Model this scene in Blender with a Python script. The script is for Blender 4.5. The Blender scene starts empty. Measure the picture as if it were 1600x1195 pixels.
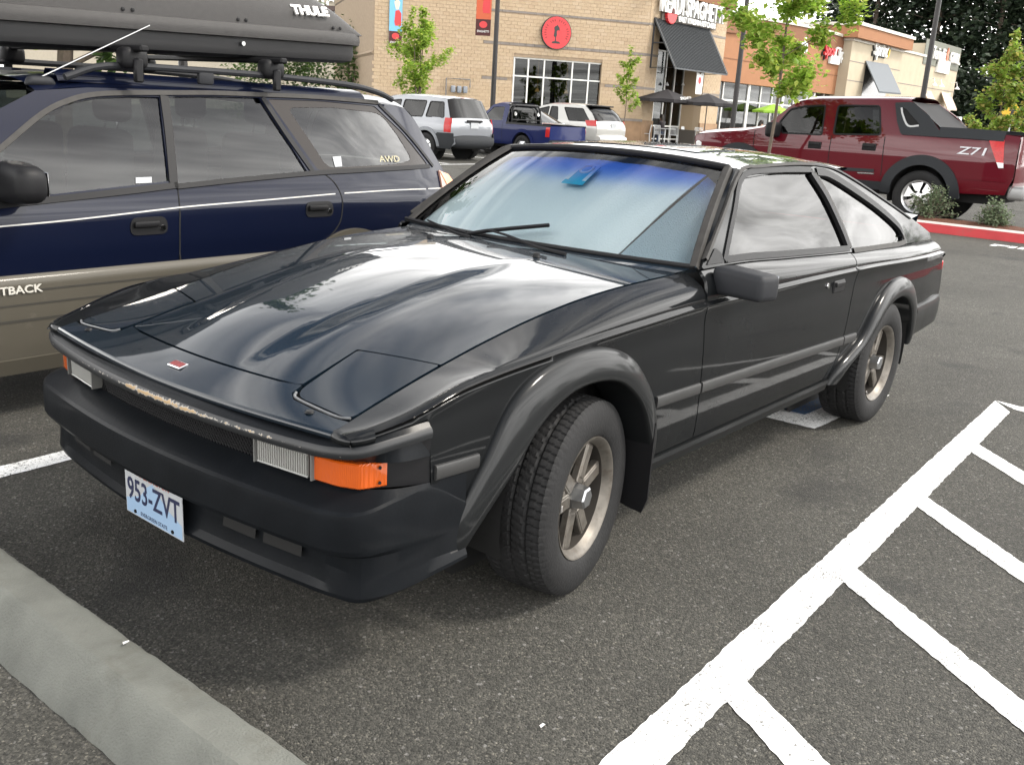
import bpy, bmesh, math, random
from mathutils import Vector, Matrix
from mathutils.geometry import delaunay_2d_cdt
import numpy as np
R = math.radians
SC = bpy.context.scene
COL = SC.collection

# ------------------------------------------------------------------ camera (solved from the photograph)
CP = np.array([2.30536, 2.39405, 1.47682]); YAW, PITCH, ROLL, FPX = 3.819665, -0.2805603, 0.0590556, 1491.826
PW, PH = 1600.0, 1195.0
def _basis():
    cy, sy, cp, sp = math.cos(YAW), math.sin(YAW), math.cos(PITCH), math.sin(PITCH)
    f = np.array([cy*cp, sy*cp, sp]); r = np.array([sy, -cy, 0.0]); u = np.cross(r, f)
    c, s = math.cos(ROLL), math.sin(ROLL)
    return r*c+u*s, -r*s+u*c, f
CR, CU, CF = _basis()
def ray(px, py):
    d = CF*FPX+CR*(px-PW/2)-CU*(py-PH/2)
    return d/np.linalg.norm(d)
def onplane(px, py, axis, v):
    d = ray(px, py); return CP+d*((v-CP[axis])/d[axis])
def onplane_n(px, py, P0, n):
    d = ray(px, py); return CP+d*(((np.array(P0)-CP)@np.array(n))/(d@np.array(n)))
cam = bpy.data.cameras.new('camera'); cam.sensor_width = 36.0; cam.lens = FPX/PW*36.0
cam.clip_start = 0.05; cam.clip_end = 2000
camo = bpy.data.objects.new('camera', cam); COL.objects.link(camo); SC.camera = camo
M = Matrix.Identity(4)
for i in range(3):
    M[i][0] = CR[i]; M[i][1] = CU[i]; M[i][2] = -CF[i]; M[i][3] = CP[i]
camo.matrix_world = M

# ------------------------------------------------------------------ sky, sun, exposure
SUN_AZ, SUN_EL = R(126), R(51)          # veiled sun, off to the right of the view
world = bpy.data.worlds.new('World'); SC.world = world; world.use_nodes = True
def build_world():
    nt = world.node_tree; N = nt.nodes; L = nt.links; N.clear()
    out = N.new('ShaderNodeOutputWorld'); bg = N.new('ShaderNodeBackground'); bg.inputs['Strength'].default_value = 0.10
    L.new(bg.outputs[0], out.inputs[0])
    sky = N.new('ShaderNodeTexSky'); sky.sky_type = 'NISHITA'; sky.sun_disc = False
    sky.sun_elevation = SUN_EL; sky.sun_rotation = R(90)-SUN_AZ; sky.dust_density = 1.0; sky.air_density = 1.0
    tc = N.new('ShaderNodeTexCoord'); sep = N.new('ShaderNodeSeparateXYZ'); L.new(tc.outputs['Generated'], sep.inputs[0])
    def math_(op, a, b=None, clamp=False):
        n = N.new('ShaderNodeMath'); n.operation = op; n.use_clamp = clamp
        for i, v in enumerate((a, b)):
            if v is None: continue
            if isinstance(v, (int, float)): n.inputs[i].default_value = v
            else: L.new(v, n.inputs[i])
        return n.outputs[0]
    zc = math_('MAXIMUM', sep.outputs['Z'], 0.0)
    den = math_('ADD', zc, 0.12)
    cx = math_('DIVIDE', sep.outputs['X'], den); cy = math_('DIVIDE', sep.outputs['Y'], den)
    comb = N.new('ShaderNodeCombineXYZ'); L.new(cx, comb.inputs[0]); L.new(cy, comb.inputs[1])
    mp = N.new('ShaderNodeMapping'); mp.inputs['Rotation'].default_value = (0, 0, R(28)); mp.inputs['Scale'].default_value = (0.6, 2.2, 1)
    L.new(comb.outputs[0], mp.inputs[0])
    n1 = N.new('ShaderNodeTexNoise'); n1.inputs['Scale'].default_value = 1.15; n1.inputs['Detail'].default_value = 6; n1.inputs['Roughness'].default_value = 0.58; n1.inputs['Distortion'].default_value = 0.6
    L.new(mp.outputs[0], n1.inputs['Vector'])
    r1 = N.new('ShaderNodeValToRGB'); r1.color_ramp.elements[0].position = 0.43; r1.color_ramp.elements[1].position = 0.57
    L.new(n1.outputs['Fac'], r1.inputs[0])
    n2 = N.new('ShaderNodeTexNoise'); n2.inputs['Scale'].default_value = 1.7; n2.inputs['Distortion'].default_value = .8; n2.inputs['Detail'].default_value = 4; n2.inputs['Roughness'].default_value = 0.6
    L.new(mp.outputs[0], n2.inputs['Vector'])
    # towards the sun the cloud deck is thicker and lit through
    sd = (math.cos(SUN_AZ)*math.cos(SUN_EL), math.sin(SUN_AZ)*math.cos(SUN_EL), math.sin(SUN_EL))
    dp = N.new('ShaderNodeVectorMath'); dp.operation = 'DOT_PRODUCT'; L.new(tc.outputs['Generated'], dp.inputs[0]); dp.inputs[1].default_value = sd
    glow = math_('POWER', math_('MAXIMUM', dp.outputs['Value'], 0.0), 4.0)
    shade = N.new('ShaderNodeMapRange'); shade.inputs['From Min'].default_value = 0.3; shade.inputs['From Max'].default_value = 0.7
    shade.inputs['To Min'].default_value = 6.0; shade.inputs['To Max'].default_value = 21.0; L.new(n2.outputs['Fac'], shade.inputs[0])
    bright0 = math_('MULTIPLY', shade.outputs[0], math_('ADD', math_('MULTIPLY', glow, 1.0), 1.0))
    bright = bright0
    hm2 = N.new('ShaderNodeMapRange'); hm2.interpolation_type = 'SMOOTHSTEP'; hm2.inputs['From Min'].default_value = 0.74; hm2.inputs['From Max'].default_value = 0.36; hm2.inputs['To Min'].default_value = 1.0; hm2.inputs['To Max'].default_value = 3.0; L.new(zc, hm2.inputs[0])
    bright = math_('MULTIPLY', bright0, hm2.outputs[0])
    cc = N.new('ShaderNodeCombineColor')
    L.new(bright, cc.inputs[0]); L.new(math_('MULTIPLY', bright, 0.985), cc.inputs[1]); L.new(math_('MULTIPLY', bright, 0.96), cc.inputs[2])
    # haze towards the horizon
    hm = N.new('ShaderNodeMapRange'); hm.interpolation_type = 'SMOOTHSTEP'; hm.inputs['From Min'].default_value = 0.62; hm.inputs['From Max'].default_value = 0.40; hm.inputs['To Max'].default_value = 0.96; L.new(zc, hm.inputs[0]); hz = hm.outputs[0]
    mask = math_('MAXIMUM', math_('ADD', math_('MULTIPLY', r1.outputs[0], 0.92), math_('MULTIPLY', glow, 0.35), True), hz)
    mix = N.new('ShaderNodeMix'); mix.data_type = 'RGBA'
    L.new(mask, mix.inputs['Factor']); L.new(sky.outputs[0], mix.inputs['A']); L.new(cc.outputs[0], mix.inputs['B'])
    L.new(mix.outputs['Result'], bg.inputs['Color'])
build_world()
sun = bpy.data.lights.new('sun', 'SUN'); sun.energy = 3.2; sun.angle = R(9); sun.color = (1.0, 0.93, 0.83)
suno = bpy.data.objects.new('sun', sun); COL.objects.link(suno)
suno.rotation_euler = (R(90)-SUN_EL, 0, SUN_AZ+R(90))
SC.view_settings.view_transform = 'Standard'; SC.view_settings.look = 'None'
SC.view_settings.exposure = 0.1; SC.view_settings.gamma = 1.0; SC.view_settings.use_curve_mapping = False
SC.render.engine = 'CYCLES'
SC.cycles.max_bounces = 6; SC.cycles.transparent_max_bounces = 16; SC.cycles.glossy_bounces = 3; SC.cycles.diffuse_bounces = 2
random.seed(7)
# ------------------------------------------------------------------ materials
MATS = {}
def _prin(name):
    m = bpy.data.materials.new(name); m.use_nodes = True
    return m, m.node_tree, m.node_tree.nodes['Principled BSDF']
def mat(name, col, rough=0.5, metal=0.0, coat=0.0, coat_rough=0.05, var=0.0, vscale=8.0, bump=0.0, bscale=60.0, spec=0.5, rvar=0.0, dirt=None, dscale=3.0, dlo=0.55, dhi=0.72):
    """Principled material with noise variation in colour, roughness, fine relief, and optional dirt colour with its own shape."""
    if name in MATS: return MATS[name]
    m, nt, p = _prin(name); N, L = nt.nodes, nt.links
    p.inputs['Base Color'].default_value = (*col, 1); p.inputs['Roughness'].default_value = rough; p.inputs['Metallic'].default_value = metal
    p.inputs['Coat Weight'].default_value = coat; p.inputs['Coat Roughness'].default_value = coat_rough; p.inputs['Specular IOR Level'].default_value = spec
    tc = N.new('ShaderNodeTexCoord'); src = None
    if var > 0:
        n = N.new('ShaderNodeTexNoise'); n.inputs['Scale'].default_value = vscale; n.inputs['Detail'].default_value = 6; L.new(tc.outputs['Object'], n.inputs['Vector'])
        hsv = N.new('ShaderNodeHueSaturation'); hsv.inputs['Color'].default_value = (*col, 1)
        mr = N.new('ShaderNodeMapRange'); mr.inputs['From Min'].default_value = 0.25; mr.inputs['From Max'].default_value = 0.75
        mr.inputs['To Min'].default_value = 1-var; mr.inputs['To Max'].default_value = 1+var
        L.new(n.outputs['Fac'], mr.inputs[0]); L.new(mr.outputs[0], hsv.inputs['Value']); src = hsv.outputs[0]
    if dirt is not None:
        n = N.new('ShaderNodeTexNoise'); n.inputs['Scale'].default_value = dscale; n.inputs['Detail'].default_value = 10; n.inputs['Roughness'].default_value = 0.7; L.new(tc.outputs['Object'], n.inputs['Vector'])
        mr = N.new('ShaderNodeMapRange'); mr.inputs['From Min'].default_value = dlo; mr.inputs['From Max'].default_value = dhi; L.new(n.outputs['Fac'], mr.inputs[0])
        mx = N.new('ShaderNodeMix'); mx.data_type = 'RGBA'; L.new(mr.outputs[0], mx.inputs['Factor'])
        if src: L.new(src, mx.inputs['A'])
        else: mx.inputs['A'].default_value = (*col, 1)
        mx.inputs['B'].default_value = (*dirt, 1); src = mx.outputs['Result']
    if src: L.new(src, p.inputs['Base Color'])
    if rvar > 0:
        n = N.new('ShaderNodeTexNoise'); n.inputs['Scale'].default_value = 5; n.inputs['Detail'].default_value = 8; L.new(tc.outputs['Object'], n.inputs['Vector'])
        mr = N.new('ShaderNodeMapRange'); mr.inputs['To Min'].default_value = max(0, rough-rvar); mr.inputs['To Max'].default_value = rough+rvar; L.new(n.outputs['Fac'], mr.inputs[0]); L.new(mr.outputs[0], p.inputs['Roughness'])
    if bump > 0:
        n = N.new('ShaderNodeTexNoise'); n.inputs['Scale'].default_value = bscale; n.inputs['Detail'].default_value = 4; L.new(tc.outputs['Object'], n.inputs['Vector'])
        b = N.new('ShaderNodeBump'); b.inputs['Strength'].default_value = bump; b.inputs['Distance'].default_value = 0.02; L.new(n.outputs['Fac'], b.inputs['Height']); L.new(b.outputs[0], p.inputs['Normal'])
    MATS[name] = m; return m
def glass(name, tint=(0.8, 0.9, 0.88), dens=0.3, band=None, refl=1.0):
    """Window glass: tinted see-through plus Fresnel mirror. band=(z0,z1,colour): shade band printed on the glass in object height."""
    if name in MATS: return MATS[name]
    m = bpy.data.materials.new(name); m.use_nodes = True; nt = m.node_tree; N, L = nt.nodes, nt.links; N.clear()
    out = N.new('ShaderNodeOutputMaterial'); tr = N.new('ShaderNodeBsdfTransparent'); gl = N.new('ShaderNodeBsdfGlossy'); gl.inputs['Roughness'].default_value = 0.006
    c = tuple(t*(1-dens) for t in tint); tr.inputs[0].default_value = (*c, 1)
    if band:
        tc = N.new('ShaderNodeTexCoord'); sp = N.new('ShaderNodeSeparateXYZ'); L.new(tc.outputs['Object'], sp.inputs[0])
        mr = N.new('ShaderNodeMapRange'); mr.interpolation_type = 'SMOOTHSTEP'; mr.inputs['From Min'].default_value = band[0]; mr.inputs['From Max'].default_value = band[1]; L.new(sp.outputs['Z'], mr.inputs[0])
        mx = N.new('ShaderNodeMix'); mx.data_type = 'RGBA'; mx.inputs['A'].default_value = (*c, 1); mx.inputs['B'].default_value = (*band[2], 1); L.new(mr.outputs[0], mx.inputs['Factor']); L.new(mx.outputs['Result'], tr.inputs[0])
    fr = N.new('ShaderNodeFresnel'); fr.inputs['IOR'].default_value = 1.52
    mu = N.new('ShaderNodeMath'); mu.operation = 'MULTIPLY'; mu.inputs[1].default_value = refl*1.7; mu.use_clamp = True; L.new(fr.outputs[0], mu.inputs[0])
    ms = N.new('ShaderNodeMixShader'); L.new(mu.outputs[0], ms.inputs[0]); L.new(tr.outputs[0], ms.inputs[1]); L.new(gl.outputs[0], ms.inputs[2]); L.new(ms.outputs[0], out.inputs[0])
    MATS[name] = m; return m
def leaf_mat(name, cols, trans=0.45):
    if name in MATS: return MATS[name]
    m = bpy.data.materials.new(name); m.use_nodes = True; nt = m.node_tree; N, L = nt.nodes, nt.links; N.clear()
    out = N.new('ShaderNodeOutputMaterial'); g = N.new('ShaderNodeNewGeometry'); rp = N.new('ShaderNodeValToRGB')
    e = rp.color_ramp.elements; e[0].position = 0; e[0].color = (*cols[0], 1); e[1].position = 1; e[1].color = (*cols[-1], 1)
    for i, c in enumerate(cols[1:-1]): k = e.new((i+1)/(len(cols)-1)); k.color = (*c, 1)
    L.new(g.outputs['Random Per Island'], rp.inputs[0])
    d = N.new('ShaderNodeBsdfPrincipled'); d.inputs['Roughness'].default_value = 0.5; L.new(rp.outputs[0], d.inputs['Base Color'])
    t = N.new('ShaderNodeBsdfTranslucent'); hs = N.new('ShaderNodeHueSaturation'); hs.inputs['Value'].default_value = 1.5; L.new(rp.outputs[0], hs.inputs['Color']); L.new(hs.outputs[0], t.inputs[0])
    ms = N.new('ShaderNodeMixShader'); ms.inputs[0].default_value = trans; L.new(d.outputs[0], ms.inputs[1]); L.new(t.outputs[0], ms.inputs[2]); L.new(ms.outputs[0], out.inputs[0])
    MATS[name] = m; return m

# ------------------------------------------------------------------ object helpers
def tag(o, label=None, cat=None, group=None, kind=None):
    if label: o['label'] = label
    if cat: o['category'] = cat
    if group: o['group'] = group
    if kind: o['kind'] = kind
    return o
def empty(name, loc=(0, 0, 0), rz=0.0):
    o = bpy.data.objects.new(name, None); o.empty_display_size = 0.2; COL.objects.link(o); o.location = loc; o.rotation_euler = (0, 0, rz); return o
def mk(name, verts, faces, m, parent=None, smooth=False, sharp=None, normals=None):
    me = bpy.data.meshes.new(name); me.from_pydata([tuple(map(float, v)) for v in verts], [], faces)
    ms = m if isinstance(m, (list, tuple)) else [m]
    for x in ms: me.materials.append(x)
    if smooth:
        me.polygons.foreach_set('use_smooth', [True]*len(me.polygons))
        if sharp: me.set_sharp_from_angle(angle=R(sharp))
    me.update()
    if normals is not None: me.normals_split_custom_set_from_vertices([tuple(map(float, n)) for n in normals])
    o = bpy.data.objects.new(name, me); COL.objects.link(o)
    if parent: o.parent = parent
    return o
def copy_tree(o, parent=None):
    c = o.copy(); COL.objects.link(c); c.parent = parent
    for ch in [k for k in o.children]: copy_tree(ch, c)
    return c
class MB:
    """mesh builder: several shapes collected into one mesh"""
    def __init__(s): s.v = []; s.f = []; s.mi = []
    def add(s, v, f, mi=0):
        b = len(s.v); s.v += [tuple(map(float, p)) for p in v]; s.f += [tuple(b+i for i in q) for q in f]; s.mi += [mi]*len(f); return s
    def box(s, c, d, rz=0.0, bev=0.0, ax=None, mi=0):
        """box centre c, size d; ax = 3x3 axes (rows) if rotated freely"""
        hx, hy, hz = d[0]/2, d[1]/2, d[2]/2
        if bev > 0:
            b = min(bev, hx*.95, hy*.95, hz*.95); P = []; F = []
            # chamfered box from 24 verts
            idx = {}
            for sx in (-1, 1):
                for sy in (-1, 1):
                    for sz in (-1, 1):
                        for k in range(3):
                            h = [hx-b, hy-b, hz-b]; h[k] = (hx, hy, hz)[k]
                            idx[(sx, sy, sz, k)] = len(P); P.append((sx*h[0], sy*h[1], sz*h[2]))
            for k in range(3):
                o1, o2 = [(1, 2), (0, 2), (0, 1)][k]
                for sg in (-1, 1):
                    q = []
                    for (a, c2) in ((-1, -1), (1, -1), (1, 1), (-1, 1)):
                        t = [0, 0, 0]; t[k] = sg; t[o1] = a; t[o2] = c2; q.append(idx[(*t, k)])
                    F.append(tuple(q) if (sg > 0) == (k != 1) else tuple(q[::-1]))
            for k in range(3):
                o1, o2 = [(1, 2), (0, 2), (0, 1)][k]
                for a in (-1, 1):
                    for c2 in (-1, 1):
                        t0 = [0, 0, 0]; t1 = [0, 0, 0]; t0[k] = -1; t1[k] = 1
                        for t in (t0, t1): t[o1] = a; t[o2] = c2
                        F.append((idx[(*t0, o1)], idx[(*t1, o1)], idx[(*t1, o2)], idx[(*t0, o2)]))
            for sx in (-1, 1):
                for sy in (-1, 1):
                    for sz in (-1, 1): F.append(tuple(idx[(sx, sy, sz, k)] for k in range(3)))
        else:
            P = [(x*hx, y*hy, z*hz) for x in (-1, 1) for y in (-1, 1) for z in (-1, 1)]
            F = [(0, 1, 3, 2), (4, 6, 7, 5), (0, 4, 5, 1), (2, 3, 7, 6), (0, 2, 6, 4), (1, 5, 7, 3)]
        if ax is not None: P = [tuple(c[i]+p[0]*ax[0][i]+p[1]*ax[1][i]+p[2]*ax[2][i] for i in range(3)) for p in P]
        else:
            co, si = math.cos(rz), math.sin(rz); P = [(c[0]+p[0]*co-p[1]*si, c[1]+p[0]*si+p[1]*co, c[2]+p[2]) for p in P]
        return s.add(P, F, mi)
    def tube(s, pts, r, n=8, cap=True, mi=0):
        pts = [np.array(p, float) for p in pts]; rs = r if isinstance(r, (list, tuple)) else [r]*len(pts); V = []; F = []
        prev = None
        for i, p in enumerate(pts):
            t = pts[min(i+1, len(pts)-1)]-pts[max(i-1, 0)]; t = t/(np.linalg.norm(t)+1e-12)
            a = np.array([0, 0, 1.0]) if prev is None else prev
            if prev is None and abs(t[2]) > .9: a = np.array([1.0, 0, 0])
            b = np.cross(t, a); b /= np.linalg.norm(b)+1e-12; a = np.cross(b, t); prev = a
            for k in range(n):
                th = 2*math.pi*k/n; V.append(p+rs[i]*(math.cos(th)*a+math.sin(th)*b))
        for i in range(len(pts)-1):
            for k in range(n): F.append((i*n+k, i*n+(k+1) % n, (i+1)*n+(k+1) % n, (i+1)*n+k))
        if cap: F.append(tuple(range(n))[::-1]); F.append(tuple((len(pts)-1)*n+k for k in range(n)))
        return s.add(V, F, mi)
    def lathe(s, prof, n=32, c=(0, 0, 0), axis='y', mi=0, a0=0.0, a1=2*math.pi):
        """profile [(r, h)] turned about an axis"""
        V = []; F = []; full = abs(a1-a0-2*math.pi) < 1e-6; m = n if full else n+1
        for (r, h) in prof:
            for k in range(m):
                th = a0+(a1-a0)*k/n; x, y = r*math.cos(th), r*math.sin(th)
                V.append({'y': (c[0]+x, c[1]+h, c[2]+y), 'z': (c[0]+x, c[1]+y, c[2]+h), 'x': (c[0]+h, c[1]+x, c[2]+y)}[axis])
        for i in range(len(prof)-1):
            for k in range(n):
                k2 = (k+1) % m; F.append((i*m+k, i*m+k2, (i+1)*m+k2, (i+1)*m+k))
        return s.add(V, F, mi)
    def prism(s, poly, fn, t0, t1, mi=0):
        """polygon (a,b) extruded between t0 and t1; fn(a,b,t)->point"""
        n = len(poly); V = [fn(a, b, t0) for a, b in poly]+[fn(a, b, t1) for a, b in poly]
        F = [tuple(range(n)), tuple(range(2*n-1, n-1, -1))]+[(i, (i+1) % n, n+(i+1) % n, n+i)[::-1] for i in range(n)]
        return s.add(V, F, mi)
    def build(s, name, m, parent=None, smooth=False, sharp=35):
        o = mk(name, s.v, s.f, m, parent, smooth, sharp)
        if isinstance(m, (list, tuple)): o.data.polygons.foreach_set('material_index', s.mi)
        bm = bmesh.new(); bm.from_mesh(o.data); bmesh.ops.recalc_face_normals(bm, faces=bm.faces); bm.to_mesh(o.data); bm.free()
        if smooth and sharp: o.data.set_sharp_from_angle(angle=R(sharp))
        return o
def Bx(name, c, d, m, parent=None, rz=0.0, bev=0.0): return MB().box(c, d, rz, bev).build(name, m, parent)
class Spl:
    """monotone-limited cubic through (x, y) nodes"""
    def __init__(s, pts):
        pts = sorted(pts); s.x = np.array([p[0] for p in pts], float); s.y = np.array([p[1] for p in pts], float)
        h = np.diff(s.x); d = np.diff(s.y)/h; m = np.zeros(len(s.x)); m[0], m[-1] = d[0], d[-1]
        for i in range(1, len(d)):
            if d[i-1]*d[i] > 0: w1, w2 = 2*h[i]+h[i-1], h[i]+2*h[i-1]; m[i] = (w1+w2)/(w1/d[i-1]+w2/d[i])
        s.m = m
    def __call__(s, x):
        x0 = s.x
        if x <= x0[0]: return float(s.y[0]+s.m[0]*(x-x0[0]))
        if x >= x0[-1]: return float(s.y[-1]+s.m[-1]*(x-x0[-1]))
        i = int(np.searchsorted(x0, x)-1); i = max(0, min(i, len(x0)-2)); h = x0[i+1]-x0[i]; t = (x-x0[i])/h
        return float((2*t**3-3*t*t+1)*s.y[i]+(t**3-2*t*t+t)*h*s.m[i]+(-2*t**3+3*t*t)*s.y[i+1]+(t**3-t*t)*h*s.m[i+1])
class Pol:
    """least-squares polynomial through nodes: smooth curvature for glossy sheet metal"""
    def __init__(s, pts, deg): s.c = np.polyfit([p[0] for p in pts], [p[1] for p in pts], deg).tolist()
    def __call__(s, x):
        r = 0.0
        for c in s.c: r = r*x+c
        return r
def crv(pts, sub=6):
    """Catmull-Rom polyline through the points, sub segments per span"""
    P = [np.array(p, float) for p in pts]; out = []
    for i in range(len(P)-1):
        p0 = P[i-1] if i > 0 else 2*P[0]-P[1]; p1, p2 = P[i], P[i+1]; p3 = P[i+2] if i+2 < len(P) else 2*P[-1]-P[-2]
        for k in range(sub):
            t = k/sub; out.append(0.5*((2*p1)+(-p0+p2)*t+(2*p0-5*p1+4*p2-p3)*t*t+(-p0+3*p1-3*p2+p3)*t**3))
    out.append(P[-1]); return out
def loft(name, curves, m, parent=None, smooth=True, sharp=35, closed=False, flip=False):
    n = len(curves[0]); V = [p for c in curves for p in c]; F = []
    for i in range(len(curves)-1):
        for k in range(n if closed else n-1):
            k2 = (k+1) % n; q = (i*n+k, i*n+k2, (i+1)*n+k2, (i+1)*n+k); F.append(q[::-1] if flip else q)
    return mk(name, V, F, m, parent, smooth, sharp)
def _inpoly(poly, x, y):
    c = False; n = len(poly); j = n-1
    for i in range(n):
        xi, yi = poly[i]; xj, yj = poly[j]
        if (yi > y) != (yj > y) and x < (xj-xi)*(y-yi)/(yj-yi)+xi: c = not c
        j = i
    return c
def _inpolyv(poly, X, Y):
    P = np.array(poly); c = np.zeros(len(X), bool); xj, yj = P[-1]
    for xi, yi in P:
        if yi != yj: k = ((yi > Y) != (yj > Y)) & (X < (xj-xi)*(Y-yi)/(yj-yi)+xi); c ^= k
        xj, yj = xi, yi
    return c
def _dens(poly, res):
    out = []
    for i in range(len(poly)):
        a, b = poly[i], poly[(i+1) % len(poly)]; n = max(1, int(math.ceil(math.hypot(b[0]-a[0], b[1]-a[1])/res)))
        for k in range(n): out.append((a[0]+(b[0]-a[0])*k/n, a[1]+(b[1]-a[1])*k/n))
    return out
def rounded(poly, r, seg=4):
    """round the corners of a polygon; r a number or one per corner"""
    n = len(poly); out = []
    for i in range(n):
        p = np.array(poly[i], float); a = np.array(poly[i-1], float); b = np.array(poly[(i+1) % n], float); rr = r[i] if isinstance(r, (list, tuple)) else r
        if rr <= 0: out.append(tuple(p)); continue
        da, db = a-p, b-p; la, lb = np.linalg.norm(da), np.linalg.norm(db); k = min(rr, la*.45, lb*.45)
        p0, p1 = p+da/la*k, p+db/lb*k
        for j in range(seg+1):
            t = j/seg; out.append(tuple((1-t)**2*p0+2*t*(1-t)*p+t*t*p1))
    return out
def panel(name, poly, surf, m, parent=None, holes=(), res=0.04, thick=0.012, hint=(0, 1, 0), off=0.0, lines=()):
    """sheet-metal panel: polygon in the surface's (u,v), meshed, laid on surf(u,v)->(x,y,z), edges turned in"""
    loops = [_dens(list(poly), res)]+[_dens(list(h), res) for h in holes]; V2 = []; E = []
    for lp in loops:
        b = len(V2); V2 += lp; E += [(b+i, b+(i+1) % len(lp)) for i in range(len(lp))]
    for ln in lines:
        q = []
        for a, b in zip(ln[:-1], ln[1:]):
            n = max(1, int(math.hypot(b[0]-a[0], b[1]-a[1])/res)); q += [(a[0]+(b[0]-a[0])*t/n, a[1]+(b[1]-a[1])*t/n) for t in range(n)]
        q.append(ln[-1]); q = [p for p in q if _inpoly(loops[0], *p) and not any(_inpoly(h, *p) for h in loops[1:])]
        c0 = len(V2); V2 += q; E += [(c0+i, c0+i+1) for i in range(len(q)-1)]
    us = [p[0] for p in loops[0]]; vs = [p[1] for p in loops[0]]; bp = np.array(V2)
    ni, nj = int((max(us)-min(us))/res)+1, int((max(vs)-min(vs))/res)+1
    I, J = np.meshgrid(np.arange(ni), np.arange(nj), indexing='ij'); U = (min(us)+(I+.5+.25*(J % 2))*res).ravel(); Vv = (min(vs)+(J+.5)*res).ravel()
    k = _inpolyv(loops[0], U, Vv)
    for h in loops[1:]: k &= ~_inpolyv(h, U, Vv)
    U, Vv = U[k], Vv[k]
    if len(U):
        dm = np.full(len(U), 1e9)
        for q in bp: dm = np.minimum(dm, (U-q[0])**2+(Vv-q[1])**2)
        k = dm > (.45*res)**2; V2 += [(float(a), float(b)) for a, b in zip(U[k], Vv[k])]
    cv, ce, cf, *_ = delaunay_2d_cdt([Vector(p) for p in V2], E, [], 0, 1e-7)
    tris = []
    CX = np.array([sum(cv[i][0] for i in f)/len(f) for f in cf]); CY = np.array([sum(cv[i][1] for i in f)/len(f) for f in cf]); k = _inpolyv(loops[0], CX, CY)
    for h in loops[1:]: k &= ~_inpolyv(h, CX, CY)
    tris = [tuple(f) for f, q in zip(cf, k) if q]
    used = sorted({i for f in tris for i in f}); mp = {o: n for n, o in enumerate(used)}; tris = [tuple(mp[i] for i in f) for f in tris]
    uv = [cv[i] for i in used]; P = []; Nn = []; hint = np.array(hint, float); e = 2e-3
    for (u, v) in uv:
        p = np.array(surf(u, v)); du = np.array(surf(u+e, v))-np.array(surf(u-e, v)); dv = np.array(surf(u, v+e))-np.array(surf(u, v-e))
        n = np.cross(du, dv); n /= np.linalg.norm(n)+1e-12
        if n@hint < 0: n = -n
        P.append(p+n*off); Nn.append(n)
    def ar2(t): (ax, ay), (bx, by), (cx, cy) = uv[t[0]], uv[t[1]], uv[t[2]]; return (bx-ax)*(cy-ay)-(by-ay)*(cx-ax)
    tris = [t if ar2(t) >= 0 else t[::-1] for t in tris]       # same turn in the plan, then one common side
    if sum(float(np.cross(P[t[1]]-P[t[0]], P[t[2]]-P[t[0]])@Nn[t[0]]) for t in tris[::3]) < 0: tris = [t[::-1] for t in tris]
    cnt = {}
    for t in tris:
        for k in range(3):
            q = (t[k], t[(k+1) % 3]); cnt[q] = 1
    bd = [q for q in cnt if (q[1], q[0]) not in cnt]
    V = list(P); NN = list(Nn); F = list(tris); d1 = {}; d2 = {}
    if thick > 0:
        for q in bd:
            for i in q:
                if i not in d1:
                    d1[i] = len(V); V.append(P[i]); NN.append((0, 0, 0)); d2[i] = len(V); V.append(P[i]-Nn[i]*thick); NN.append((0, 0, 0))
            F.append((d1[q[1]], d1[q[0]], d2[q[0]], d2[q[1]]))
    return mk(name, V, F, m, parent, True, None, NN)
def rbox(name, c, d, r, m, parent=None, seg=3, taper=None, rz=0.0):
    """box with rounded edges; taper(x,y,z)->(x,y,z) in unit half coordinates shapes it first"""
    bm = bmesh.new(); bmesh.ops.create_cube(bm, size=2)
    for v in bm.verts:
        q = taper(*v.co) if taper else v.co; v.co = Vector((q[0]*d[0]/2, q[1]*d[1]/2, q[2]*d[2]/2))
    bmesh.ops.bevel(bm, geom=bm.edges[:], offset=r, segments=seg, profile=.5, affect='EDGES', clamp_overlap=True)
    me = bpy.data.meshes.new(name); bm.to_mesh(me); bm.free(); me.materials.append(m); me.polygons.foreach_set('use_smooth', [True]*len(me.polygons)); me.set_sharp_from_angle(angle=R(40))
    o = bpy.data.objects.new(name, me); COL.objects.link(o); o.location = c; o.rotation_euler = (0, 0, rz)
    if parent: o.parent = parent
    return o
def ribbon(name, pts, surf, width, m, parent=None, lift=.004, s=1, sub=4):
    """flat trim strip laid along a path on surf(u,v)"""
    P = crv([np.array((p[0], p[1])) for p in pts], sub) if len(pts) > 2 else [np.array(pts[0])*(1-t)+np.array(pts[1])*t for t in np.linspace(0, 1, 6)]
    rows = [[], [], [], []]
    for i, p in enumerate(P):
        t = P[min(i+1, len(P)-1)]-P[max(i-1, 0)]; t /= np.linalg.norm(t)+1e-12; n = np.array((-t[1], t[0]))
        for k, (a, l) in enumerate(((-.5, -.012), (-.46, lift), (.46, lift), (.5, -.012))):
            q = p+n*a*width; e = 1e-3; A = np.array(surf(*q)); nn = np.cross(np.array(surf(q[0]+e, q[1]))-A, np.array(surf(q[0], q[1]+e))-A); nn /= np.linalg.norm(nn)+1e-12
            if nn[1]*s < 0 and abs(nn[1]) > .2: nn = -nn
            rows[k].append(A+nn*l)
    o = loft(name, rows, m, parent, True, 30); bm = bmesh.new(); bm.from_mesh(o.data); bmesh.ops.recalc_face_normals(bm, faces=bm.faces); bm.to_mesh(o.data); bm.free(); return o
def sided(surf, s):
    return surf if s > 0 else (lambda u, v: (lambda p: (p[0], -p[1], p[2]))(surf(u, v)))
FONT = None
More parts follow.
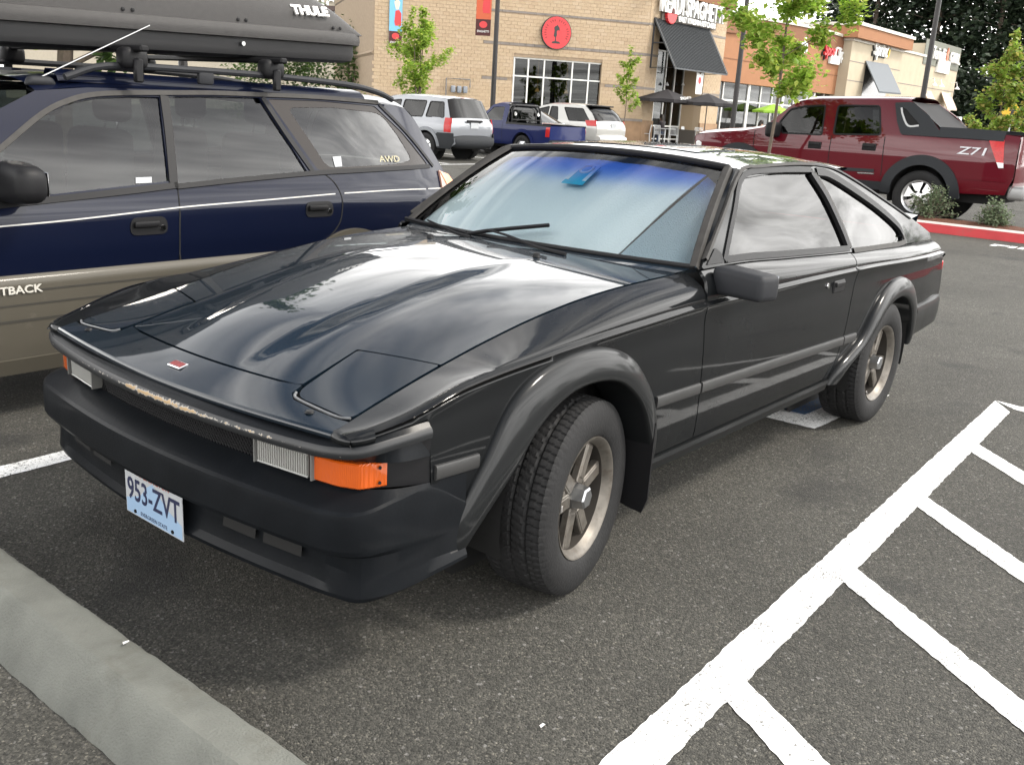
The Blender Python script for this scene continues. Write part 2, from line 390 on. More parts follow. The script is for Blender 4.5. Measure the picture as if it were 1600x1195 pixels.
def text(name, s, m, parent=None, size=0.1, M4=None, extrude=0.002, xs=1.0, align='CENTER', bold=0.0, shear=0.0):
    """lettering as a mesh; M4 places the text's own plane (x along, y up, z out)"""
    cu = bpy.data.curves.new(name, 'FONT'); cu.body = s; cu.size = size; cu.extrude = extrude; cu.align_x = align; cu.align_y = 'CENTER'; cu.offset = bold; cu.resolution_u = 3; cu.shear = shear
    o = bpy.data.objects.new(name, cu); me = bpy.data.meshes.new_from_object(o); bpy.data.objects.remove(o); bpy.data.curves.remove(cu)
    me.name = name; me.materials.clear(); me.materials.append(m); me.transform(Matrix.Diagonal((xs, 1, 1, 1)))
    if M4 is not None: me.transform(M4)
    o = bpy.data.objects.new(name, me); COL.objects.link(o)
    if parent: o.parent = parent
    return o
def frame(origin, xdir, up=(0, 0, 1)):
    """matrix whose local x runs along xdir and local y along up"""
    x = Vector(xdir).normalized(); z = x.cross(Vector(up)).normalized(); y = z.cross(x); Mx = Matrix.Identity(4)
    for i in range(3): Mx[i][0] = x[i]; Mx[i][1] = y[i]; Mx[i][2] = z[i]; Mx[i][3] = origin[i]
    return Mx
# ------------------------------------------------------------------ shared car materials
RUBBER = mat('tyre_rubber', (0.011, 0.011, 0.0115), 0.72, spec=.3, var=0.25, vscale=14, bump=0.15, bscale=120, dirt=(0.03, 0.028, 0.026), dscale=9, dlo=.6, dhi=.9)
BLACKPL = mat('black_plastic', (0.008, 0.008, 0.009), 0.5, spec=.22, bump=0.05, bscale=300)
GREYPL = mat('dark_grey_plastic', (0.018, 0.019, 0.022), 0.6, spec=.25, bump=0.12, bscale=350, var=.1)
TRIMRUB = mat('weathered_trim', (0.032, 0.03, 0.028), 0.6, spec=.25, var=0.25, vscale=20)
BLACKV = mat('black_void', (0.004, 0.004, 0.004), 0.9)
CHROME = mat('chrome', (0.75, 0.75, 0.76), 0.12, 1.0, rvar=.05)
ALLOY = mat('silver_alloy', (0.62, 0.63, 0.64), 0.3, 0.85, var=.06)
SEAT = mat('charcoal_seat_cloth', (0.018, 0.019, 0.021), 0.9, var=.15)
REDLENS = mat('red_lens', (0.42, 0.012, 0.012), 0.25, coat=.3, spec=.3, var=.2, vscale=40)
AMBLENS = mat('amber_lens_generic', (0.75, 0.22, 0.02), 0.18, coat=1.0)
WHITELENS = mat('clear_lens_generic', (0.7, 0.7, 0.7), 0.15, coat=1.0)
PLATEW = mat('plate_white', (0.36, 0.375, 0.39), 0.4, var=.06, vscale=20)
PLATEB = mat('plate_blue', (0.25, 0.36, 0.50), 0.4)
INKBLUE = mat('plate_ink', (0.012, 0.016, 0.05), 0.5)
INKRED = mat('plate_red_ink', (0.3, 0.06, 0.04), 0.5)
DARKTINT = glass('dark_tinted_glass', (0.5, 0.52, 0.52), 0.72, refl=.52)
GREENGL = glass('car_glass', (0.80, 0.9, 0.90), 0.58, refl=.9)

def wheel_tyre_mesh(Rt, rim, w, tread=True, n=180):
    """tyre turned about y with grooves cut into the tread; returns verts, faces"""
    hw = w/2; prof = [(rim-.006, hw*.72), (rim+.004, hw*.88), (rim+.012, hw*.93), (rim+(Rt-rim)*.30, hw*.995), (rim+(Rt-rim)*.52, hw*1.0), (rim+(Rt-rim)*.74, hw*.96), (Rt-.018, hw*.90), (Rt-.007, hw*.83)]
    k = 26; mid = [(Rt-.007*abs(1-2*j/k)**4, hw*.80*(1-2*j/k)) for j in range(k+1)]
    full = prof+mid+[(r, -h) for r, h in prof[::-1]]; V = []; F = []; m = len(full)
    for a in range(n):
        th = 2*math.pi*a/n
        for j, (r, h) in enumerate(full):
            rr = r
            if tread and len(prof) <= j < len(prof)+k+1:
                q = h/hw; ph = a/n*80.0; g = 0.0
                for cgr, zz in ((-.42, .05), (0.0, .045), (.42, .05)):
                    tri = abs(((ph*.5) % 1)-.5)*2-.5
                    if abs(q-cgr-zz*tri) < .045: g = .006
                if abs(q) > .46 and ((ph+q*.9) % 1) < .2: g = .0045
                if abs(q) < .40 and ((ph+abs(q)*2.0) % 1) < .16: g = max(g, .003)
                rr -= g
            if tread and j in (len(prof)-1, len(prof)-2, len(full)-len(prof), len(full)-len(prof)+1) and ((a/n*80.0+.72) % 1) < .2: rr -= .003
            V.append((rr*math.cos(th), h, rr*math.sin(th)))
    for a in range(n):
        b = (a+1) % n
        for j in range(m-1): F.append((a*m+j, b*m+j, b*m+j+1, a*m+j+1))
    return V, F
def disc(mb, r0, r1, y, n=40, mi=0):
    mb.lathe([(r0, y), (r1, y)], n, mi=mi)
def simple_wheel(Rt, rim, w, spokes, m, capm=None, wide=.5, n=72):
    """wheel part: rim with spokes (one mesh), child tyre, child hub_cap"""
    b = MB(); hw = w/2
    b.lathe([(rim*.80, -hw*.5), (rim*.86, hw*.35), (rim*.90, hw*.62), (rim*.97, hw*.80), (rim*1.0, hw*.84), (rim*1.01, hw*.74)], 48)
    b.lathe([(0.0, -hw*.2), (rim*.86, -hw*.2)], 40, mi=1)
    for k in range(spokes):
        a = 2*math.pi*k/spokes+.3; da = math.pi/spokes*wide; y0, y1 = hw*.66, hw*.58; P = []
        for (r, f, y) in ((rim*.12, 1.9, y0), (rim*.5, 1.0, y0+.004), (rim*.90, 1.15, y1)):
            for sg in (-1, 1):
                for dy in (0, -.022): P.append((r*math.cos(a+sg*da*f*(1 if r > rim*.2 else .6)), y+dy, r*math.sin(a+sg*da*f*(1 if r > rim*.2 else .6))))
        F = []
        for i in (0, 4): F += [(i, i+2, i+6, i+4), (i+1, i+5, i+7, i+3), (i, i+4, i+5, i+1), (i+2, i+3, i+7, i+6)]
        b.add(P, F, 0)
    o = b.build('wheel', [m, BLACKV], None, True, 40)
    V, F = wheel_tyre_mesh(Rt, rim, w, False, n); mk('tyre', V, F, RUBBER, o, True, 40)
    MB().lathe([(0.0, hw*.80), (rim*.2, hw*.80), (rim*.25, hw*.76), (rim*.27, hw*.60)], 24).build('hub_cap', capm or m, o, True)
    return o
def place_wheel(proto, car, x, y, z, s, first, rz=0.0):
    o = proto if first else copy_tree(proto); o.parent = car; o.location = (x, y, z); o.rotation_euler = (0, random.uniform(0, 6) if not first else 0, (0 if s > 0 else math.pi)+rz)
    return o
# ------------------------------------------------------------------ ground
def asphalt(name, base, seed=0):
    m, nt, p = _prin(name); N, L = nt.nodes, nt.links; tc = N.new('ShaderNodeTexCoord')
    def noise(sc, det, rough=.6):
        n = N.new('ShaderNodeTexNoise'); n.inputs['Scale'].default_value = sc; n.inputs['Detail'].default_value = det; n.inputs['Roughness'].default_value = rough; L.new(tc.outputs['Object'], n.inputs['Vector']); return n
    vo = N.new('ShaderNodeTexVoronoi'); vo.inputs['Scale'].default_value = 190; vo.inputs['Randomness'].default_value = 1; L.new(tc.outputs['Object'], vo.inputs['Vector'])
    vo2 = N.new('ShaderNodeTexVoronoi'); vo2.inputs['Scale'].default_value = 125; L.new(tc.outputs['Object'], vo2.inputs['Vector'])
    # stones: random grey per cell
    bw = N.new('ShaderNodeRGBToBW'); L.new(vo.outputs['Color'], bw.inputs[0])
    rp = N.new('ShaderNodeValToRGB'); e = rp.color_ramp.elements; e[0].position = .1; e[0].color = (base*.45, base*.44, base*.38, 1); e[1].position = .95; e[1].color = (base*3.2, base*3.0, base*2.5, 1)
    k = e.new(.5); k.color = (base*1.0, base*.97, base*.84, 1); k = e.new(.8); k.color = (base*1.65, base*1.58, base*1.36, 1)
    L.new(bw.outputs[0], rp.inputs[0])
    bw2 = N.new('ShaderNodeRGBToBW'); L.new(vo2.outputs['Color'], bw2.inputs[0])
    mr = N.new('ShaderNodeMapRange'); mr.inputs['From Min'].default_value = .88; mr.inputs['From Max'].default_value = .93; L.new(bw2.outputs[0], mr.inputs[0])
    mx = N.new('ShaderNodeMix'); mx.data_type = 'RGBA'; L.new(mr.outputs[0], mx.inputs['Factor']); L.new(rp.outputs[0], mx.inputs['A']); mx.inputs['B'].default_value = (base*3.2, base*3.1, base*2.9, 1)
    big = noise(.7, 6); mv = N.new('ShaderNodeMapRange'); mv.inputs['From Min'].default_value = .28; mv.inputs['From Max'].default_value = .72; mv.inputs['To Min'].default_value = .70; mv.inputs['To Max'].default_value = 1.30; L.new(big.outputs['Fac'], mv.inputs[0])
    hs = N.new('ShaderNodeHueSaturation'); L.new(mx.outputs['Result'], hs.inputs['Color']); L.new(mv.outputs[0], hs.inputs['Value'])
    # oil spots
    oil = noise(1.6, 5, .5); mo = N.new('ShaderNodeMapRange'); mo.inputs['From Min'].default_value = .57; mo.inputs['From Max'].default_value = .70; mo.inputs['To Max'].default_value = .6; L.new(oil.outputs['Fac'], mo.inputs[0])
    m2 = N.new('ShaderNodeMix'); m2.data_type = 'RGBA'; L.new(mo.outputs[0], m2.inputs['Factor']); L.new(hs.outputs[0], m2.inputs['A']); m2.inputs['B'].default_value = (base*.35, base*.35, base*.35, 1)
    L.new(m2.outputs['Result'], p.inputs['Base Color']); p.inputs['Roughness'].default_value = .82; p.inputs['Specular IOR Level'].default_value = .35
    fine = noise(260, 3); ad = N.new('ShaderNodeMath'); ad.operation = 'MULTIPLY_ADD'; L.new(vo.outputs['Distance'], ad.inputs[0]); ad.inputs[1].default_value = -1.0; L.new(fine.outputs['Fac'], ad.inputs[2])
    b = N.new('ShaderNodeBump'); b.inputs['Strength'].default_value = .8; b.inputs['Distance'].default_value = .006; L.new(ad.outputs[0], b.inputs['Height']); L.new(b.outputs[0], p.inputs['Normal'])
    MATS[name] = m; return m
ASPH = asphalt('parking_asphalt', .055)
def road_paint(name, col, wear=.53):
    m, nt, p = _prin(name); N, L = nt.nodes, nt.links; tc = N.new('ShaderNodeTexCoord')
    n = N.new('ShaderNodeTexNoise'); n.inputs['Scale'].default_value = 110; n.inputs['Detail'].default_value = 5; n.inputs['Roughness'].default_value = .75; L.new(tc.outputs['Object'], n.inputs['Vector'])
    n2 = N.new('ShaderNodeTexNoise'); n2.inputs['Scale'].default_value = 6; n2.inputs['Detail'].default_value = 6; L.new(tc.outputs['Object'], n2.inputs['Vector'])
    ad = N.new('ShaderNodeMath'); ad.operation = 'MULTIPLY_ADD'; L.new(n2.outputs['Fac'], ad.inputs[0]); ad.inputs[1].default_value = .25; L.new(n.outputs['Fac'], ad.inputs[2])
    mr = N.new('ShaderNodeMapRange'); mr.inputs['From Min'].default_value = wear+.14; mr.inputs['From Max'].default_value = wear+.19; L.new(ad.outputs[0], mr.inputs[0])
    mx = N.new('ShaderNodeMix'); mx.data_type = 'RGBA'; L.new(mr.outputs[0], mx.inputs['Factor']); mx.inputs['A'].default_value = (*col, 1); mx.inputs['B'].default_value = (.12, .12, .11, 1)
    L.new(mx.outputs['Result'], p.inputs['Base Color']); p.inputs['Roughness'].default_value = .65
    vo = N.new('ShaderNodeTexVoronoi'); vo.inputs['Scale'].default_value = 95; L.new(tc.outputs['Object'], vo.inputs['Vector'])
    b = N.new('ShaderNodeBump'); b.inputs['Strength'].default_value = .35; b.inputs['Distance'].default_value = .004; L.new(vo.outputs['Distance'], b.inputs['Height']); L.new(b.outputs[0], p.inputs['Normal'])
    MATS[name] = m; return m
WPAINT = road_paint('white_road_paint', (.80, .80, .79)); BPAINT = road_paint('blue_road_paint', (.03, .09, .22), .5)
g = MB(); g.add([(-400, -400, 0), (400, -400, 0), (400, 400, 0), (-400, 400, 0)], [(0, 1, 2, 3)])
tag(g.build('ground', ASPH), kind='structure')
def sheet(name, pts, m, z=.0025, parent=None):
    """flat painted sheet with slightly wandering edges"""
    rng = random.Random(len(pts)*7+int(abs(pts[0][0])*100)); P = _dens(pts, .025); P = [(x+rng.uniform(-.003, .003), y+rng.uniform(-.003, .003)) for x, y in P]
    V = [(x, y, z) for x, y in P]; me = mk(name, V, [tuple(range(len(V)))], m, parent); return me
def q4(a, b, c, d): return [a, b, c, d]
# striped access aisle beside the coupe
hl = empty('aisle_marking'); tag(hl, kind='structure')
L0, L1 = np.array((1.2, 1.41)), np.array((-3.61, 1.23)); LD = (L1-L0)/np.linalg.norm(L1-L0); LN = np.array((-LD[1], LD[0]));
if LN[1] < 0: LN = -LN
wd = .122
sheet('stripe', [tuple(L0), tuple(L1), tuple(L1+LN*wd+np.array((.19, 0))), tuple(L0+LN*wd)], WPAINT, .0025, hl)
for (xa, ya), (xb, yb) in (((.07, 1.48), (.55, 2.28)), ((-.84, 1.45), (-.06, 2.53)), ((-1.74, 1.41), (-.60, 2.73)), ((-2.68, 1.37), (-1.57, 2.50))):
    a = np.array((xa, ya)); b_ = np.array((xb, yb)); d = (b_-a)/np.linalg.norm(b_-a); n = np.array((d[1], -d[0])); w = .105
    if n[0] < 0: n = -n
    k = abs(n@np.array((1, 0))); e0 = np.array((w/k, -.002*0)); b2 = a+d*3.2
    sheet('stripe', [tuple(a-np.array((0, .004))), tuple(a+e0-np.array((0, .004))), tuple(b2+n*w), tuple(b2)], WPAINT, .0030, hl)
# far end of the aisle turning across
sheet('stripe', [(-3.61, 1.235), (-3.50, 1.355), (-3.30, 2.6), (-3.42, 2.6)], WPAINT, .0035, hl)
ol = sheet('stall_line', [(.95, -1.23), (.95, -1.345), (-4.2, -1.55), (-4.2, -1.435)], WPAINT, .004); tag(ol, kind='structure')
# blue and white accessible-stall symbol half hidden below the coupe
sy = empty('stall_symbol'); tag(sy, kind='structure')
sheet('white_panel', [(-2.22, .40), (-2.24, .71), (-3.2, .76), (-3.2, .40)], WPAINT, .004, sy); sheet('blue_panel', [(-2.42, .30), (-2.42, .58), (-3.1, .62), (-3.1, .30)], BPAINT, .0075, sy)
# concrete wheel stop in front of the coupe
CONC = mat('weathered_concrete', (.122, .126, .112), .88, var=.22, vscale=7, bump=.35, bscale=160, dirt=(.07, .065, .05), dscale=5, dlo=.55, dhi=.85)
ws = MB()
prof = [(-.125, 0.0), (-.105, .10), (-.088, .122), (-.07, .131), (.018, .133), (.034, .122), (.10, .02), (.105, 0.0)]
yy = [-1.0+i*.03 for i in range(70)]; rng = random.Random(5); cs = []
for (dx, z) in prof: cs.append([(1.313+dx+rng.uniform(-.002, .002)-.012*(y-.3), y, max(0, z+rng.uniform(-.002, .0015))) for y in yy])
cs = [[(1.313, c[0][1]-.001, 0) if False else c[0]]+c+[c[-1]] for c in cs]
o = loft('wheel_stop', cs, CONC, None, True, 30); tag(o, 'pale concrete wheel stop on the asphalt before the dark coupe', 'wheel stop')
# ------------------------------------------------------------------ the dark liftback coupe
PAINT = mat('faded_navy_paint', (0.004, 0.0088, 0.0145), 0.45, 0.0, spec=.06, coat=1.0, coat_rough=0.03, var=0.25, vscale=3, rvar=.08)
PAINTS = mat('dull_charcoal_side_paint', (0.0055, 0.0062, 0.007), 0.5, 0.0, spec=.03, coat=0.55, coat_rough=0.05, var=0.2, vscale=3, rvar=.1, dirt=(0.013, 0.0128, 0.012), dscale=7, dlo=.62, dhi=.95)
FLAREM = mat('flare_plastic', (0.008, 0.0088, 0.0095), 0.45, spec=.1, coat=0.4, coat_rough=.12, rvar=.08, dirt=(0.045, 0.043, 0.04), dscale=30, dlo=.66, dhi=.8)
BUMPM = mat('bumper_rubber', (0.006, 0.007, 0.0085), 0.42, spec=.07, coat=0.09, coat_rough=.15, rvar=.1, var=.2, dirt=(0.05, 0.048, 0.045), dscale=26, dlo=.69, dhi=.8, bump=.04, bscale=90)
WHEELM = mat('tarnished_alloy', (0.14, 0.128, 0.112), 0.45, 0.6, var=.25, vscale=30, dirt=(0.07, 0.055, 0.04), dscale=22, dlo=.5, dhi=.75)
AMBER = mat('ribbed_amber_lens', (0.46, 0.075, 0.004), 0.22, coat=1.0, coat_rough=.03, spec=.6)
CLEAR = mat('ribbed_clear_lens', (0.10, 0.10, 0.095), 0.15, 0.0, coat=1.0, coat_rough=.03)
def lens_ribs(m, scale, axis):
    nt = m.node_tree; N, L = nt.nodes, nt.links; p = N['Principled BSDF']; tc = N.new('ShaderNodeTexCoord'); w = N.new('ShaderNodeTexWave'); w.bands_direction = axis; w.inputs['Scale'].default_value = scale; w.inputs['Distortion'].default_value = 0
    L.new(tc.outputs['Object'], w.inputs['Vector']); b = N.new('ShaderNodeBump'); b.inputs['Strength'].default_value = .3; b.inputs['Distance'].default_value = .006; L.new(w.outputs['Fac'], b.inputs['Height']); L.new(b.outputs[0], p.inputs['Normal'])
lens_ribs(AMBER, 70, 'Y'); lens_ribs(CLEAR, 45, 'Y')

def build_supra():
    car = empty('coupe'); tag(car, 'dark navy liftback coupe with wedge nose, flared arches and tarnished alloy wheels', 'car')
    W = Spl([(.92, .735), (.86, .775), (.80, .800), (.67, .828), (.5, .838), (0, .846), (-.7, .85), (-2.6, .85), (-3.2, .835), (-3.72, .79)])
    DY = Spl([(.24, -.075), (.28, -.05), (.33, -.027), (.40, -.012), (.50, -.003), (.56, 0), (.70, -.007), (.79, -.016), (.825, -.016), (.84, -.010)])
    ZC = Spl([(.90, .688), (.75, .722), (.52, .780), (.2, .808), (-.3, .832), (-.7, .845), (-1.5, .845), (-2.2, .84), (-3.05, .815), (-3.72, .795)])
    YG = Pol([(.90, .69), (.80, .683), (.65, .67), (.47, .655), (.3, .655), (.1, .662), (-.2, .678), (-.5, .69), (-.85, .70)], 4)
    ZG = Pol([(.92, .683), (.88, .692), (.79, .712), (.64, .748), (.468, .785), (.323, .817), (.124, .858), (-.119, .898), (-.41, .925), (-.85, .947)], 5)
    CRN = Pol([(.92, -.004), (.785, .018), (.65, .028), (.5, .036), (.25, .041), (0, .042), (-.4, .038), (-.8, .03)], 4)
    ZB = Spl([(-.6, .952), (-.97, .955), (-1.5, .935), (-2.2, .905), (-3.05, .878), (-3.4, .868), (-3.75, .855)])
    YB = Spl([(-.6, .765), (-1.5, .772), (-2.2, .765), (-3.05, .735), (-3.75, .69)])
    def side(x, v, fend):
        w = W(x); zc = ZC(x)
        if v <= .84:
            z = v if v < .6 else .6+(v-.6)/.24*(zc-.6)
            return (x, w+DY(v), z)
        y1, z1 = w-.034, zc+.005
        if v <= .86:
            t = (v-.84)/.02; return (x, w-.010-.024*t, zc+.004*t)
        t = (v-.86)/.14
        ye, ze = (YG(x), ZG(x)) if fend else (YB(x), ZB(x))
        if fend: c = (y1+.004, z1+(ze-z1)*.52)
        else: c = (y1+.002, z1+(ze-z1)*.5)
        return (x, (1-t)**2*y1+2*t*(1-t)*c[0]+t*t*ye, (1-t)**2*z1+2*t*(1-t)*c[1]+t*t*ze)
    FO = [(.60, .31), (.565, .43), (.463, .588), (.375, .70), (.23, .775), (.01, .80), (-.19, .752), (-.31, .64), (-.375, .52), (-.40, .40), (-.405, .29)]
    FI = [(.545, .315), (.505, .38), (.40, .495), (.28, .62), (.14, .688), (.0, .70), (-.13, .672), (-.24, .59), (-.315, .47), (-.355, .38), (-.36, .29)]
    RO = [(-1.985, .31), (-2.06, .40), (-2.27, .50), (-2.40, .62), (-2.52, .70), (-2.66, .742), (-2.82, .742), (-2.97, .69), (-3.07, .59), (-3.125, .47), (-3.14, .36)]
    RI = [(-2.06, .305), (-2.14, .385), (-2.31, .465), (-2.43, .56), (-2.53, .62), (-2.65, .65), (-2.77, .647), (-2.89, .60), (-2.97, .51), (-3.02, .42), (-3.03, .35)]
    farc = [tuple((np.array(a)*.45+np.array(b)*.55)) for a, b in zip(crv(FO, 4), crv(FI, 4))]
    rarc = [tuple((np.array(a)*.45+np.array(b)*.55)) for a, b in zip(crv(RO, 4), crv(RI, 4))]
    # ---- fender, door, quarter panel, both sides
    for s in (1, -1):
        fs = sided(lambda x, v: side(x, v, True), s); ds = sided(lambda x, v: side(x, v, False), s); h = (0, s*.6, 1)
        arc_up = [p for p in farc if p[1] > .34]
        fpoly = [(.872, .806), (.872, .86), (.870, .93), (.866, .997), (.79, .997), (.60, .997), (.3, .997), (-.2, .997), (-.748, .997), (-.745, .95), (-.693, .80), (-.683, .55), (-.715, .345), (-.392, .345)]+arc_up[::-1][2:-4]+[(.56, .47), (.66, .47), (.668, .60), (.668, .790), (.74, .803), (.82, .806)]
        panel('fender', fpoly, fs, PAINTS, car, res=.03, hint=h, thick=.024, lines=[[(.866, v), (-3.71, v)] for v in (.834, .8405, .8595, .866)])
        dpoly = [(-.752, .997), (-.752, .95), (-.699, .80), (-.689, .55), (-.722, .345), (-1.985, .345), (-2.035, .5), (-2.09, .7), (-2.165, .86), (-2.205, .997)]
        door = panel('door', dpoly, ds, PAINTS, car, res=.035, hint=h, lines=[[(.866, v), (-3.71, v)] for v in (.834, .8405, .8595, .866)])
        qarc = [p for p in rarc if p[1] > .34]
        qpoly = [(-2.213, .997), (-2.173, .86), (-2.098, .7), (-2.043, .5), (-1.995, .36)]+qarc[1:]+[(-3.09, .36), (-3.10, .515), (-3.70, .54), (-3.715, .80), (-3.715, .997)]
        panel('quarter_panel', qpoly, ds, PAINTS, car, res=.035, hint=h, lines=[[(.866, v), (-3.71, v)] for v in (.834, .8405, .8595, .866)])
        # rocker
        rk = [[(x, s*(W(x)+dy), z) for x in np.linspace(-.40, -2.02, 24)] for dy, z in ((-.034, .338), (-.018, .334), (-.016, .318), (-.03, .312), (-.04, .275), (-.07, .262), (-.2, .262))]
        loft('rocker_panel', rk, FLAREM, car, flip=(s < 0))
        # flares
        for nm, oc, ic in (('front_arch_flare', FO, FI), ('rear_arch_flare', RO, RI)):
            o_, i_ = crv(oc, 6), crv(ic, 6); curves = []
            for (k, dy) in ((-.02, -.006), (0.0, .002), (.02, .011), (.10, .020), (.3, .030), (.6, .0375), (.86, .039), (.95, .036), (1.0, .029), (1.0, .018), (1.03, -.03), (1.05, -.12)):
                curves.append([(a[0]+(b[0]-a[0])*k, s*(W(a[0]+(b[0]-a[0])*k)+DY(max(.3, a[1]+(b[1]-a[1])*k))+dy), a[1]+(b[1]-a[1])*k) for a, b in zip(o_, i_)])
            loft(nm, curves, FLAREM, car, flip=(s > 0), sharp=50)
        # side mouldings (one strip per panel)
        for x0, x1 in ((.655, .50), (-.385, -.678), (-.692, -2.04), (-2.05, -2.20)):
            xs = np.linspace(x0, x1, max(3, int(abs(x1-x0)/.06)))
            cs = [[(x, s*(W(x)+dy), z+.0105*0) for x in xs] for dy, z in ((-.006, .588), (.006, .586), (.009, .580), (.008, .554), (.005, .547), (-.008, .545))]
            zoff = Spl([(.7, .012), (0, .0), (-2.1, -.045)])
            cs = [[(p[0], p[1], p[2]+zoff(p[0])-.005) for p in c] for c in cs]; cs = [[(c[0][0], s*(W(c[0][0])-.02), .566+zoff(c[0][0])-.005)]+c+[(c[-1][0], s*(W(c[-1][0])-.02), .566+zoff(c[-1][0])-.005)] for c in cs]
            n = len(xs); o = loft('side_moulding', cs, mat('dark_moulding', (.022, .022, .022), .5, var=.2), car, flip=(s < 0), sharp=30)
        # wheel wells
        for xc in (0.0, -2.615):
            b = MB(); b.lathe([(.40, -.30*s), (.40, .045*s)], 24, (xc, s*.80, .34), a0=-.25, a1=math.pi+.25); b.lathe([(.0, -.30*s), (.40, -.30*s)], 24, (xc, s*.80, .34))
            b.build('wheel_well', BLACKV, car)
        # mud flap behind the front wheel
        MB().prism([(.80, .17), (.855, .165), (.875, .22), (.885, .50), (.70, .50), (.66, .20)], lambda a, b_, t: (t-.25*(.5-b_)*.15, s*a, b_), -.338, -.345).build('mud_flap', BLACKPL, car)
        # door handle and lock
        hp = side(-1.93, .775, False)
        b = MB(); b.box((-1.93, s*(hp[1]+.001), .785), (.125, .012, .055), bev=.005); b.box((-1.925, s*(hp[1]+.010), .797), (.10, .012, .02), bev=.004); b.build('handle', BLACKPL, door)
        b = MB(); b.lathe([(0, .004), (.011, .004), (.012, 0)], 14, (-1.80, s*(hp[1]+.002), .80)); b.build('lock', CHROME, door)
    # ---- top: hood, header, headlight covers
    def bulge(x, y):
        hb = .18+.10*min(1, max(0, (.78-x)/.9)); t = (hb+.035-abs(y))/.07; t = min(1, max(0, t)); t = t*t*(3-2*t)
        r = min(1, max(0, (.79-x)/.35)); r = r*r*(3-2*r); q = min(1, max(0, (x+.45)/.5)); q = q*q*(3-2*q)
        return .017*t*r*q
    def top(x, y):
        return (x, y, ZG(x)+CRN(x)*(1-(y/YG(x))**2)+bulge(x, y))
    LIPX = Pol([(-.70, .866), (-.62, .876), (-.44, .892), (-.2, .906), (0, .91), (.2, .906), (.44, .892), (.62, .876), (.70, .866)], 4)
    def yg(x, g=.004): return YG(x)-g
    hf = [(.787-.16*y*y, y) for y in np.linspace(-.41, .41, 15)]
    hood_r = [(x, yg(x)) for x in (.455, .323, .124, -.119, -.41, -.70)]
    rear = [(-.53-.36*y*y, y) for y in np.linspace(.69, -.69, 13)]
    hood_poly = hf+[(.75, .425), (.54, .402), (.461, yg(.461))]+hood_r+rear[1:-1]+[(x, -y) for x, y in hood_r[::-1]]+[(.461, -yg(.461)), (.54, -.402), (.75, -.425)]
    hood = panel('hood', hood_poly, top, PAINT, car, res=.026, hint=(0, 0, 1))
    for s in (1, -1):
        hl = rounded([(.802, .45), (.545, .410), (.468, yg(.468)), (.55, yg(.55)), (.64, yg(.64)), (.72, yg(.72)), (.806, yg(.806))], [.05, .012, .008, 0, 0, 0, .03])
        c = panel('headlight_cover', [(x, s*y) for x, y in hl], top, PAINT, car, res=.025, hint=(0, 0, 1), off=.001)
        rim = [(.79, .447), (.808, .468), (.814, .55), (.815, .64), (.802, .676)]
        pts = [top(x, s*y) for x, y in crv(rim, 4)]; MB().tube([(p[0], p[1], p[2]+.001) for p in pts], .0036, 6).build('cover_trim', mat('worn_bright_trim', (.16, .165, .17), .4, .5, var=.2, vscale=40), c, True)
        p = top(.836, s*.56); MB().lathe([(0, .005), (.010, .005), (.013, 0)], 14, p, 'z').build('rubber_stop', BLACKPL, car, True)
        p = top(-.43, s*.27); MB().lathe([(.004, .016), (.012, .014), (.013, .004), (.016, 0)], 12, (p[0], p[1], p[2]), 'z').build('washer_nozzle', BLACKPL, hood, True)
    lipc = [(LIPX(y), y) for y in np.linspace(-.688, .688, 29)]
    inner = [(.815, .686), (.822, .64), (.822, .55), (.816, .468), (.797, .437), (.757, .428)]+[(x+.008, y) for x, y in hf[::-1][1:-1]]+[(.757, -.428), (.797, -.437), (.816, -.468), (.822, -.55), (.822, -.64), (.815, -.686)]
    panel('nose_panel', lipc+inner, top, PAINT, car, res=.025, hint=(0, 0, 1))
    # rolled front edge of nose panel, then the dark rubber seam under it
    ys = np.linspace(-.69, .69, 41)
    cs = []
    for dx, dz in ((0, 0), (.006, -.002), (.010, -.008), (.010, -.016), (.002, -.021)):
        cs.append([(LIPX(y)+dx, y, top(LIPX(y), y)[2]+dz) for y in ys])
    loft('nose_lip', cs, PAINT, car, flip=True, sharp=60)
    for s in (1, -1):   # the rolled edge carries on round the fender tip
        pth = crv([(.866, .684), (.870, .705), (.871, .728), (.866, .748), (.848, .768), (.82, .784)], 5); cs = []
        for d_, dz in ((-.012, .0035), (-.002, .001), (.006, -.003), (.010, -.010), (.009, -.018), (-.004, -.030)):
            row = []
            for i, p in enumerate(pth):
                t = pth[min(i+1, len(pth)-1)]-pth[max(i-1, 0)]; t /= np.linalg.norm(t); n = np.array((t[1], -t[0]))
                if n[0] < 0: n = -n
                zb_ = ZG(p[0])*max(0, 1-i/12)+(ZC(p[0])+.001)*min(1, i/12); q = p+n*d_; row.append((q[0], s*q[1], zb_+dz))
            cs.append(row)
        o = loft('fender_tip_lip', cs, PAINTS, car, sharp=60); bm = bmesh.new(); bm.from_mesh(o.data); bmesh.ops.recalc_face_normals(bm, faces=bm.faces); bm.to_mesh(o.data); bm.free()
    MB().box((.70, 0, .60), (.30, 1.30, .10)).box((.05, 0, .52), (1.35, 1.26, .22)).box((-1.9, 0, .42), (3.2, 1.3, .36)).build('underbody', BLACKV, car)
    panel('hood_liner', [(.83, -.66), (.83, .66), (.4, .62), (-.6, .66), (-.6, -.66), (.4, -.62)], lambda x, y: (x, y, top(x, y)[2]-.02), BLACKV, car, res=.12, thick=0, hint=(0, 0, 1))
    # ---- front bumper lofted along the nose plan
    PL = [(.957, 0), (.951, .22), (.931, .44), (.906, .63), (.889, .715), (.853, .779), (.765, .810), (.667, .828), (.545, .842)]
    NR = [(1, 0), (1, .03), (.99, .12), (.95, .3), (.85, .53), (.55, .84), (.2, .98), (.12, .99), (.1, .99)]
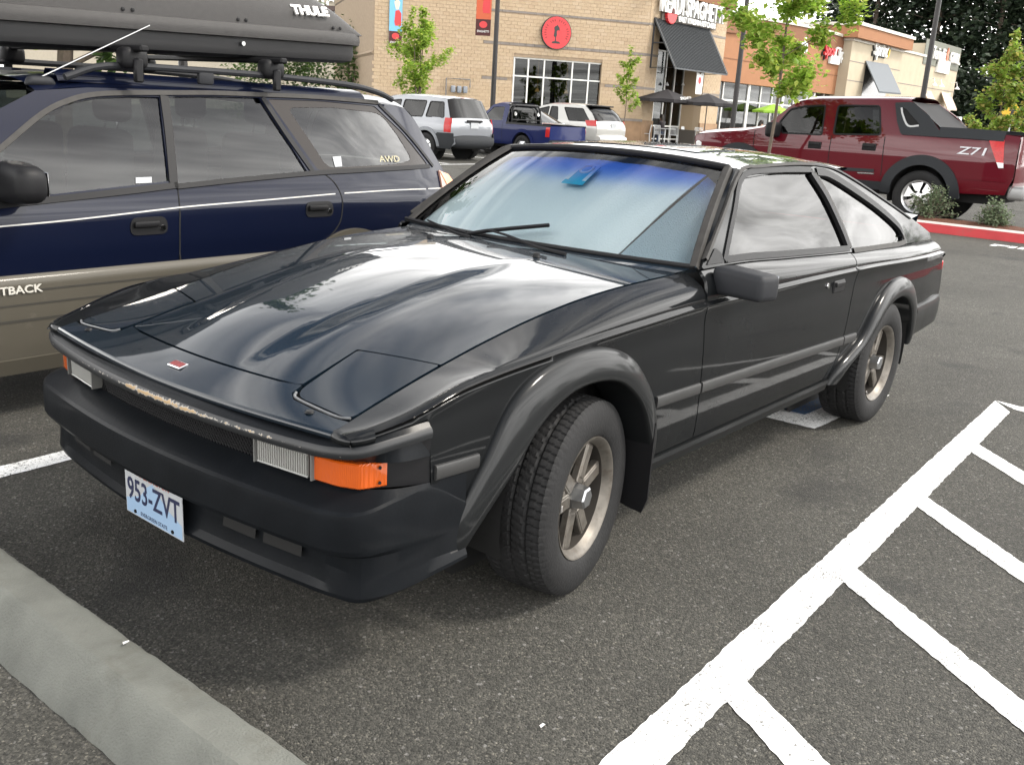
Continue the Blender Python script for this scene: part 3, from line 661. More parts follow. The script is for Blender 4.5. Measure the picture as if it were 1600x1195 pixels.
    def strip(nm, rows, m, nst=9, sharp=40, flip=True):
        cs = []
        for offs, zs in rows:
            half = []
            for k in range(nst):
                o_ = offs if isinstance(offs, (int, float)) else offs[k]; z_ = zs if isinstance(zs, (int, float)) else zs[k]
                half.append((PL[k][0]+NR[k][0]*o_, PL[k][1]+NR[k][1]*o_, z_))
            pts = [(x, -y, z) for x, y, z in half[::-1]][:-1]+half; cs.append(crv(pts, 5))
        return loft(nm, cs, m, car, flip=flip, sharp=sharp)
    up = [0, 0, 0, .004, .010, .020, .033, .042, .05]
    def zz(b): return [b+u for u in up]
    tuckin = [-.045]*5+[-.045, -.04, -.035, -.03]
    strip('bumper_fascia', [(tuckin, zz(.668)), ([-.03]*5+[-.028, -.020, -.016, -.014], zz(.667)), (-.006, zz(.655)), (.001, zz(.648)), (.003, zz(.638)), (.0, zz(.628)), (-.012, zz(.622)), ([-.05]*6+[-.006, -.003, 0], [.621]*9)], BUMPM, 8, 26)
    rec = [-.062, -.062, -.062, -.062, -.062, -.06, -.034, -.004, 0]
    strip('lamp_recess', [(rec, [.623]*6+[.655, .665, .67]), (rec, .546)], BLACKPL, 8)
    strip('bumper_shelf', [([-.06]*5+[-.05, -.014, -.003, 0], .549), ([.0245]*5+[.0165, .002, .0, 0], [.511]*5+[.516, .532, .538, .468])], BUMPM, 9, 24)
    strip('bumper', [([.0245]*5+[.0165, .002, .0, 0], [.511]*5+[.516, .532, .538, .468]), ([.0335]*5+[.023, .007, .002, .002], [.504]*5+[.509, .525, .532, .463]), ([.0365]*5+[.0255, .010, .004, .003], [.490]*5+[.495, .51, .52, .45]), ([.0365]*5+[.026, .011, .006, .004], .412), ([.031]*5+[.023, .010, .006, .004], .399), ([.020]*5+[.016, .008, .005, .004], .392), ([-.030]*4+[-.016, .0, .005, .004, .004], .384), ([-.032]*4+[-.024, -.004, .003, .003, .004], .335), ([-.030]*4+[-.018, -.004, .004, .005, .008], [.31]*6+[.32, .325, .335]),
        ([-.024]*4+[-.014, -.002, .008, .012, .016], [.288]*6+[.292, .302, .32]), ([-.010]*5+[.0, .010, .012, .016], [.270]*6+[.276, .29, .31]), ([-.012]*5+[-.004, -.002, 0, .0], [.258]*6+[.264, .28, .30]), ([-.10]*9, [.254]*6+[.262, .278, .30])], BUMPM, 9, 13)
    # worn paint along the fascia edge (bare yellowed plastic showing through in a band of its own shape)
    CHIP, nt, pb = _prin('worn_fascia_edge'); N, L = nt.nodes, nt.links; tc = N.new('ShaderNodeTexCoord'); sp_ = N.new('ShaderNodeSeparateXYZ'); L.new(tc.outputs['Object'], sp_.inputs[0])
    n1 = N.new('ShaderNodeTexNoise'); n1.inputs['Scale'].default_value = 55; n1.inputs['Detail'].default_value = 8; n1.inputs['Roughness'].default_value = .7; L.new(tc.outputs['Object'], n1.inputs['Vector'])
    rp_ = N.new('ShaderNodeValToRGB'); e = rp_.color_ramp.elements; e[0].position = 0; e[0].color = (.06,)*3+(1,); e[1].position = 1; e[1].color = (.02,)*3+(1,)
    for q, v in ((.22, .10), (.40, .14), (.45, .32), (.52, .36), (.62, .32), (.67, .22), (.80, .17), (.86, .08)): k = e.new(q); k.color = (v, v, v, 1)
    my = N.new('ShaderNodeMapRange'); my.inputs['From Min'].default_value = -.85; my.inputs['From Max'].default_value = .85; L.new(sp_.outputs['Y'], my.inputs[0]); L.new(my.outputs[0], rp_.inputs[0])
    ad = N.new('ShaderNodeMath'); L.new(n1.outputs['Fac'], ad.inputs[0]); L.new(rp_.outputs[0], ad.inputs[1])
    mz = N.new('ShaderNodeMath'); mz.operation = 'SUBTRACT'; mz.inputs[1].default_value = .646; L.new(sp_.outputs['Z'], mz.inputs[0]); mab = N.new('ShaderNodeMath'); mab.operation = 'ABSOLUTE'; L.new(mz.outputs[0], mab.inputs[0]); mzz = N.new('ShaderNodeMath'); mzz.operation = 'MULTIPLY_ADD'; mzz.inputs[1].default_value = -30; L.new(mab.outputs[0], mzz.inputs[0]); L.new(ad.outputs[0], mzz.inputs[2])
    th = N.new('ShaderNodeMapRange'); th.inputs['From Min'].default_value = .66; th.inputs['From Max'].default_value = .69; L.new(mzz.outputs[0], th.inputs[0]); th2 = N.new('ShaderNodeMapRange'); th2.inputs['From Min'].default_value = .72; th2.inputs['From Max'].default_value = .76; L.new(mzz.outputs[0], th2.inputs[0])
    cm = N.new('ShaderNodeMix'); cm.data_type = 'RGBA'; cm.inputs['A'].default_value = (.30, .285, .26, 1); cm.inputs['B'].default_value = (.32, .205, .085, 1); L.new(th2.outputs[0], cm.inputs['Factor'])
    c2_ = N.new('ShaderNodeMix'); c2_.data_type = 'RGBA'; c2_.inputs['A'].default_value = (.006, .007, .0085, 1); L.new(cm.outputs['Result'], c2_.inputs['B']); L.new(th.outputs[0], c2_.inputs['Factor']); L.new(c2_.outputs['Result'], pb.inputs['Base Color']); pb.inputs['Roughness'].default_value = .45
    strip('fascia_edge', [([-.0045]*9, zz(.6562)), ([.0022]*9, zz(.6482)), ([.0042]*9, zz(.638)), ([.0012]*9, zz(.6275))], CHIP, 8, 60)
    # grille: crossing bars in front of a black box
    gx = lambda y: float(np.interp(abs(y), [p[1] for p in PL], [p[0] for p in PL]))-.055
    b = MB(); n = 74
    for k in range(-n//2, n//2):
        y0 = k*.0125
        for dy in (.05, -.05):
            a0, a1 = y0, y0+dy
            if abs(a0) > .415 or abs(a1) > .415: continue
            b.tube([(gx(a0), a0, .549), (gx((a0+a1)/2)+.002, (a0+a1)/2, .585), (gx(a1), a1, .621)], .0024, 5)
    b.build('grille', BLACKPL, car, True)
    # lamps
    def on_nose(y, off):
        k = int(np.searchsorted([p[1] for p in PL], y)-1); k = max(0, min(k, 7)); t = (y-PL[k][1])/(PL[k+1][1]-PL[k][1])
        p = np.array(PL[k])*(1-t)+np.array(PL[k+1])*t; n_ = np.array(NR[k])*(1-t)+np.array(NR[k+1])*t; return p+n_*off
    for s in (1, -1):
        def lamp(nm, stations, m, z0=.551, z1=.618):
            cs = []
            for off, za in ((-.066, z0), (-.036, z0), (-.032, z0+.004), (-.032, z1-.004), (-.036, z1), (-.066, z1)):
                c = []
                for st in stations: p = on_nose(st, off); c.append((p[0], s*p[1], za))
                cs.append(c)
            V = [p for c in cs for p in c]; n_ = len(cs[0]); F = [(i*n_+k, i*n_+k+1, (i+1)*n_+k+1, (i+1)*n_+k) for i in range(5) for k in range(n_-1)]
            F += [tuple(i*n_ for i in range(6)), tuple(i*n_+n_-1 for i in range(5, -1, -1))]
            o = MB().add(V, F).build(nm, m, car, True, 40); return o
        fl = lamp('fog_lamp', np.linspace(.428, .616, 10), CLEAR); rb_ = MB()
        for k in range(22):
            p = on_nose(.436+k*.0082, -.031); rb_.box((p[0], s*p[1], .5845), (.004, .0028, .056))
        for zc_ in (.5545, .6145):
            a, c2 = on_nose(.43, -.031), on_nose(.614, -.031); rb_.tube([(a[0], s*a[1], zc_), (c2[0], s*c2[1], zc_)], .003, 4)
        tag(rb_.build('lens_ribs', mat('rib_glint', (.42, .42, .40), .25, .3, coat=.5), fl), kind='stuff')
        ts = lamp('turn_signal', list(np.linspace(.632, .70, 5))+list(np.linspace(.72, .806, 12)), AMBER)
        for zc_ in (.565, .605):
            p = on_nose(.798, -.029); MB().lathe([(0, .003), (.004, .003), (.005, 0)], 8, (p[0], s*p[1], zc_)).build('screw', BLACKPL, ts)
        for y0, y1 in ((.6205, .6245), (.419, .423)):   # thin frames between lamps
            a, c2 = on_nose(y0, -.042), on_nose(y1, -.042); MB().box(((a[0]+c2[0])/2, s*(y0+y1)/2, .585), (.034, .005, .068)).build('lamp_frame', mat('dull_frame', (.12, .12, .115), .5), car)
        # dark intakes in the lower valance
        for y0, y1 in ((.30, .43), (.46, .60)):
            b = MB(); yy = np.linspace(y0, y1, 5)
            for a, c2 in zip(yy[:-1], yy[1:]):
                p, q = on_nose(a, -.022), on_nose(c2, -.022); b.add([(p[0], s*p[1], .365), (q[0], s*q[1], .365), (q[0]+.004, s*q[1], .335), (p[0]+.004, s*p[1], .335)], [(0, 1, 2, 3)])
            b.build('intake', BLACKV, car)
    # ---- licence plate
    pl = MB().box((.957, 0, .319), (.003, .305, .152), bev=.001).build('licence_plate', PLATEW, car); tag(pl, 'white and pale blue licence plate reading 953-ZVT')
    mtn = [(-.13, -.025), (-.07, -.005), (-.03, .035), (0, .052), (.03, .03), (.075, -.003), (.13, -.022)]
    b = MB(); b.prism([(-.148, -.072), (.148, -.072)]+[(.148, -.03)]+mtn[::-1]+[(-.148, -.03)], lambda a, c2, t: (t, a, .319+c2), .9587, .9591); b.build('mountain_print', PLATEB, pl)
    FM = lambda z, y=0: frame((.9594, y, z), (0, 1, 0))
    text('plate_number', '953-ZVT', INKBLUE, pl, .098, FM(.322), .0004, .78, bold=.0012)
    text('state_name', 'WASHINGTON', INKRED, pl, .026, FM(.381), .0003, 1.0)
    text('motto', 'EVERGREEN STATE', INKBLUE, pl, .017, FM(.258), .0003, 1.0)
    for y in (-.10, .10): MB().lathe([(0, .003), (.006, .003), (.006, 0)], 8, (.959, y, .257), 'x').build('bolt', BLACKPL, pl)
    # ---- nose badge
    p = top(.852, -.015); b = MB().box((0, 0, 0), (.032, .062, .006), bev=.002); bd = b.build('badge', CHROME, car); bd.location = (p[0], p[1], p[2]+.003); bd.rotation_euler = (0, R(14), 0)
    q = MB().box((0, 0, .0035), (.022, .050, .003)).build('badge_inlay', mat('badge_red', (.16, .02, .02), .3, var=.5, vscale=80), bd)
    # ---- greenhouse
    def gh(x, z): return (x, YB(x)-.46*(z-ZB(x)), z)
    roof_e = Spl([(-1.25, 1.288), (-1.45, 1.305), (-1.8, 1.312), (-2.1, 1.306), (-2.3, 1.286), (-2.6, 1.215), (-3.0, 1.105), (-3.4, .992), (-3.62, .928), (-3.75, .885)])
    dwin = [(-.945, .972), (-1.125, 1.13), (-1.285, 1.256), (-1.6, 1.272), (-1.985, 1.268), (-2.09, 1.16), (-2.165, 1.02), (-2.20, .922)]
    qwin = rounded([(-2.075, 1.258), (-2.20, 1.246), (-2.42, 1.185), (-2.78, 1.075), (-3.06, .968), (-3.10, .925), (-3.06, .893), (-2.62, .905), (-2.27, .918), (-2.235, 1.02), (-2.16, 1.16)], [.02, .05, 0, 0, .04, .04, .03, 0, .01, 0, 0])
    top_pts = [(x, roof_e(x)) for x in np.linspace(-1.262, -3.715, 40)]
    gpoly = [(-.775, ZB(-.775)+.003), (-1.0, 1.108), (-1.262, 1.287)]+top_pts+[(x, ZB(x)+.003) for x in np.linspace(-3.715, -.8, 36)]
    for s in (1, -1):
        gs = sided(gh, s)
        panel('window_surround', gpoly, gs, PAINTS, car, holes=[dwin, qwin], res=.035, thick=.035, hint=(0, s, .4))
        panel('door_glass', dwin, sided(lambda x, z: (lambda p: (p[0], p[1]-.012, p[2]))(gh(x, z)), s), DARKTINT, car, res=.08, thick=0, hint=(0, s, .4))
        panel('quarter_glass', qwin, sided(lambda x, z: (lambda p: (p[0], p[1]-.012, p[2]))(gh(x, z)), s), DARKTINT, car, res=.08, thick=0, hint=(0, s, .4))
        def seal(nm, pts, w, m, lift=.006): ribbon(nm, pts, gs, w, m, car, lift, s)
        seal('window_seal', [(-2.205, .925), (-2.175, 1.02), (-2.10, 1.16), (-1.995, 1.27)], .034, BLACKPL)
        seal('pillar_strip', [(-2.232, .925), (-2.203, 1.02), (-2.132, 1.16), (-2.035, 1.262)], .020, TRIMRUB, .004)
        seal('window_seal', [(-.935, .972), (-1.115, 1.135), (-1.28, 1.264), (-1.6, 1.281), (-1.995, 1.277)], .024, BLACKPL)
        seal('window_seal', [(x, ZB(x)+.020) for x in np.linspace(-.95, -2.2, 8)], .026, BLACKPL)
        seal('window_seal', [(-2.06, 1.268), (-2.20, 1.256), (-2.43, 1.196), (-2.79, 1.086), (-3.05, .985), (-3.11, .935)], .036, BLACKPL)
        seal('window_seal', [(-3.11, .925), (-3.07, .888), (-2.62, .899), (-2.25, .911)], .024, TRIMRUB)
        seal('drip_rail', [(-.80, .985), (-1.0, 1.118), (-1.258, 1.279), (-1.45, 1.296), (-1.8, 1.303), (-2.05, 1.299)], .013, TRIMRUB, .010)
        seal('drip_rail', [(-2.06, 1.299), (-2.3, 1.277), (-2.6, 1.207), (-3.0, 1.097), (-3.35, .998)], .010, BLACKPL, .006)
        # mirror
        if s > 0:
            mo = rbox('door_mirror', (-.845, s*.900, .917), (.125, .225, .104), .022, GREYPL, car, 4, lambda x, y, z: (x*(1-.12*max(0, y*s)), y, z*(1-.10*max(0, y*s))), R(-14)*s)
            rbox('mirror_glass', (-.063, 0, 0), (.004, .185, .078), .002, CHROME, mo, 1)
            rbox('mirror_arm', (.01, -s*.11, -.02), (.07, .09, .05), .012, BLACKPL, mo, 2)
        panel('mirror_base', rounded([(-.80, .968), (-.93, .966), (-.925, 1.0), (-.89, 1.02)], .008), gs, BLACKPL, car, res=.05, hint=(0, s, .4), off=.004)
    # roof with crown, hatch behind it
    def roof(x, sgn):
        ze = roof_e(x); ye = gh(x, ze)[1]; c = Spl([(-1.2, .036), (-1.8, .038), (-2.3, .036), (-2.7, .03), (-3.7, .022)])(x)
        return (x, sgn*ye, ze+c*(1-abs(sgn)**2.4))
    def wsb(s): return np.array((-.615-.165*s*s, .728*s, .972-.014*s*s))
    def wst(s): return np.array((-1.205-.060*s*s, .568*s, 1.318-.030*abs(s)**2.2))
    def wsf(s, t): p = wsb(s)*(1-t)+wst(s)*t; return p+np.array((.5, 0, .85))*.018*4*t*(1-t)
    front = [(-1.212-.052*v*v, v) for v in np.linspace(-1, 1, 13)]
    panel('roof', front+[(-2.36, 1), (-2.36, -1)], lambda x, v: roof(x, v), PAINT, car, res=.05, hint=(0, 0, 1))
    hg = [(-2.47, -.80), (-2.47, .80), (-3.36, .80), (-3.36, -.80)]
    hatch = panel('hatch', [(-2.367, -1), (-2.367, 1), (-3.715, 1), (-3.715, -1)], lambda x, v: roof(x, v), PAINT, car, holes=[hg], res=.06, hint=(0, 0, 1))
    panel('hatch_glass', hg, lambda x, v: roof(x, v), DARKTINT, hatch, res=.1, thick=0, hint=(0, 0, 1), off=-.004)
    # sun roof outline, rear visor and tail lip
    sr = panel('sunroof', rounded([(-1.42, -.55), (-1.42, .55), (-1.80, .55), (-1.80, -.55)], .04), lambda x, v: roof(x, v), PAINT, car, res=.06, thick=.004, hint=(0, 0, 1), off=.004)
    cs = [[(lambda p: (p[0]+dx, p[1], p[2]+dz))(roof(-2.42, v)) for v in np.linspace(-.93, .93, 17)] for dx, dz in ((.02, -.004), (-.02, .008), (-.12, .012), (-.15, .008), (-.15, .002), (-.10, -.004))]
    loft('rear_visor', cs, PAINT, car, sharp=30)
    cs = [[(lambda p: (p[0]+dx, p[1], p[2]+dz))(roof(-3.50, v)) for v in np.linspace(-.9, .9, 17)] for dx, dz in ((0, .0), (-.14, .016), (-.20, .024), (-.205, .012), (-.18, -.04), (0, -.03))]
    loft('tail_spoiler', cs, PAINT, car, sharp=30)
    # windshield, its trim and what stands behind it
    WSG = glass('windshield_glass', (.92, .98, .99), .03, band=(1.195, 1.272, (.24, .44, .95)), refl=.62)
    panel('windshield', [(s, 0.0) for s in np.linspace(-1, 1, 13)]+[(s, 1.0) for s in np.linspace(1, -1, 13)], lambda s, t: tuple(wsf(s, t)), WSG, car, res=.07, thick=0, hint=(.5, 0, .8))
    MB().tube([tuple(wsf(s, 1.0)+np.array((.004, 0, .004))) for s in np.linspace(-1, 1, 25)], .013, 8).build('windshield_trim', BLACKPL, car, True)
    MB().tube([tuple(wsf(s, 0.0)+np.array((.006, 0, .0))) for s in np.linspace(-1, 1, 25)], .010, 8).build('windshield_trim', BLACKPL, car, True)
    for s in (1, -1):
        cs = [[tuple(wsf(s, t)+np.array(d)) for t in np.linspace(-.02, 1.0, 12)] for d in ((.010, -.020*s, .005), (.014, -.012*s, .012), (.012, .010*s, .014), (.0, .018*s, .0))]
        loft('windshield_side_trim', cs, TRIMRUB, car, flip=(s < 0))
        o_, i_ = [], []
        for t in np.linspace(0, 1, 12):
            x, z = -.775+(-1.262+.775)*t, ZB(-.775)+.003+(1.287-ZB(-.775)-.003)*t; g = gh(x, z); i_.append(tuple(wsf(s, t)+np.array((.002, .014*s, .0)))); o_.append((g[0], s*g[1], g[2]))
        loft('windshield_pillar', [i_, [((a[0]+b_[0])/2+.006, (a[1]+b_[1])/2+s*.006, (a[2]+b_[2])/2+.006) for a, b_ in zip(i_, o_)], o_], PAINTS, car, flip=(s < 0))
    # cowl between hood and glass
    cs = []
    for k in (0, .5, 1):
        cs.append([tuple(np.array(top(-.535-.36*(y*.69)**2, y*.69))*(1-k)+(wsb(y)+np.array((.004, 0, -.004)))*k) for y in np.linspace(-1, 1, 21)])
    loft('cowl', cs, PAINT, car, flip=True)
    # folded foil sun shade behind the windshield
    FOIL = mat('foil_sunshade', (.90, .97, .98), .42, .1, bump=.0)
    nt = FOIL.node_tree; N, L = nt.nodes, nt.links; p_ = N['Principled BSDF']; tc = N.new('ShaderNodeTexCoord'); vo = N.new('ShaderNodeTexVoronoi'); vo.inputs['Scale'].default_value = 120; L.new(tc.outputs['Object'], vo.inputs['Vector'])
    bp = N.new('ShaderNodeBump'); bp.inputs['Strength'].default_value = .14; bp.inputs['Distance'].default_value = .01; L.new(vo.outputs['Distance'], bp.inputs['Height']); L.new(bp.outputs[0], p_.inputs['Normal'])
    def shade(s, t):
        p = wsf(s, t); n = np.array((.5, 0, .85)); d = .035+.005*abs(((s+1)*2.5) % 1-.5)*2+.006*math.sin(t*5+s*2)*.5
        return tuple(p-n*d)
    panel('sun_shade', [(s, .06) for s in np.linspace(-.97, .58, 12)]+[(s, .96) for s in np.linspace(.84, -.97, 12)], shade, FOIL, car, res=.035, thick=.004, hint=(.5, 0, .8))
    def flap(s, t):
        p = wsf(s, t); n = np.array((.5, 0, .85)); sb = .58+.26*(t-.06)/.9; d = .04+(s-sb)*.55*.6
        return tuple(p-n*d)
    panel('sun_shade_flap', [(.585, .04), (.97, .04), (.965, .92), (.85, .96)], flap, mat('shaded_foil_flap', (.40, .52, .58), .42, .6, bump=.3, bscale=160), car, res=.04, thick=.004, hint=(.5, 0, .8))  # curled facet of the same foil, its shading put into a darker colour
    MB().prism([(-.62, .2), (-1.2, .2), (-1.25, .93), (-.64, .93)], lambda a, b_, t: (a, t, b_), -.70, .70).build('dashboard', mat('dash_black', (.012, .012, .013), .7), car)
    # hanging tag
    tg = empty('hanging_permit'); tag(tg, 'blue hanging tag behind the windshield of the dark coupe', 'tag')
    def tagp(a, b_): p = wsf(.02+a, .72+b_); return tuple(p-np.array((.5, 0, .85))*.012)
    BT = mat('tag_blue', (.03, .50, .78), .5); WT = mat('tag_white', (.75, .85, .9), .5)
    panel('card', [(-.085, -.12), (.085, -.12), (.085, .10), (-.085, .10)], tagp, BT, tg, res=.05, thick=.002, hint=(.5, 0, .8))
    for a0, a1 in ((-.085, -.055), (.055, .085)): panel('card_edge', [(a0, -.08), (a1, -.08), (a1, .10), (a0, .10)], lambda a, b_: tuple(np.array(tagp(a, b_))+np.array((.5, 0, .85))*.002), WT, tg, res=.05, thick=0, hint=(.5, 0, .8))
    ringp = [tuple(np.array(tagp(.045*math.cos(t), .055+.045*math.sin(t)))+np.array((.5, 0, .85))*.003) for t in np.linspace(0, 2*math.pi, 25)]; MB().tube(ringp, .005, 6, cap=False).build('hook_ring', WT, tg, True)
    # wipers (placed on the glass)
    wn = np.array((.518, 0, .855)); wp0 = np.array((-.615, 0, .972))+wn*.020
    def onws(px, py, lift=0.0): return tuple(onplane_n(px, py, wp0+wn*lift, wn))
    for pts_b, pts_a in (([(728, 366), (760, 361), (800, 357), (858, 352)], [(884, 397), (838, 386), (790, 367), (762, 359)]), ([(634, 341), (660, 348), (700, 356), (728, 364)], [(735, 371), (712, 364), (690, 354), (668, 344)])):
        wz = MB(); wz.tube([onws(*q, .004) for q in pts_b], .008, 6); wz.tube([tuple(np.array(onws(q[0], q[1], .016))) for q in pts_b], .005, 5)
        for t in (.1, .35, .6, .85):
            i = t*(len(pts_b)-1); k = int(i); q = np.array(pts_b[k])*(1-(i-k))+np.array(pts_b[min(k+1, len(pts_b)-1)])*(i-k); wz.tube([onws(*q, .004), onws(*q, .014)], .004, 5)
        w = wz.build('wiper_blade', BLACKPL, car, True)
        MB().tube([onws(*q, .012+.006*i) for i, q in enumerate(pts_a)], [.008, .007, .005, .004], 6).build('wiper_arm', BLACKPL, w, True)
    # ---- tail
    Bx('tail_panel', (-3.70, 0, .675), (.03, 1.50, .29), PAINTS, car)
    for s in (1, -1): Bx('tail_lamp', (-3.722, s*.60, .675), (.05, .35, .14), REDLENS, car, bev=.008)
    def rb(x, dy, z): return (x, W(x)+dy, z)
    pth = [(-3.10, .848), (-3.3, .838), (-3.55, .822), (-3.66, .80), (-3.72, .74), (-3.75, .55), (-3.76, .25), (-3.76, 0)]
    cs = []
    for off, z in ((-.02, .552), (.006, .548), (.012, .53), (.012, .46), (.004, .40), (-.03, .365), (-.12, .36)):
        hf_ = [(x+(-off if i > 3 else -.3*off*0), y+(off if i < 5 else 0), z+(.0 if i > 0 else -.0)) for i, (x, y) in enumerate(pth)]
        cs.append(crv(hf_+[(x, -y, z_) for x, y, z_ in hf_[::-1][1:]], 3))
    loft('rear_bumper', cs, FLAREM, car, flip=True)
    # ---- wheels
    b = MB()
    b.lathe([(.160, -.085), (.168, .03), (.172, .072)], 64, mi=2); b.lathe([(.172, .072), (.182, .088), (.192, .100), (.1975, .102), (.199, .094)], 64)
    b.lathe([(0, .005), (.168, .005)], 48, mi=1)
    for c0 in (22, 142, 262):
        for dd in (-23, 23):
            a = R(c0+dd); ca, sa = math.cos(a), math.sin(a); ax = ((ca, 0, sa), (0, 1, 0), (-sa, 0, ca))
            b.box((ca*.108, .050, sa*.108), (.135, .026, .052), ax=ax, bev=.003); b.box((ca*.112, .062, sa*.112), (.11, .006, .036), ax=ax, bev=.002)
        a = R(c0); ca, sa = math.cos(a), math.sin(a); ax = ((ca, 0, sa), (0, 1, 0), (-sa, 0, ca)); b.box((ca*.062, .042, sa*.062), (.05, .03, .075), ax=ax, bev=.004)
    b.lathe([(.0, .055), (.052, .055), (.058, .03)], 24)
    wh = b.build('wheel', [WHEELM, BLACKV, mat('dark_brown_barrel', (.028, .024, .02), .6, .2, var=.3)], None, True, 35)  # barrel colour darker and browner than the spokes and lip
    V, F = wheel_tyre_mesh(.318, .196, .225, True, 400); mk('tyre', V, F, RUBBER, wh, True, 30)
    hc = MB(); hc.lathe([(0, .104), (.030, .104), (.036, .099), (.040, .062), (.042, .05)], 6); hc.build('hub_cap', mat('dull_hub_cap', (.35, .36, .37), .28, .9, var=.15, vscale=30), wh, False)
    MB().box((.188, .103, .03), (.010, .006, .022), bev=.002).build('balance_weight', mat('lead_weight', (.25, .24, .23), .5, .5), wh)
    first = True
    for x, y in ((0, .752), (-2.615, .757)):
        for s in (1, -1):
            place_wheel(wh, car, x, s*y, .314, s, first, R(10.4) if x == 0 else 0); first = False
    return car
supra = build_supra()
# ------------------------------------------------------------------ generic car shell: sides as cut panels, top lofted across
def rebase(root, loc):
    for c in root.children: c.location = Vector(c.location)-Vector(loc)
    root.location = loc
class Shell:
    def __init__(s, root, yfun, T=None, cy=0.0):
        """yfun(x,z): half width; T: local->world matrix of the root"""
        s.root = root; s.y = yfun; s.T = T or Matrix.Identity(4); s.Ti = s.T.inverted()
    def surf(s, sg=1, off=0.0):
        return lambda x, z: (x, sg*(s.y(x, z)+off), z)
    def px(s, pts):
        """photo pixels -> (x,z) on the left side surface"""
        o = s.Ti @ Vector(CP); out = []
        for (a, b) in pts:
            d = s.Ti.to_3x3() @ Vector(ray(a, b)); y = s.y(0, .9)
            for _ in range(12):
                t = (y-o.y)/d.y; x, z = o.x+d.x*t, o.z+d.z*t; y = s.y(x, z)
            out.append((x, z))
        return out
    def panel(s, name, poly, m, sg=1, holes=(), res=.06, thick=.03, off=0.0, parent=None):
        return panel(name, poly, s.surf(sg), m, parent or s.root, holes, res, thick, (0, sg, .15), off)
    def strip(s, name, pts, w, m, sg=1, lift=.004, parent=None, sub=4):
        return ribbon(name, pts, s.surf(sg), w, m, parent or s.root, lift, sg, sub)
    def top(s, name, nodes, m, crown=.05, p=4.0, nrm=None, parent=None, ns=17, flip=False, sub=3, yk=1.0, sharp=35):
        """loft across the car along a path of (x,z) nodes"""
        P = crv([np.array(n, float) for n in nodes], sub) if len(nodes) > 2 else [np.array(nodes[0], float)*(1-t)+np.array(nodes[1], float)*t for t in np.linspace(0, 1, 5)]
        rows = []
        for i, q in enumerate(P):
            t = P[min(i+1, len(P)-1)]-P[max(i-1, 0)]; t /= np.linalg.norm(t)+1e-9; n = np.array((-t[1], t[0]))
            if n@(np.array(nrm) if nrm else np.array((0, 1))) < 0: n = -n
            ye = s.y(q[0], q[1])*yk; c = crown if not callable(crown) else crown(q[0])
            rows.append([(q[0]+n[0]*c*(1-abs(v)**p), v*ye, q[1]+n[1]*c*(1-abs(v)**p)) for v in [math.sin(math.pi/2*u) for u in np.linspace(-1, 1, ns)]])
        V = [p_ for r in rows for p_ in r]; k = len(rows[0]); F = [(i*k+j, i*k+j+1, (i+1)*k+j+1, (i+1)*k+j) for i in range(len(rows)-1) for j in range(k-1)]
        o = mk(name, V, F, m, parent or s.root, True, sharp); bm = bmesh.new(); bm.from_mesh(o.data); bmesh.ops.recalc_face_normals(bm, faces=bm.faces)
        tot = sum((f.normal*f.calc_area() for f in bm.faces), Vector()); w = Vector(((nrm[0] if nrm else 0), 0, (nrm[1] if nrm else 1)))
        if tot.dot(w) < 0: bmesh.ops.reverse_faces(bm, faces=bm.faces)
        bm.to_mesh(o.data); bm.free(); return o
def arch_pts(xc, zc, r, z0, n=14, rx=None):
    """arch outline from rear foot over the top to the front foot (x rising)"""
    rx = rx or r; a0 = math.asin(max(-1, min(1, (z0-zc)/r))); return [(xc-rx*math.cos(a), zc+r*math.sin(a)) for a in np.linspace(a0, math.pi-a0, n)]
def seat(root, x, y, z, s=1.0, m=None, head=True):
    """front-facing seat as one part: cushion, back, head rest"""
    m = m or SEAT; o = rbox('seat', (x-.22, y, z+.40), (.16*s, .48*s, .62*s), .05, m, root, 3, lambda a, b, c: (a-.35*c*.5, b*(1-.12*max(0, c)), c))
    rbox('cushion', (.28, 0, -.30), (.50*s, .50*s, .16), .05, m, o, 2)
    if head:
        rbox('headrest', (-.085, 0, .43), (.10*s, .27*s, .18*s), .045, m, o, 3)
        for yy in (-.06, .06): MB().tube([(-.06, yy, .26), (-.085, yy, .36)], .007, 6).build('headrest_post', CHROME, o, True)
    return o
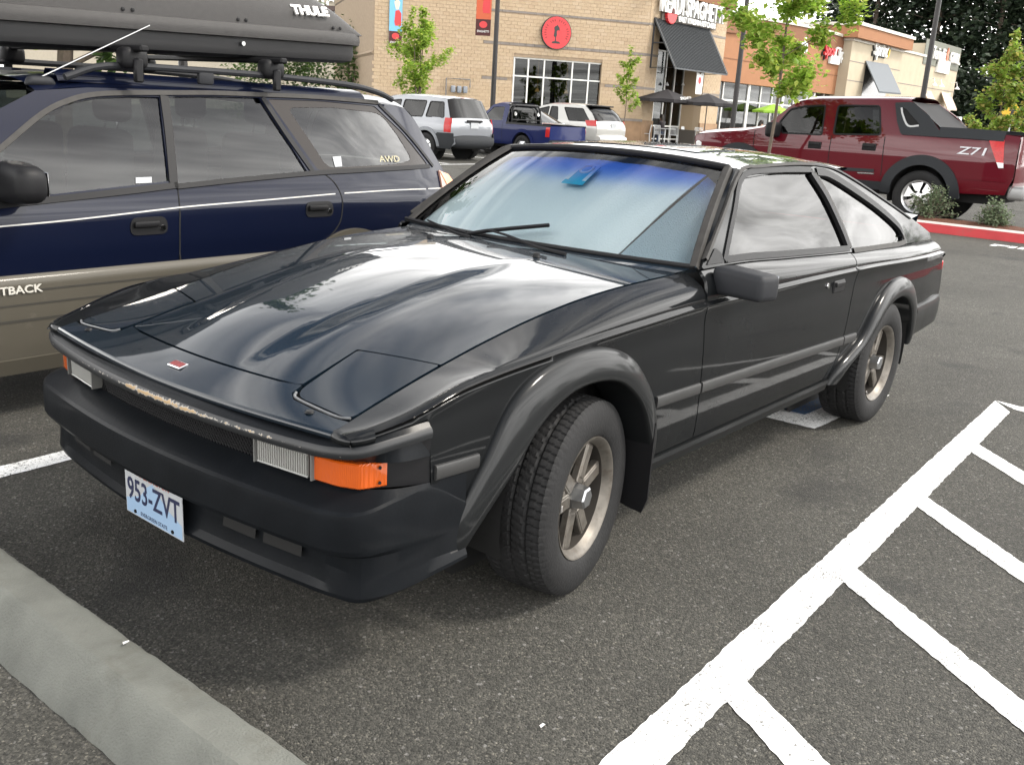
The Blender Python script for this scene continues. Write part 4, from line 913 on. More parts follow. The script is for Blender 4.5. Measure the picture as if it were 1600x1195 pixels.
# ------------------------------------------------------------------ navy and tan wagon with roof box
NAVY = mat('deep_navy_metallic', (0.003, 0.005, 0.016), 0.35, 0.0, spec=.06, coat=.45, coat_rough=.03, rvar=.05)
TAN = mat('tan_cladding_paint', (.068, .061, .047), 0.5, 0.0, spec=.3, coat=.12, coat_rough=.1, var=.06, vscale=5, dirt=(.12, .11, .09), dscale=8, dlo=.6, dhi=.9)
PINST = mat('pin_stripe', (.45, .44, .42), .4)
def build_wagon():
    base = (-.10, -2.72, 0.0); root = empty('wagon'); T = Matrix.Translation((0, -2.72, 0)); HW = .87
    tag(root, 'navy station wagon with tan lower cladding and black roof rack beside the coupe', 'car')
    WP = Spl([(2.15, -.20), (1.9, -.07), (1.4, -.02), (.8, 0), (-1.4, 0), (-2.0, -.03), (-2.35, -.10)])
    SECT = Spl([(.18, -.05), (.25, -.012), (.35, .0), (.60, .004), (.645, -.002), (.655, -.014), (.75, -.008), (.87, -.012), (.985, -.045)])
    BELT = 1.0
    def y(x, z):
        b = HW+WP(x)+SECT(min(z, .985)); return b-(.43*(z-.985) if z > .985 else 0)
    root.location = (0, -2.72, 0); S = Shell(root, y, T)
    px = S.px
    fw = px([(264, 283), (249, 152), (203, 151), (151, 153), (113, 160), (68, 181), (0, 236), (-70, 292), (-80, 318), (0, 313)])
    rw = px([(277, 287), (263, 151), (330, 151), (405, 153), (444, 211), (480, 268)])
    qw = rounded(px([(497, 266), (418, 155), (500, 158), (585, 166), (628, 207), (668, 257)]), .02)
    qin = rounded(px([(512, 262), (482, 215), (449, 168), (520, 168), (596, 177), (622, 212), (645, 250), (620, 256)]), [.05, 0, .05, 0, .07, 0, .05, 0])
    re = px([(594, 148), (530, 132), (440, 129), (330, 128), (240, 130), (170, 138), (110, 150)])  # roof side edge
    ax_r, ax_f = -1.42, 1.25
    arch_r, arch_f = arch_pts(ax_r, .33, .39, .30), arch_pts(ax_f, .33, .39, .30)
    bottom = [(-2.26, .42), (-1.9, .32)]+arch_r[1:-1]+[(-1.0, .24), (.85, .24)]+arch_f[1:-1]+[(1.75, .30), (2.08, .35)]
    roofl = [(-2.06, 1.43), (-1.9, 1.445), (-1.2, 1.462), (-.5, 1.462), (0, 1.45), (.25, 1.425)]
    upper = [(2.13, .55), (2.11, .72), (1.95, .83), (1.3, .965), (1.15, 1.0), (.70, 1.21)]+roofl[::-1]+[(-2.14, 1.36), (-2.33, 1.05), (-2.37, .80), (-2.36, .50)]
    outline = bottom+upper
    clad_top = [(x, .648) for x in (2.13, 1.6)]
    for sg in (1, -1):
        # painted side with window openings, split at the doors
        S.panel('body_side', outline, NAVY, sg, [fw, rw, qw], res=.05)
        for nm, w, m, l in (('front_door_glass', fw, GREENGL, -.010), ('rear_door_glass', rw, GREENGL, -.010)): S.panel(nm, w, m, sg, res=.12, thick=0, off=l)
        S.panel('quarter_glass', qin, GREENGL, sg, res=.12, thick=0, off=-.006)
        S.panel('quarter_glass_border', qw, mat('glass_border', (.022, .018, .016), .25, spec=.25), sg, [qin], res=.08, thick=0, off=-.004)
        # cladding
        cp = [(-2.30, .44), (-1.9, .32)]+arch_r[1:-1]+[(-1.0, .275), (.85, .275)]+arch_f[1:-1]+[(1.75, .30), (2.09, .35), (2.12, .64), (1.6, .647), (-2.35, .647)]
        S.panel('cladding', cp, TAN, sg, res=.06, thick=.014, off=.012)
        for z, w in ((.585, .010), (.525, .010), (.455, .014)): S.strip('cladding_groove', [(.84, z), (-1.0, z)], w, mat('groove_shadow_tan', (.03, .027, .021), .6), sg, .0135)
        S.strip('sill', [(.86, .255), (-1.02, .255)], .07, TAN, sg, .02)
        for ac in (ax_r, ax_f): S.strip('arch_lip', arch_pts(ac, .33, .40, .33), .035, TAN, sg, .022)
        # seams
        for pts in ([(277, 290), (281, 350), (283, 410), (285, 470)], [(503, 269), (522, 285), (533, 305), (535, 325), (529, 352), (500, 390)]):
            S.strip('door_seam', px(pts), .007, BLACKV, sg, .0015)
        S.strip('pin_stripe', px([(-20, 356), (120, 343), (284, 324), (400, 314), (524, 303)]), .007, PINST, sg, .001); S.strip('pin_stripe', px([(538, 302), (620, 297), (690, 294)]), .007, PINST, sg, .001)
        # window seals
        S.strip('window_seal', px([(-70, 330), (0, 321), (140, 306), (268, 291), (272, 290)]), .030, BLACKPL, sg, .008)
        S.strip('window_seal', px([(276, 292), (380, 281), (490, 271), (560, 267), (670, 260)]), .026, BLACKPL, sg, .008)
        S.strip('window_seal', px([(-70, 290), (0, 233), (66, 178), (112, 156), (152, 148), (205, 146), (255, 146), (330, 146), (412, 149), (500, 153), (590, 161)]), .024, TRIMRUB, sg, .008)
        S.strip('pillar_trim', px([(256, 150), (264, 210), (271, 287)]), .048, BLACKPL, sg, .006)
        S.strip('pillar_trim', px([(410, 153), (448, 211), (488, 268)]), .030, BLACKPL, sg, .006)
        S.strip('pillar_trim', px([(592, 164), (634, 207), (676, 260)]), .022, BLACKPL, sg, .006)
        # handles
        for hx, hy in ((231, 353), (498, 327)):
            (x, z), = px([(hx, hy)]); yy = y(x, z)
            h = S.panel('door_handle', rounded([(x-.105, z-.042), (x+.095, z-.042), (x+.085, z+.042), (x-.10, z+.042)], .045), BLACKPL, sg, res=.03, thick=.01, off=.004); pu = rbox('pull', (x+.01, sg*(yy+.014), z+.010), (.13, .018, .030), .008, BLACKPL, h, 2)
            MB().lathe([(0, .006), (.013, .006), (.015, 0)], 14, (x-.075, sg*(yy+.006), z-.012)).build('key_lock', CHROME, h, True)
        m_ = rbox('door_mirror', (.47, sg*(y(.47, 1.02)+.12), 1.05), (.15, .25, .165), .05, BLACKPL, root, 4, lambda a, b, c: (a*(1-.15*b*sg), b, c*(1-.1*b*sg)))
        rbox('mirror_glass', (-.0735, 0, 0), (.003, .17, .10), .004, CHROME, m_, 1)
        # lamps at the rear corner
        tl = S.panel('tail_lamp', px([(684, 267), (700, 275), (716, 310), (705, 345), (690, 300)]), mat('pale_lamp_lens', (.36, .20, .15), .2, coat=.5), sg, res=.05, thick=.02, off=.012)
        S.panel('amber_lens', px([(685, 269), (697, 273), (710, 291), (708, 299), (695, 288)]), AMBLENS, sg, res=.05, thick=.01, off=.016, parent=tl)
        Bx('head_lamp', (2.06, sg*.62, .70), (.16, .34, .14), WHITELENS, root, bev=.03)
        for ac in (ax_r, ax_f): MB().lathe([(.385, -.30*sg), (.385, .0)], 20, (ac, sg*.84, .33), a0=-.2, a1=math.pi+.2).lathe([(0, -.30*sg), (.385, -.30*sg)], 20, (ac, sg*.84, .33)).build('wheel_well', BLACKV, root)
        # roof rail with raised feet
        rl = [(-1.92, 1.475), (-1.80, 1.512), (-1.55, 1.545), (-1.0, 1.562), (-.5, 1.562), (-.1, 1.552), (.10, 1.49)]
        MB().tube([(x, sg*(HW-.235-.02*(x > -.3)), z) for x, z in crv(rl, 4)], .017, 8).build('roof_rail', GREYPL, root, True)
        for x in (-.62,): rbox('rail_foot', (x, sg*(HW-.237), 1.53), (.09, .03, .07), .012, GREYPL, root, 2)
    # top surfaces
    S.top('roof', roofl[::-1], NAVY, .06, 5)
    # swept blister along the roof edge
    for sg in (1, -1):
        cs = [[(x, sg*(y(x, 1.46)-.03-d), 1.468+.004*math.sin((x+1)*1.5)+h) for x in np.linspace(.12, -1.75, 20)] for d, h in ((0, 0), (.012, .02), (.05, .045), (.12, .055), (.14, .03))]
        loft('roof_ditch_moulding', cs, NAVY, root, flip=(sg < 0))
    S.top('windshield', [(.25, 1.425), (.70, 1.21), (1.15, 1.0)], GREENGL, .07, 2.5, (1, .6))
    S.top('hood', [(1.15, 1.0), (1.3, .965), (1.95, .83), (2.11, .72)], NAVY, .05, 4)
    S.top('nose', [(2.11, .72), (2.13, .55), (2.08, .35)], BLACKPL, .10, 3, (1, 0))
    S.top('rear_glass', [(-2.06, 1.43), (-2.14, 1.36), (-2.33, 1.05)], DARKTINT, .05, 3, (-1, .4)); S.top('tailgate', [(-2.33, 1.05), (-2.37, .80), (-2.36, .50), (-2.26, .40)], NAVY, .07, 3, (-1, 0))
    MB().box((-.1, 0, .42), (4.0, 1.45, .36)).build('underbody', BLACKV, root); MB().box((-.2, 0, .62), (3.9, 1.5, .05)).build('cabin_floor', mat('grey_carpet', (.05, .05, .052), .95), root)
    rbox('dashboard', (.72, 0, .86), (.5, 1.4, .28), .08, mat('dash_black2', (.015, .015, .016), .8), root, 2)
    for yy in (-.36, .36): seat(root, .05, yy, .55); seat(root, -.85, yy, .55, .95)
    MB().tube([(.35+.03*math.cos(t)*.4, .36+.18*math.cos(t), .93+.18*math.sin(t)) for t in np.linspace(0, 2*math.pi, 25)], .013, 6, cap=False).build('steering_wheel', BLACKPL, root, True)
    # small sticker on the front door glass and the lettering
    for (a, b) in (((212, 279), (238, 286)),):
        q = px([(213, 277), (238, 276), (238, 285), (213, 286)]); S.panel('window_sticker', q, PLATEW, 1, res=.05, thick=0, off=-.006)
    q = px([(520, 245), (533, 244), (535, 260), (524, 261)]); S.panel('window_sticker', q, PLATEW, 1, res=.05, thick=0, off=-.002)
    (x, z), = px([(609, 249)]); text('awd_lettering', 'AWD', mat('gold_print', (.42, .38, .24), .5), root, .055, frame((x, y(x, z)-.001, z), (-1, 0, 0), (0, -.4, 1)), .0005, 1.25)
    (x, z), = px([(63, 449)]); text('side_lettering', 'OUTBACK', mat('cream_letter', (.5, .48, .43), .4), root, .047, frame((x, y(x, z)+.016, z), (-1, 0, 0)), .003, 1.2, align='RIGHT', bold=.001)
    # antenna
    (x, z), = px([(66, 138)]); a0 = np.array((x-.02, y(x, z)-.06, z+.03)); a = MB(); 
    an = rbox('antenna_base', tuple(a0), (.15, .05, .045), .02, GREYPL, root, 3, lambda a_, b_, c_: (a_*(1-.3*max(0, c_)), b_, c_))
    e = S.Ti @ Vector(onplane(234, 40, 1, -2.02)); MB().tube([(0, 0, .015), tuple(Vector(e)-Vector(a0))], [.0035, .0022], 6).build('antenna_rod', mat('steel_rod', (.6, .6, .6), .3, .8), an, True)
    # wheels
    wp = simple_wheel(.325, .195, .20, 6, ALLOY, wide=.62); first = True
    for x in (ax_f, ax_r):
        for s in (1, -1): place_wheel(wp, root, x, s*.755, .322, s, first); first = False
    # crossbars and feet
    for cx in (-.22, -1.02):
        cb = MB().box((0, 0, 0), (.045, 1.52, .03), bev=.008).build('crossbar', BLACKPL, root); cb.location = (cx, 0, 1.640)
        for sg in (1, -1):
            rbox('clamp_foot', (0, sg*.64, -.045), (.13, .10, .10), .03, BLACKPL, cb, 3); rbox('clamp_strap', (0, sg*.690, -.10), (.045, .03, .11), .008, BLACKPL, cb, 1)
    return root
wagon = build_wagon()
def build_box():
    LIDM = mat('grained_dark_lid', (.042, .040, .039), .5, spec=.3, bump=.25, bscale=420, var=.08, vscale=30); BASEM = mat('box_base', (.010, .010, .011), .6, bump=.15, bscale=300)
    x0, x1, wy = -1.84, .62, .41; xc, L = (x0+x1)/2, (x1-x0); yc = -2.60
    root = empty('roof_box', (xc, yc, 1.665)); tag(root, 'long dark grey roof box with pale lettering on top of the navy wagon', 'roof box'); root.rotation_euler = (0, R(1.6), 0)
    def plan(u): return wy*(1-.30*max(0, u)**4-.10*max(0, -u)**8)      # u -1 rear .. 1 front
    def hgt(u): return .31*max(0.0, 1-max(0, (-u-.05)/.95)**3.2)**.9*max(0.0, 1-max(0, (u-.1)/.9)**2.2*.75)+.0
    def ring(u, z0, off, k):
        return None
    us = [-1, -.998, -.985, -.96, -.92, -.86, -.78, -.66, -.5, -.3, 0, .3, .5, .7, .85, .95, 1.0]
    rows = []
    for u in us:
        w, h = plan(u), hgt(u); row = []
        for k in range(25):
            a = math.pi*k/24; c, s_ = math.cos(a), math.sin(a); yy = w*.965*math.copysign(abs(c)**.45, c); zz = .135+h*abs(s_)**.72
            zz += .014*(1 if .2 < abs(yy)/w < .62 else 0)*min(1, h/.2)*0
            row.append((u*L/2*.985, yy, zz))
        rows.append(row)
    lid = loft('lid', rows, LIDM, root, sharp=50)
    # rolled rim of the lid
    ring_ = []
    N_ = 64
    def outline(k, grow):
        t = 2*math.pi*k/N_; c, s_ = math.cos(t), math.sin(t); u = math.copysign(abs(c)**.22, c); yy = plan(u)*math.copysign(abs(s_)**.22, s_)
        return u*(L/2+grow), yy*(1+grow/wy)
    rim = []
    for grow, z in ((-.02, .150), (.004, .146), (.012, .136), (.014, .10), (.010, .078), (-.02, .074)): rim.append([(*outline(k, grow), z) for k in range(N_)])
    loft('lid_rim', rim, LIDM, root, closed=True, sharp=40, flip=True)
    bs = []
    for grow, z in ((-.02, .085), (-.018, .02), (-.03, -.012), (-.07, -.024), (-.2, -.026)): bs.append([(*outline(k, grow), z) for k in range(N_)])
    bo = loft('base_tray', bs, BASEM, root, closed=True, sharp=40, flip=True); 
    MB().add([(*outline(k, -.19), -.026) for k in range(N_)], [tuple(range(N_))]).build('tray_floor', BASEM, root)
    for x in (-.35, -.30, .30, .35, .95, 1.0, -.95, -1.0): MB().lathe([(0, .006), (.009, .004), (.010, 0)], 10, (x, wy*.965, .165)).build('rivet', BLACKPL, root, True)
    MB().lathe([(0, .005), (.012, .005), (.014, 0)], 12, (-.02-.30, wy*.985, .045)).build('lock', CHROME, root, True)
    p = onplane(482, 25, 1, yc+wy*.90); pl = Vector(p)-Vector((xc, yc, 1.665)); fr_ = min(.98, max(.05, (pl.z-.135)/hgt(pl.x*2/L))); sn = fr_**(1/.72); ly = plan(pl.x*2/L)*.965*math.cos(math.asin(min(1, sn)))**.45
    tx = text('brand_lettering', 'THULE', mat('white_letter', (.75, .74, .72), .4), root, .075, frame((pl.x, ly+.006, pl.z), (-1, -.03, .02), (0, -.55, 1)), .006, 1.15, bold=.003)
build_box()
# ------------------------------------------------------------------ burgundy truck behind the kerb island
BURG = mat('burgundy_paint', (.085, .0035, .009), .35, .0, spec=.05, coat=.8, coat_rough=.03, rvar=.05)
CLAD = mat('charcoal_cladding', (.024, .026, .029), .65, spec=.2, bump=.1, bscale=200)
def build_truck():
    root = empty('pickup_truck', (-15.31, -2.65, 0), R(-90)); T = Matrix.Translation((-15.31, -2.65, 0)) @ Matrix.Rotation(R(-90), 4, 'Z')
    tag(root, 'burgundy four-door truck with grey plastic sail panel and cargo bed beyond the red kerb', 'truck')
    WP = Spl([(4.4, -.22), (4.0, -.07), (3.2, -.01), (2, 0), (-.8, 0), (-1.5, -.05)]); SEC = Spl([(.45, -.07), (.6, -.015), (.75, 0), (1.05, 0), (1.2, -.02), (1.32, -.05)])
    def y(x, z): return 1.01+WP(x)+SEC(min(z, 1.32))-(.30*(z-1.32) if z > 1.32 else 0)
    S = Shell(root, y, T); px = S.px; ax_f = 3.30
    fw = rounded(px([(1222, 208), (1219, 190), (1235, 171), (1259, 166), (1290, 165), (1284, 211)]), [.03, 0, .05, 0, .04, .04]); rw = rounded(px([(1302, 210), (1310, 165), (1375, 166), (1376, 211)]), .05)
    cab_top = px([(1239, 163), (1262, 156), (1330, 155.5), (1394, 156), (1424, 157.5)]); cab_top = [(x, z) for x, z in cab_top]
    hood = px([(1193, 199), (1161, 204), (1110, 207), (1087, 211)])
    sail = px([(1424, 157.5), (1448, 177), (1462, 195), (1469, 204)])
    bed_z = px([(1470, 205), (1540, 209), (1570, 211)])
    ar, af = arch_pts(0.0, .46, .50, .46), arch_pts(ax_f, .46, .48, .46)
    nose = [(4.30, .95), (4.36, .70), (4.28, .50)]
    bottom = [(-1.30, .58), (-.52, .54)]+ar+[(.52, .50), (2.78, .50)]+af+[(3.82, .50)]
    outline = bottom+nose[::-1]+[(hood[-1][0], hood[-1][1])]+hood[::-1][1:]+cab_top+sail[1:]+bed_z[1:]+[(-1.36, bed_z[-1][1]-.02), (-1.38, .85)]
    for sg in (1, -1):
        S.panel('body_side', outline, BURG, sg, [fw, rw], res=.09)
        S.panel('front_door_glass', fw, DARKTINT, sg, res=.2, thick=0, off=-.01); S.panel('rear_door_glass', rw, DARKTINT, sg, res=.2, thick=0, off=-.01)
        for w in (fw, rw): S.strip('window_seal', list(w)+[w[0]], .03, BLACKPL, sg, .004, sub=1)
        sl = rounded(px([(1399, 161), (1427, 160), (1452, 181), (1468, 204), (1471, 215), (1408, 211), (1402, 190)]), [.03, .05, 0, .02, .02, .05, 0]); hole = rounded(px([(1409, 168), (1416, 171), (1438, 196), (1419, 198)]), .02)
        S.panel('sail_panel', sl, CLAD, sg, [hole], res=.08, thick=.03, off=.015); S.panel('sail_opening', hole, BLACKV, sg, res=.1, thick=0, off=.004)
        S.strip('opening_edge', px([(1409, 169), (1411, 180), (1419, 197), (1436, 197)]), .03, mat('pale_edge', (.4, .4, .4), .4), sg, .017)
        S.strip('bed_rail', px([(1468, 207), (1520, 210), (1571, 214)]), .17, CLAD, sg, .02)
        for ac, r in ((0.0, .50), (ax_f, .48)):
            S.strip('arch_flare', arch_pts(ac, .46, r+.06, .46), .17, CLAD, sg, .035)
            MB().lathe([(r, -.4*sg), (r, .02*sg)], 20, (ac, sg*.98, .46), a0=-.3, a1=math.pi+.3).lathe([(0, -.4*sg), (r, -.4*sg)], 20, (ac, sg*.98, .46)).build('wheel_well', BLACKV, root)
        S.strip('rocker_cladding', [(.56, .55), (2.76, .55)], .14, CLAD, sg, .02); S.strip('rub_strip', px([(1190, 256), (1300, 263), (1366, 267)]), .055, CLAD, sg, .018); S.strip('rub_chrome', px([(1340, 270), (1366, 271.5)]), .02, CHROME, sg, .02)  # short bright piece under the rub strip is chrome trim
        for pts in ([(1300, 212), (1295, 240), (1292, 275)], [(1383, 214), (1379, 245), (1376, 275)], [(1180, 204), (1177, 225), (1175, 250)]): S.strip('door_seam', px(pts), .014, BLACKV, sg, .002)
        for hx, hy in ((1273, 227), (1358, 230)):
            (x, z), = px([(hx, hy)]); h = rbox('door_handle', (x, sg*(y(x, z)+.003), z), (.24, .02, .12), .01, BLACKPL, root, 2); rbox('pull', (0, sg*.02, .02), (.19, .03, .045), .01, BLACKPL, h, 2)
        (x, z), = px([(1214, 203)]); rbox('door_mirror', (x, sg*(y(x, z)+.16), z), (.20, .30, .26), .06, BLACKPL, root, 3)
        tl = rounded(px([(1545, 218), (1570, 219), (1568, 262), (1560, 262)]), .015); S.panel('tail_lamp', tl, REDLENS, sg, res=.1, thick=.02, off=.015)
        S.panel('reverse_lamp', px([(1557, 254), (1568, 255), (1568, 263), (1560, 263)]), WHITELENS, sg, res=.1, thick=.02, off=.018)
        Bx('head_lamp', (4.18, sg*.72, .95), (.2, .36, .22), WHITELENS, root, bev=.03)
        S.strip('body_crease', [(-.55, .80), (-1.30, .80)], .05, BURG, sg, .012)
    (x, z), = px([(1520, 237)]); text('side_lettering', 'Z71', mat('silver_decal', (.6, .6, .63), .4), root, .165, frame((x, y(x, z)+.016, z), (-1, 0, 0)), .002, 1.7, bold=.002, shear=.15)
    S.top('roof', cab_top, BURG, .07, 5); S.top('windshield', [cab_top[0], hood[0]], DARKTINT, .10, 2.5, (1, .7)); S.top('hood', hood+[nose[0]], BURG, .08, 4); S.top('grille', nose, BLACKPL, .10, 3, (1, 0))
    S.top('rear_window', [cab_top[-1], (cab_top[-1][0]-.70, 1.44)], mat('black_glass', (.004, .004, .005), .6, spec=.1), -.02, 6, (-1, .6), yk=.93)
    S.top('bed_cover', [(sail[-1][0]+.3, 1.47), (-1.2, bed_z[-1][1]-.06)], BLACKPL, .015, 4, sub=3); S.top('tailgate', [(-1.37, bed_z[-1][1]-.02), (-1.40, .85), (-1.36, .62)], BURG, .04, 4, (-1, 0))
    rbox('rear_bumper', (-1.45, 0, .62), (.26, 1.9, .22), .05, mat('grey_bumper', (.25, .25, .25), .4, .5), root, 3)
    MB().box((1.5, 0, .55), (5.2, 1.5, .3)).build('underbody', BLACKV, root); MB().box((1.6, 0, .95), (2.6, 1.7, .1)).build('cabin_floor', BLACKV, root)
    for xx in (2.0, 1.0):
        for yy in (-.42, .42): seat(root, xx, yy, .9, 1.05)
    wp = simple_wheel(.425, .268, .27, 6, mat('bright_alloy', (.72, .72, .72), .3, .7), wide=.66, n=60)
    for k in range(6):
        a = k*math.pi/3; MB().lathe([(0, .112), (.018, .112), (.02, .09)], 8, (.085*math.cos(a), 0, .085*math.sin(a))).build('lug_nut', BLACKPL, wp)
    first = True
    for x in (0.0, ax_f):
        for s in (1, -1): place_wheel(wp, root, x, s*.86, .43, s, first); first = False
build_truck()
# ------------------------------------------------------------------ the parked row in front of the restaurant (rear ends towards the lane)
SILV = mat('silver_paint', (.20, .212, .232), .35, .3, coat=1, coat_rough=.04); BLUE = mat('royal_blue_paint', (.010, .016, .075), .35, .0, spec=.06, coat=.4, coat_rough=.04); WHITE = mat('champagne_white_paint', (.38, .375, .355), .35, .15, coat=1, coat_rough=.04); PEARL = mat('pearl_paint', (.40, .40, .40), .3, .3, coat=1, coat_rough=.04)
GRP = 'vehicles parked in a row before the restaurant'
def row_car(name, label, cat, loc, rz, paint, HW, tops, bottom_z, axles, Rt, wins, clad=None, clad_z=.55, lamp=None, rear=None, spokes=7, rim=None, plate=True, belt=1.0, tum=.32):
    """tops: [(part, material, [(x,z)...], crown)] from nose over the roof to the tail; x=0 at the rear end, forward positive"""
    root = empty(name, loc, rz); tag(root, label, cat, GRP)
    L = max(x for t in tops for x, z in t[2]); WP = Spl([(L, -.20), (L-.4, -.05), (L-1, 0), (.6, 0), (.15, -.05), (-.02, -.12)]); SEC = Spl([(.25, -.06), (.45, -.01), (.6, 0), (.85, 0), (belt, -.04)])
    def y(x, z): return HW+WP(x)+SEC(min(z, belt))-(tum*(z-belt) if z > belt else 0)
    S = Shell(root, y); path = []
    for t in tops: path += [p for p in t[2] if not path or p != path[-1]]
    bot = []
    xs_ = sorted(axles)
    bot.append((path[-1][0]+.02, bottom_z))
    for a in xs_: bot += arch_pts(a, Rt, Rt+.07, bottom_z)
    outline = bot+[(path[0][0]-.05, bottom_z)]+path
    for sg in (1, -1):
        S.panel('body_side', outline, paint, sg, wins, res=.10)
        for w in wins:
            S.panel('side_glass', w, DARKTINT, sg, res=.25, thick=0, off=-.01); S.strip('window_seal', list(w)+[w[0]], .03, BLACKPL, sg, .004, sub=1)
        for a in axles: MB().lathe([(Rt+.06, -.35*sg), (Rt+.06, .0)], 18, (a, sg*(HW-.03), Rt), a0=-.3, a1=math.pi+.3).lathe([(0, -.35*sg), (Rt+.06, -.35*sg)], 18, (a, sg*(HW-.03), Rt)).build('wheel_well', BLACKV, root)
        if clad:
            for a in axles: S.strip('arch_trim', arch_pts(a, Rt, Rt+.11, Rt+.02), .10, paint if clad == 'x' else paint, sg, .015)
            S.panel('lower_cladding', [(path[-1][0]+.03, bottom_z)]+arch_pts(xs_[0], Rt, Rt+.07, bottom_z)[:4]+[(xs_[0]-Rt-.09, clad_z), (.0, clad_z), (-.02, .5)], clad, sg, res=.1, thick=.02, off=.012)
            S.panel('sill_cladding', [(xs_[0]+Rt+.12, bottom_z), (xs_[1]-Rt-.12, bottom_z), (xs_[1]-Rt-.10, .46), (xs_[0]+Rt+.10, .46)], clad, sg, res=.1, thick=.02, off=.012)
        if lamp: S.panel('tail_lamp', lamp, REDLENS, sg, res=.08, thick=.02, off=.012)
        for hx in (1.55, 2.5):
            if any(hx < p[0] for w in wins for p in w): rbox('door_handle', (hx, sg*(y(hx, belt-.1)+.01), belt-.10), (.18, .03, .045), .01, CHROME if paint is not BLUE else BLACKPL, root, 2)
        S.strip('door_seam', [(1.95, .4), (1.95, belt)], .012, BLACKV, sg, .002)
    for nm, m, nodes, cr in tops:
        nx = (nodes[0][0]-nodes[-1][0]); steep = abs(nodes[0][1]-nodes[-1][1]) > .5*abs(nx)
        front = nodes[0][0] > L*.6
        nr = None if not steep else ((1, .5) if front else (-1, .4))
        S.top(nm, nodes, m, cr, 4, nr)
    MB().box((L/2, 0, .45), (L-.5, HW*1.5, .3)).build('underbody', BLACKV, root)
    wp = simple_wheel(Rt, rim or Rt*.58, .21, spokes, ALLOY, wide=.7, n=48); first = True
    for x in axles:
        for s in (1, -1): place_wheel(wp, root, x, s*(HW-.10), Rt, s, first); first = False
    return root, S
def rear_plate(root, x, z, w=.30): return Bx('licence_plate', (x, 0, z), (.02, w, .15), PLATEW, root)
W3 = lambda a, b, c, d: rounded([a, b, c, d], .05)
# silver sport utility
vue, S = row_car('sport_utility', 'silver sport utility with dark plastic bumper and red tail lamps', 'car', (-17.30, -15.2, 0), R(-90), SILV, .91,
    [('nose', CLAD, [(4.5, .45), (4.6, .65), (4.52, .86)], .12), ('hood', SILV, [(4.52, .86), (4.2, .98), (3.5, 1.08)], .06), ('windshield', DARKTINT, [(3.5, 1.08), (2.72, 1.52)], .08), ('roof', SILV, [(2.72, 1.52), (2.3, 1.60), (1.4, 1.63), (.6, 1.60), (.38, 1.56)], .05), ('rear_glass', DARKTINT, [(.38, 1.56), (.14, 1.08)], .07), ('tailgate', SILV, [(.14, 1.08), (.07, .92), (.08, .62)], .07), ('rear_bumper', CLAD, [(.08, .62), (-.04, .60), (-.05, .45), (.06, .38)], .06)],
    .32, (.92, 3.62), .345, [W3((.34, 1.10), (1.0, 1.10), (.95, 1.49), (.46, 1.49)), W3((1.12, 1.09), (1.95, 1.08), (1.92, 1.50), (1.08, 1.50)), W3((2.06, 1.08), (3.2, 1.07), (2.75, 1.42), (2.04, 1.50))], CLAD, .72, [(.09, 1.10), (.30, 1.10), (.27, .74), (.07, .74)], spokes=7)
rear_plate(vue, -.01, .93); Bx('plate_handle', (-.01, 0, 1.04), (.05, .62, .06), BLACKPL, vue, bev=.015); Bx('tow_hatch', (-.10, 0, .52), (.02, .14, .1), BLACKV, vue)
# blue pickup
pk = empty('small_pickup', (-21.25, -15.0, 0), R(-96)); tag(pk, 'royal blue small pickup with black headache rack behind the cab', 'truck', GRP)
WPk = Spl([(4.7, -.18), (4.3, -.04), (3.6, 0), (.4, 0), (0, -.04)]); SECk = Spl([(.35, -.05), (.5, 0), (.85, 0), (1.0, -.03)])
Sk = Shell(pk, lambda x, z: .82+WPk(x)+SECk(min(z, 1.0))-(.30*(z-1.0) if z > 1 else 0))
ar, af = arch_pts(1.12, .34, .42, .36), arch_pts(3.85, .34, .42, .36); cab = [(3.15, 1.02), (2.62, 1.50), (2.35, 1.56), (1.98, 1.56), (1.88, 1.50)]
wn = W3((2.05, 1.06), (2.95, 1.04), (2.58, 1.44), (2.08, 1.47))
for sg in (1, -1):
    Sk.panel('body_side', [(.05, .45)]+ar+[(1.55, .38)]+af+[(4.5, .40), (4.66, .60), (4.6, .86), (3.15, 1.02)]+cab[1:]+[(1.86, 1.0), (.02, .99), (.0, .60)], BLUE, sg, [wn], res=.1)
    Sk.panel('side_glass', wn, DARKTINT, sg, res=.2, thick=0, off=-.01); Sk.panel('tail_lamp', [(.02, .95), (.16, .95), (.16, .68), (.02, .68)], REDLENS, sg, res=.1, thick=.02, off=.012)
    Sk.strip('bed_rail_cap', [(.0, .995), (1.85, .995)], .05, BLACKPL, sg, .015); Sk.strip('door_seam', [(1.99, .42), (2.0, 1.02)], .012, BLACKV, sg, .002)
    for a in (1.12, 3.85): MB().lathe([(.41, -.35*sg), (.41, 0)], 18, (a, sg*.79, .34), a0=-.3, a1=math.pi+.3).lathe([(0, -.35*sg), (.41, -.35*sg)], 18, (a, sg*.79, .34)).build('wheel_well', BLACKV, pk); Sk.strip('arch_bulge', arch_pts(a, .34, .47, .40), .10, BLUE, sg, .02)
Sk.top('hood', [(4.66, .60), (4.6, .86), (3.15, 1.02)], BLUE, .05); Sk.top('windshield', [(3.15, 1.02), (2.62, 1.50)], DARKTINT, .08, 3, (1, .7)); Sk.top('roof', cab[1:4], BLUE, .05); Sk.top('rear_window', [(1.98, 1.56), (1.88, 1.50), (1.86, 1.02)], DARKTINT, .02, 6, (-1, 0)); Sk.top('bed_floor', [(1.86, .70), (.05, .70)], BLACKPL, .0, 4, sub=2); Sk.top('tailgate', [(.02, .99), (.0, .60)], BLUE, .01, 6, (-1, 0)); rbox('rear_bumper', (-.05, 0, .50), (.16, 1.62, .18), .04, CLAD, pk, 2)
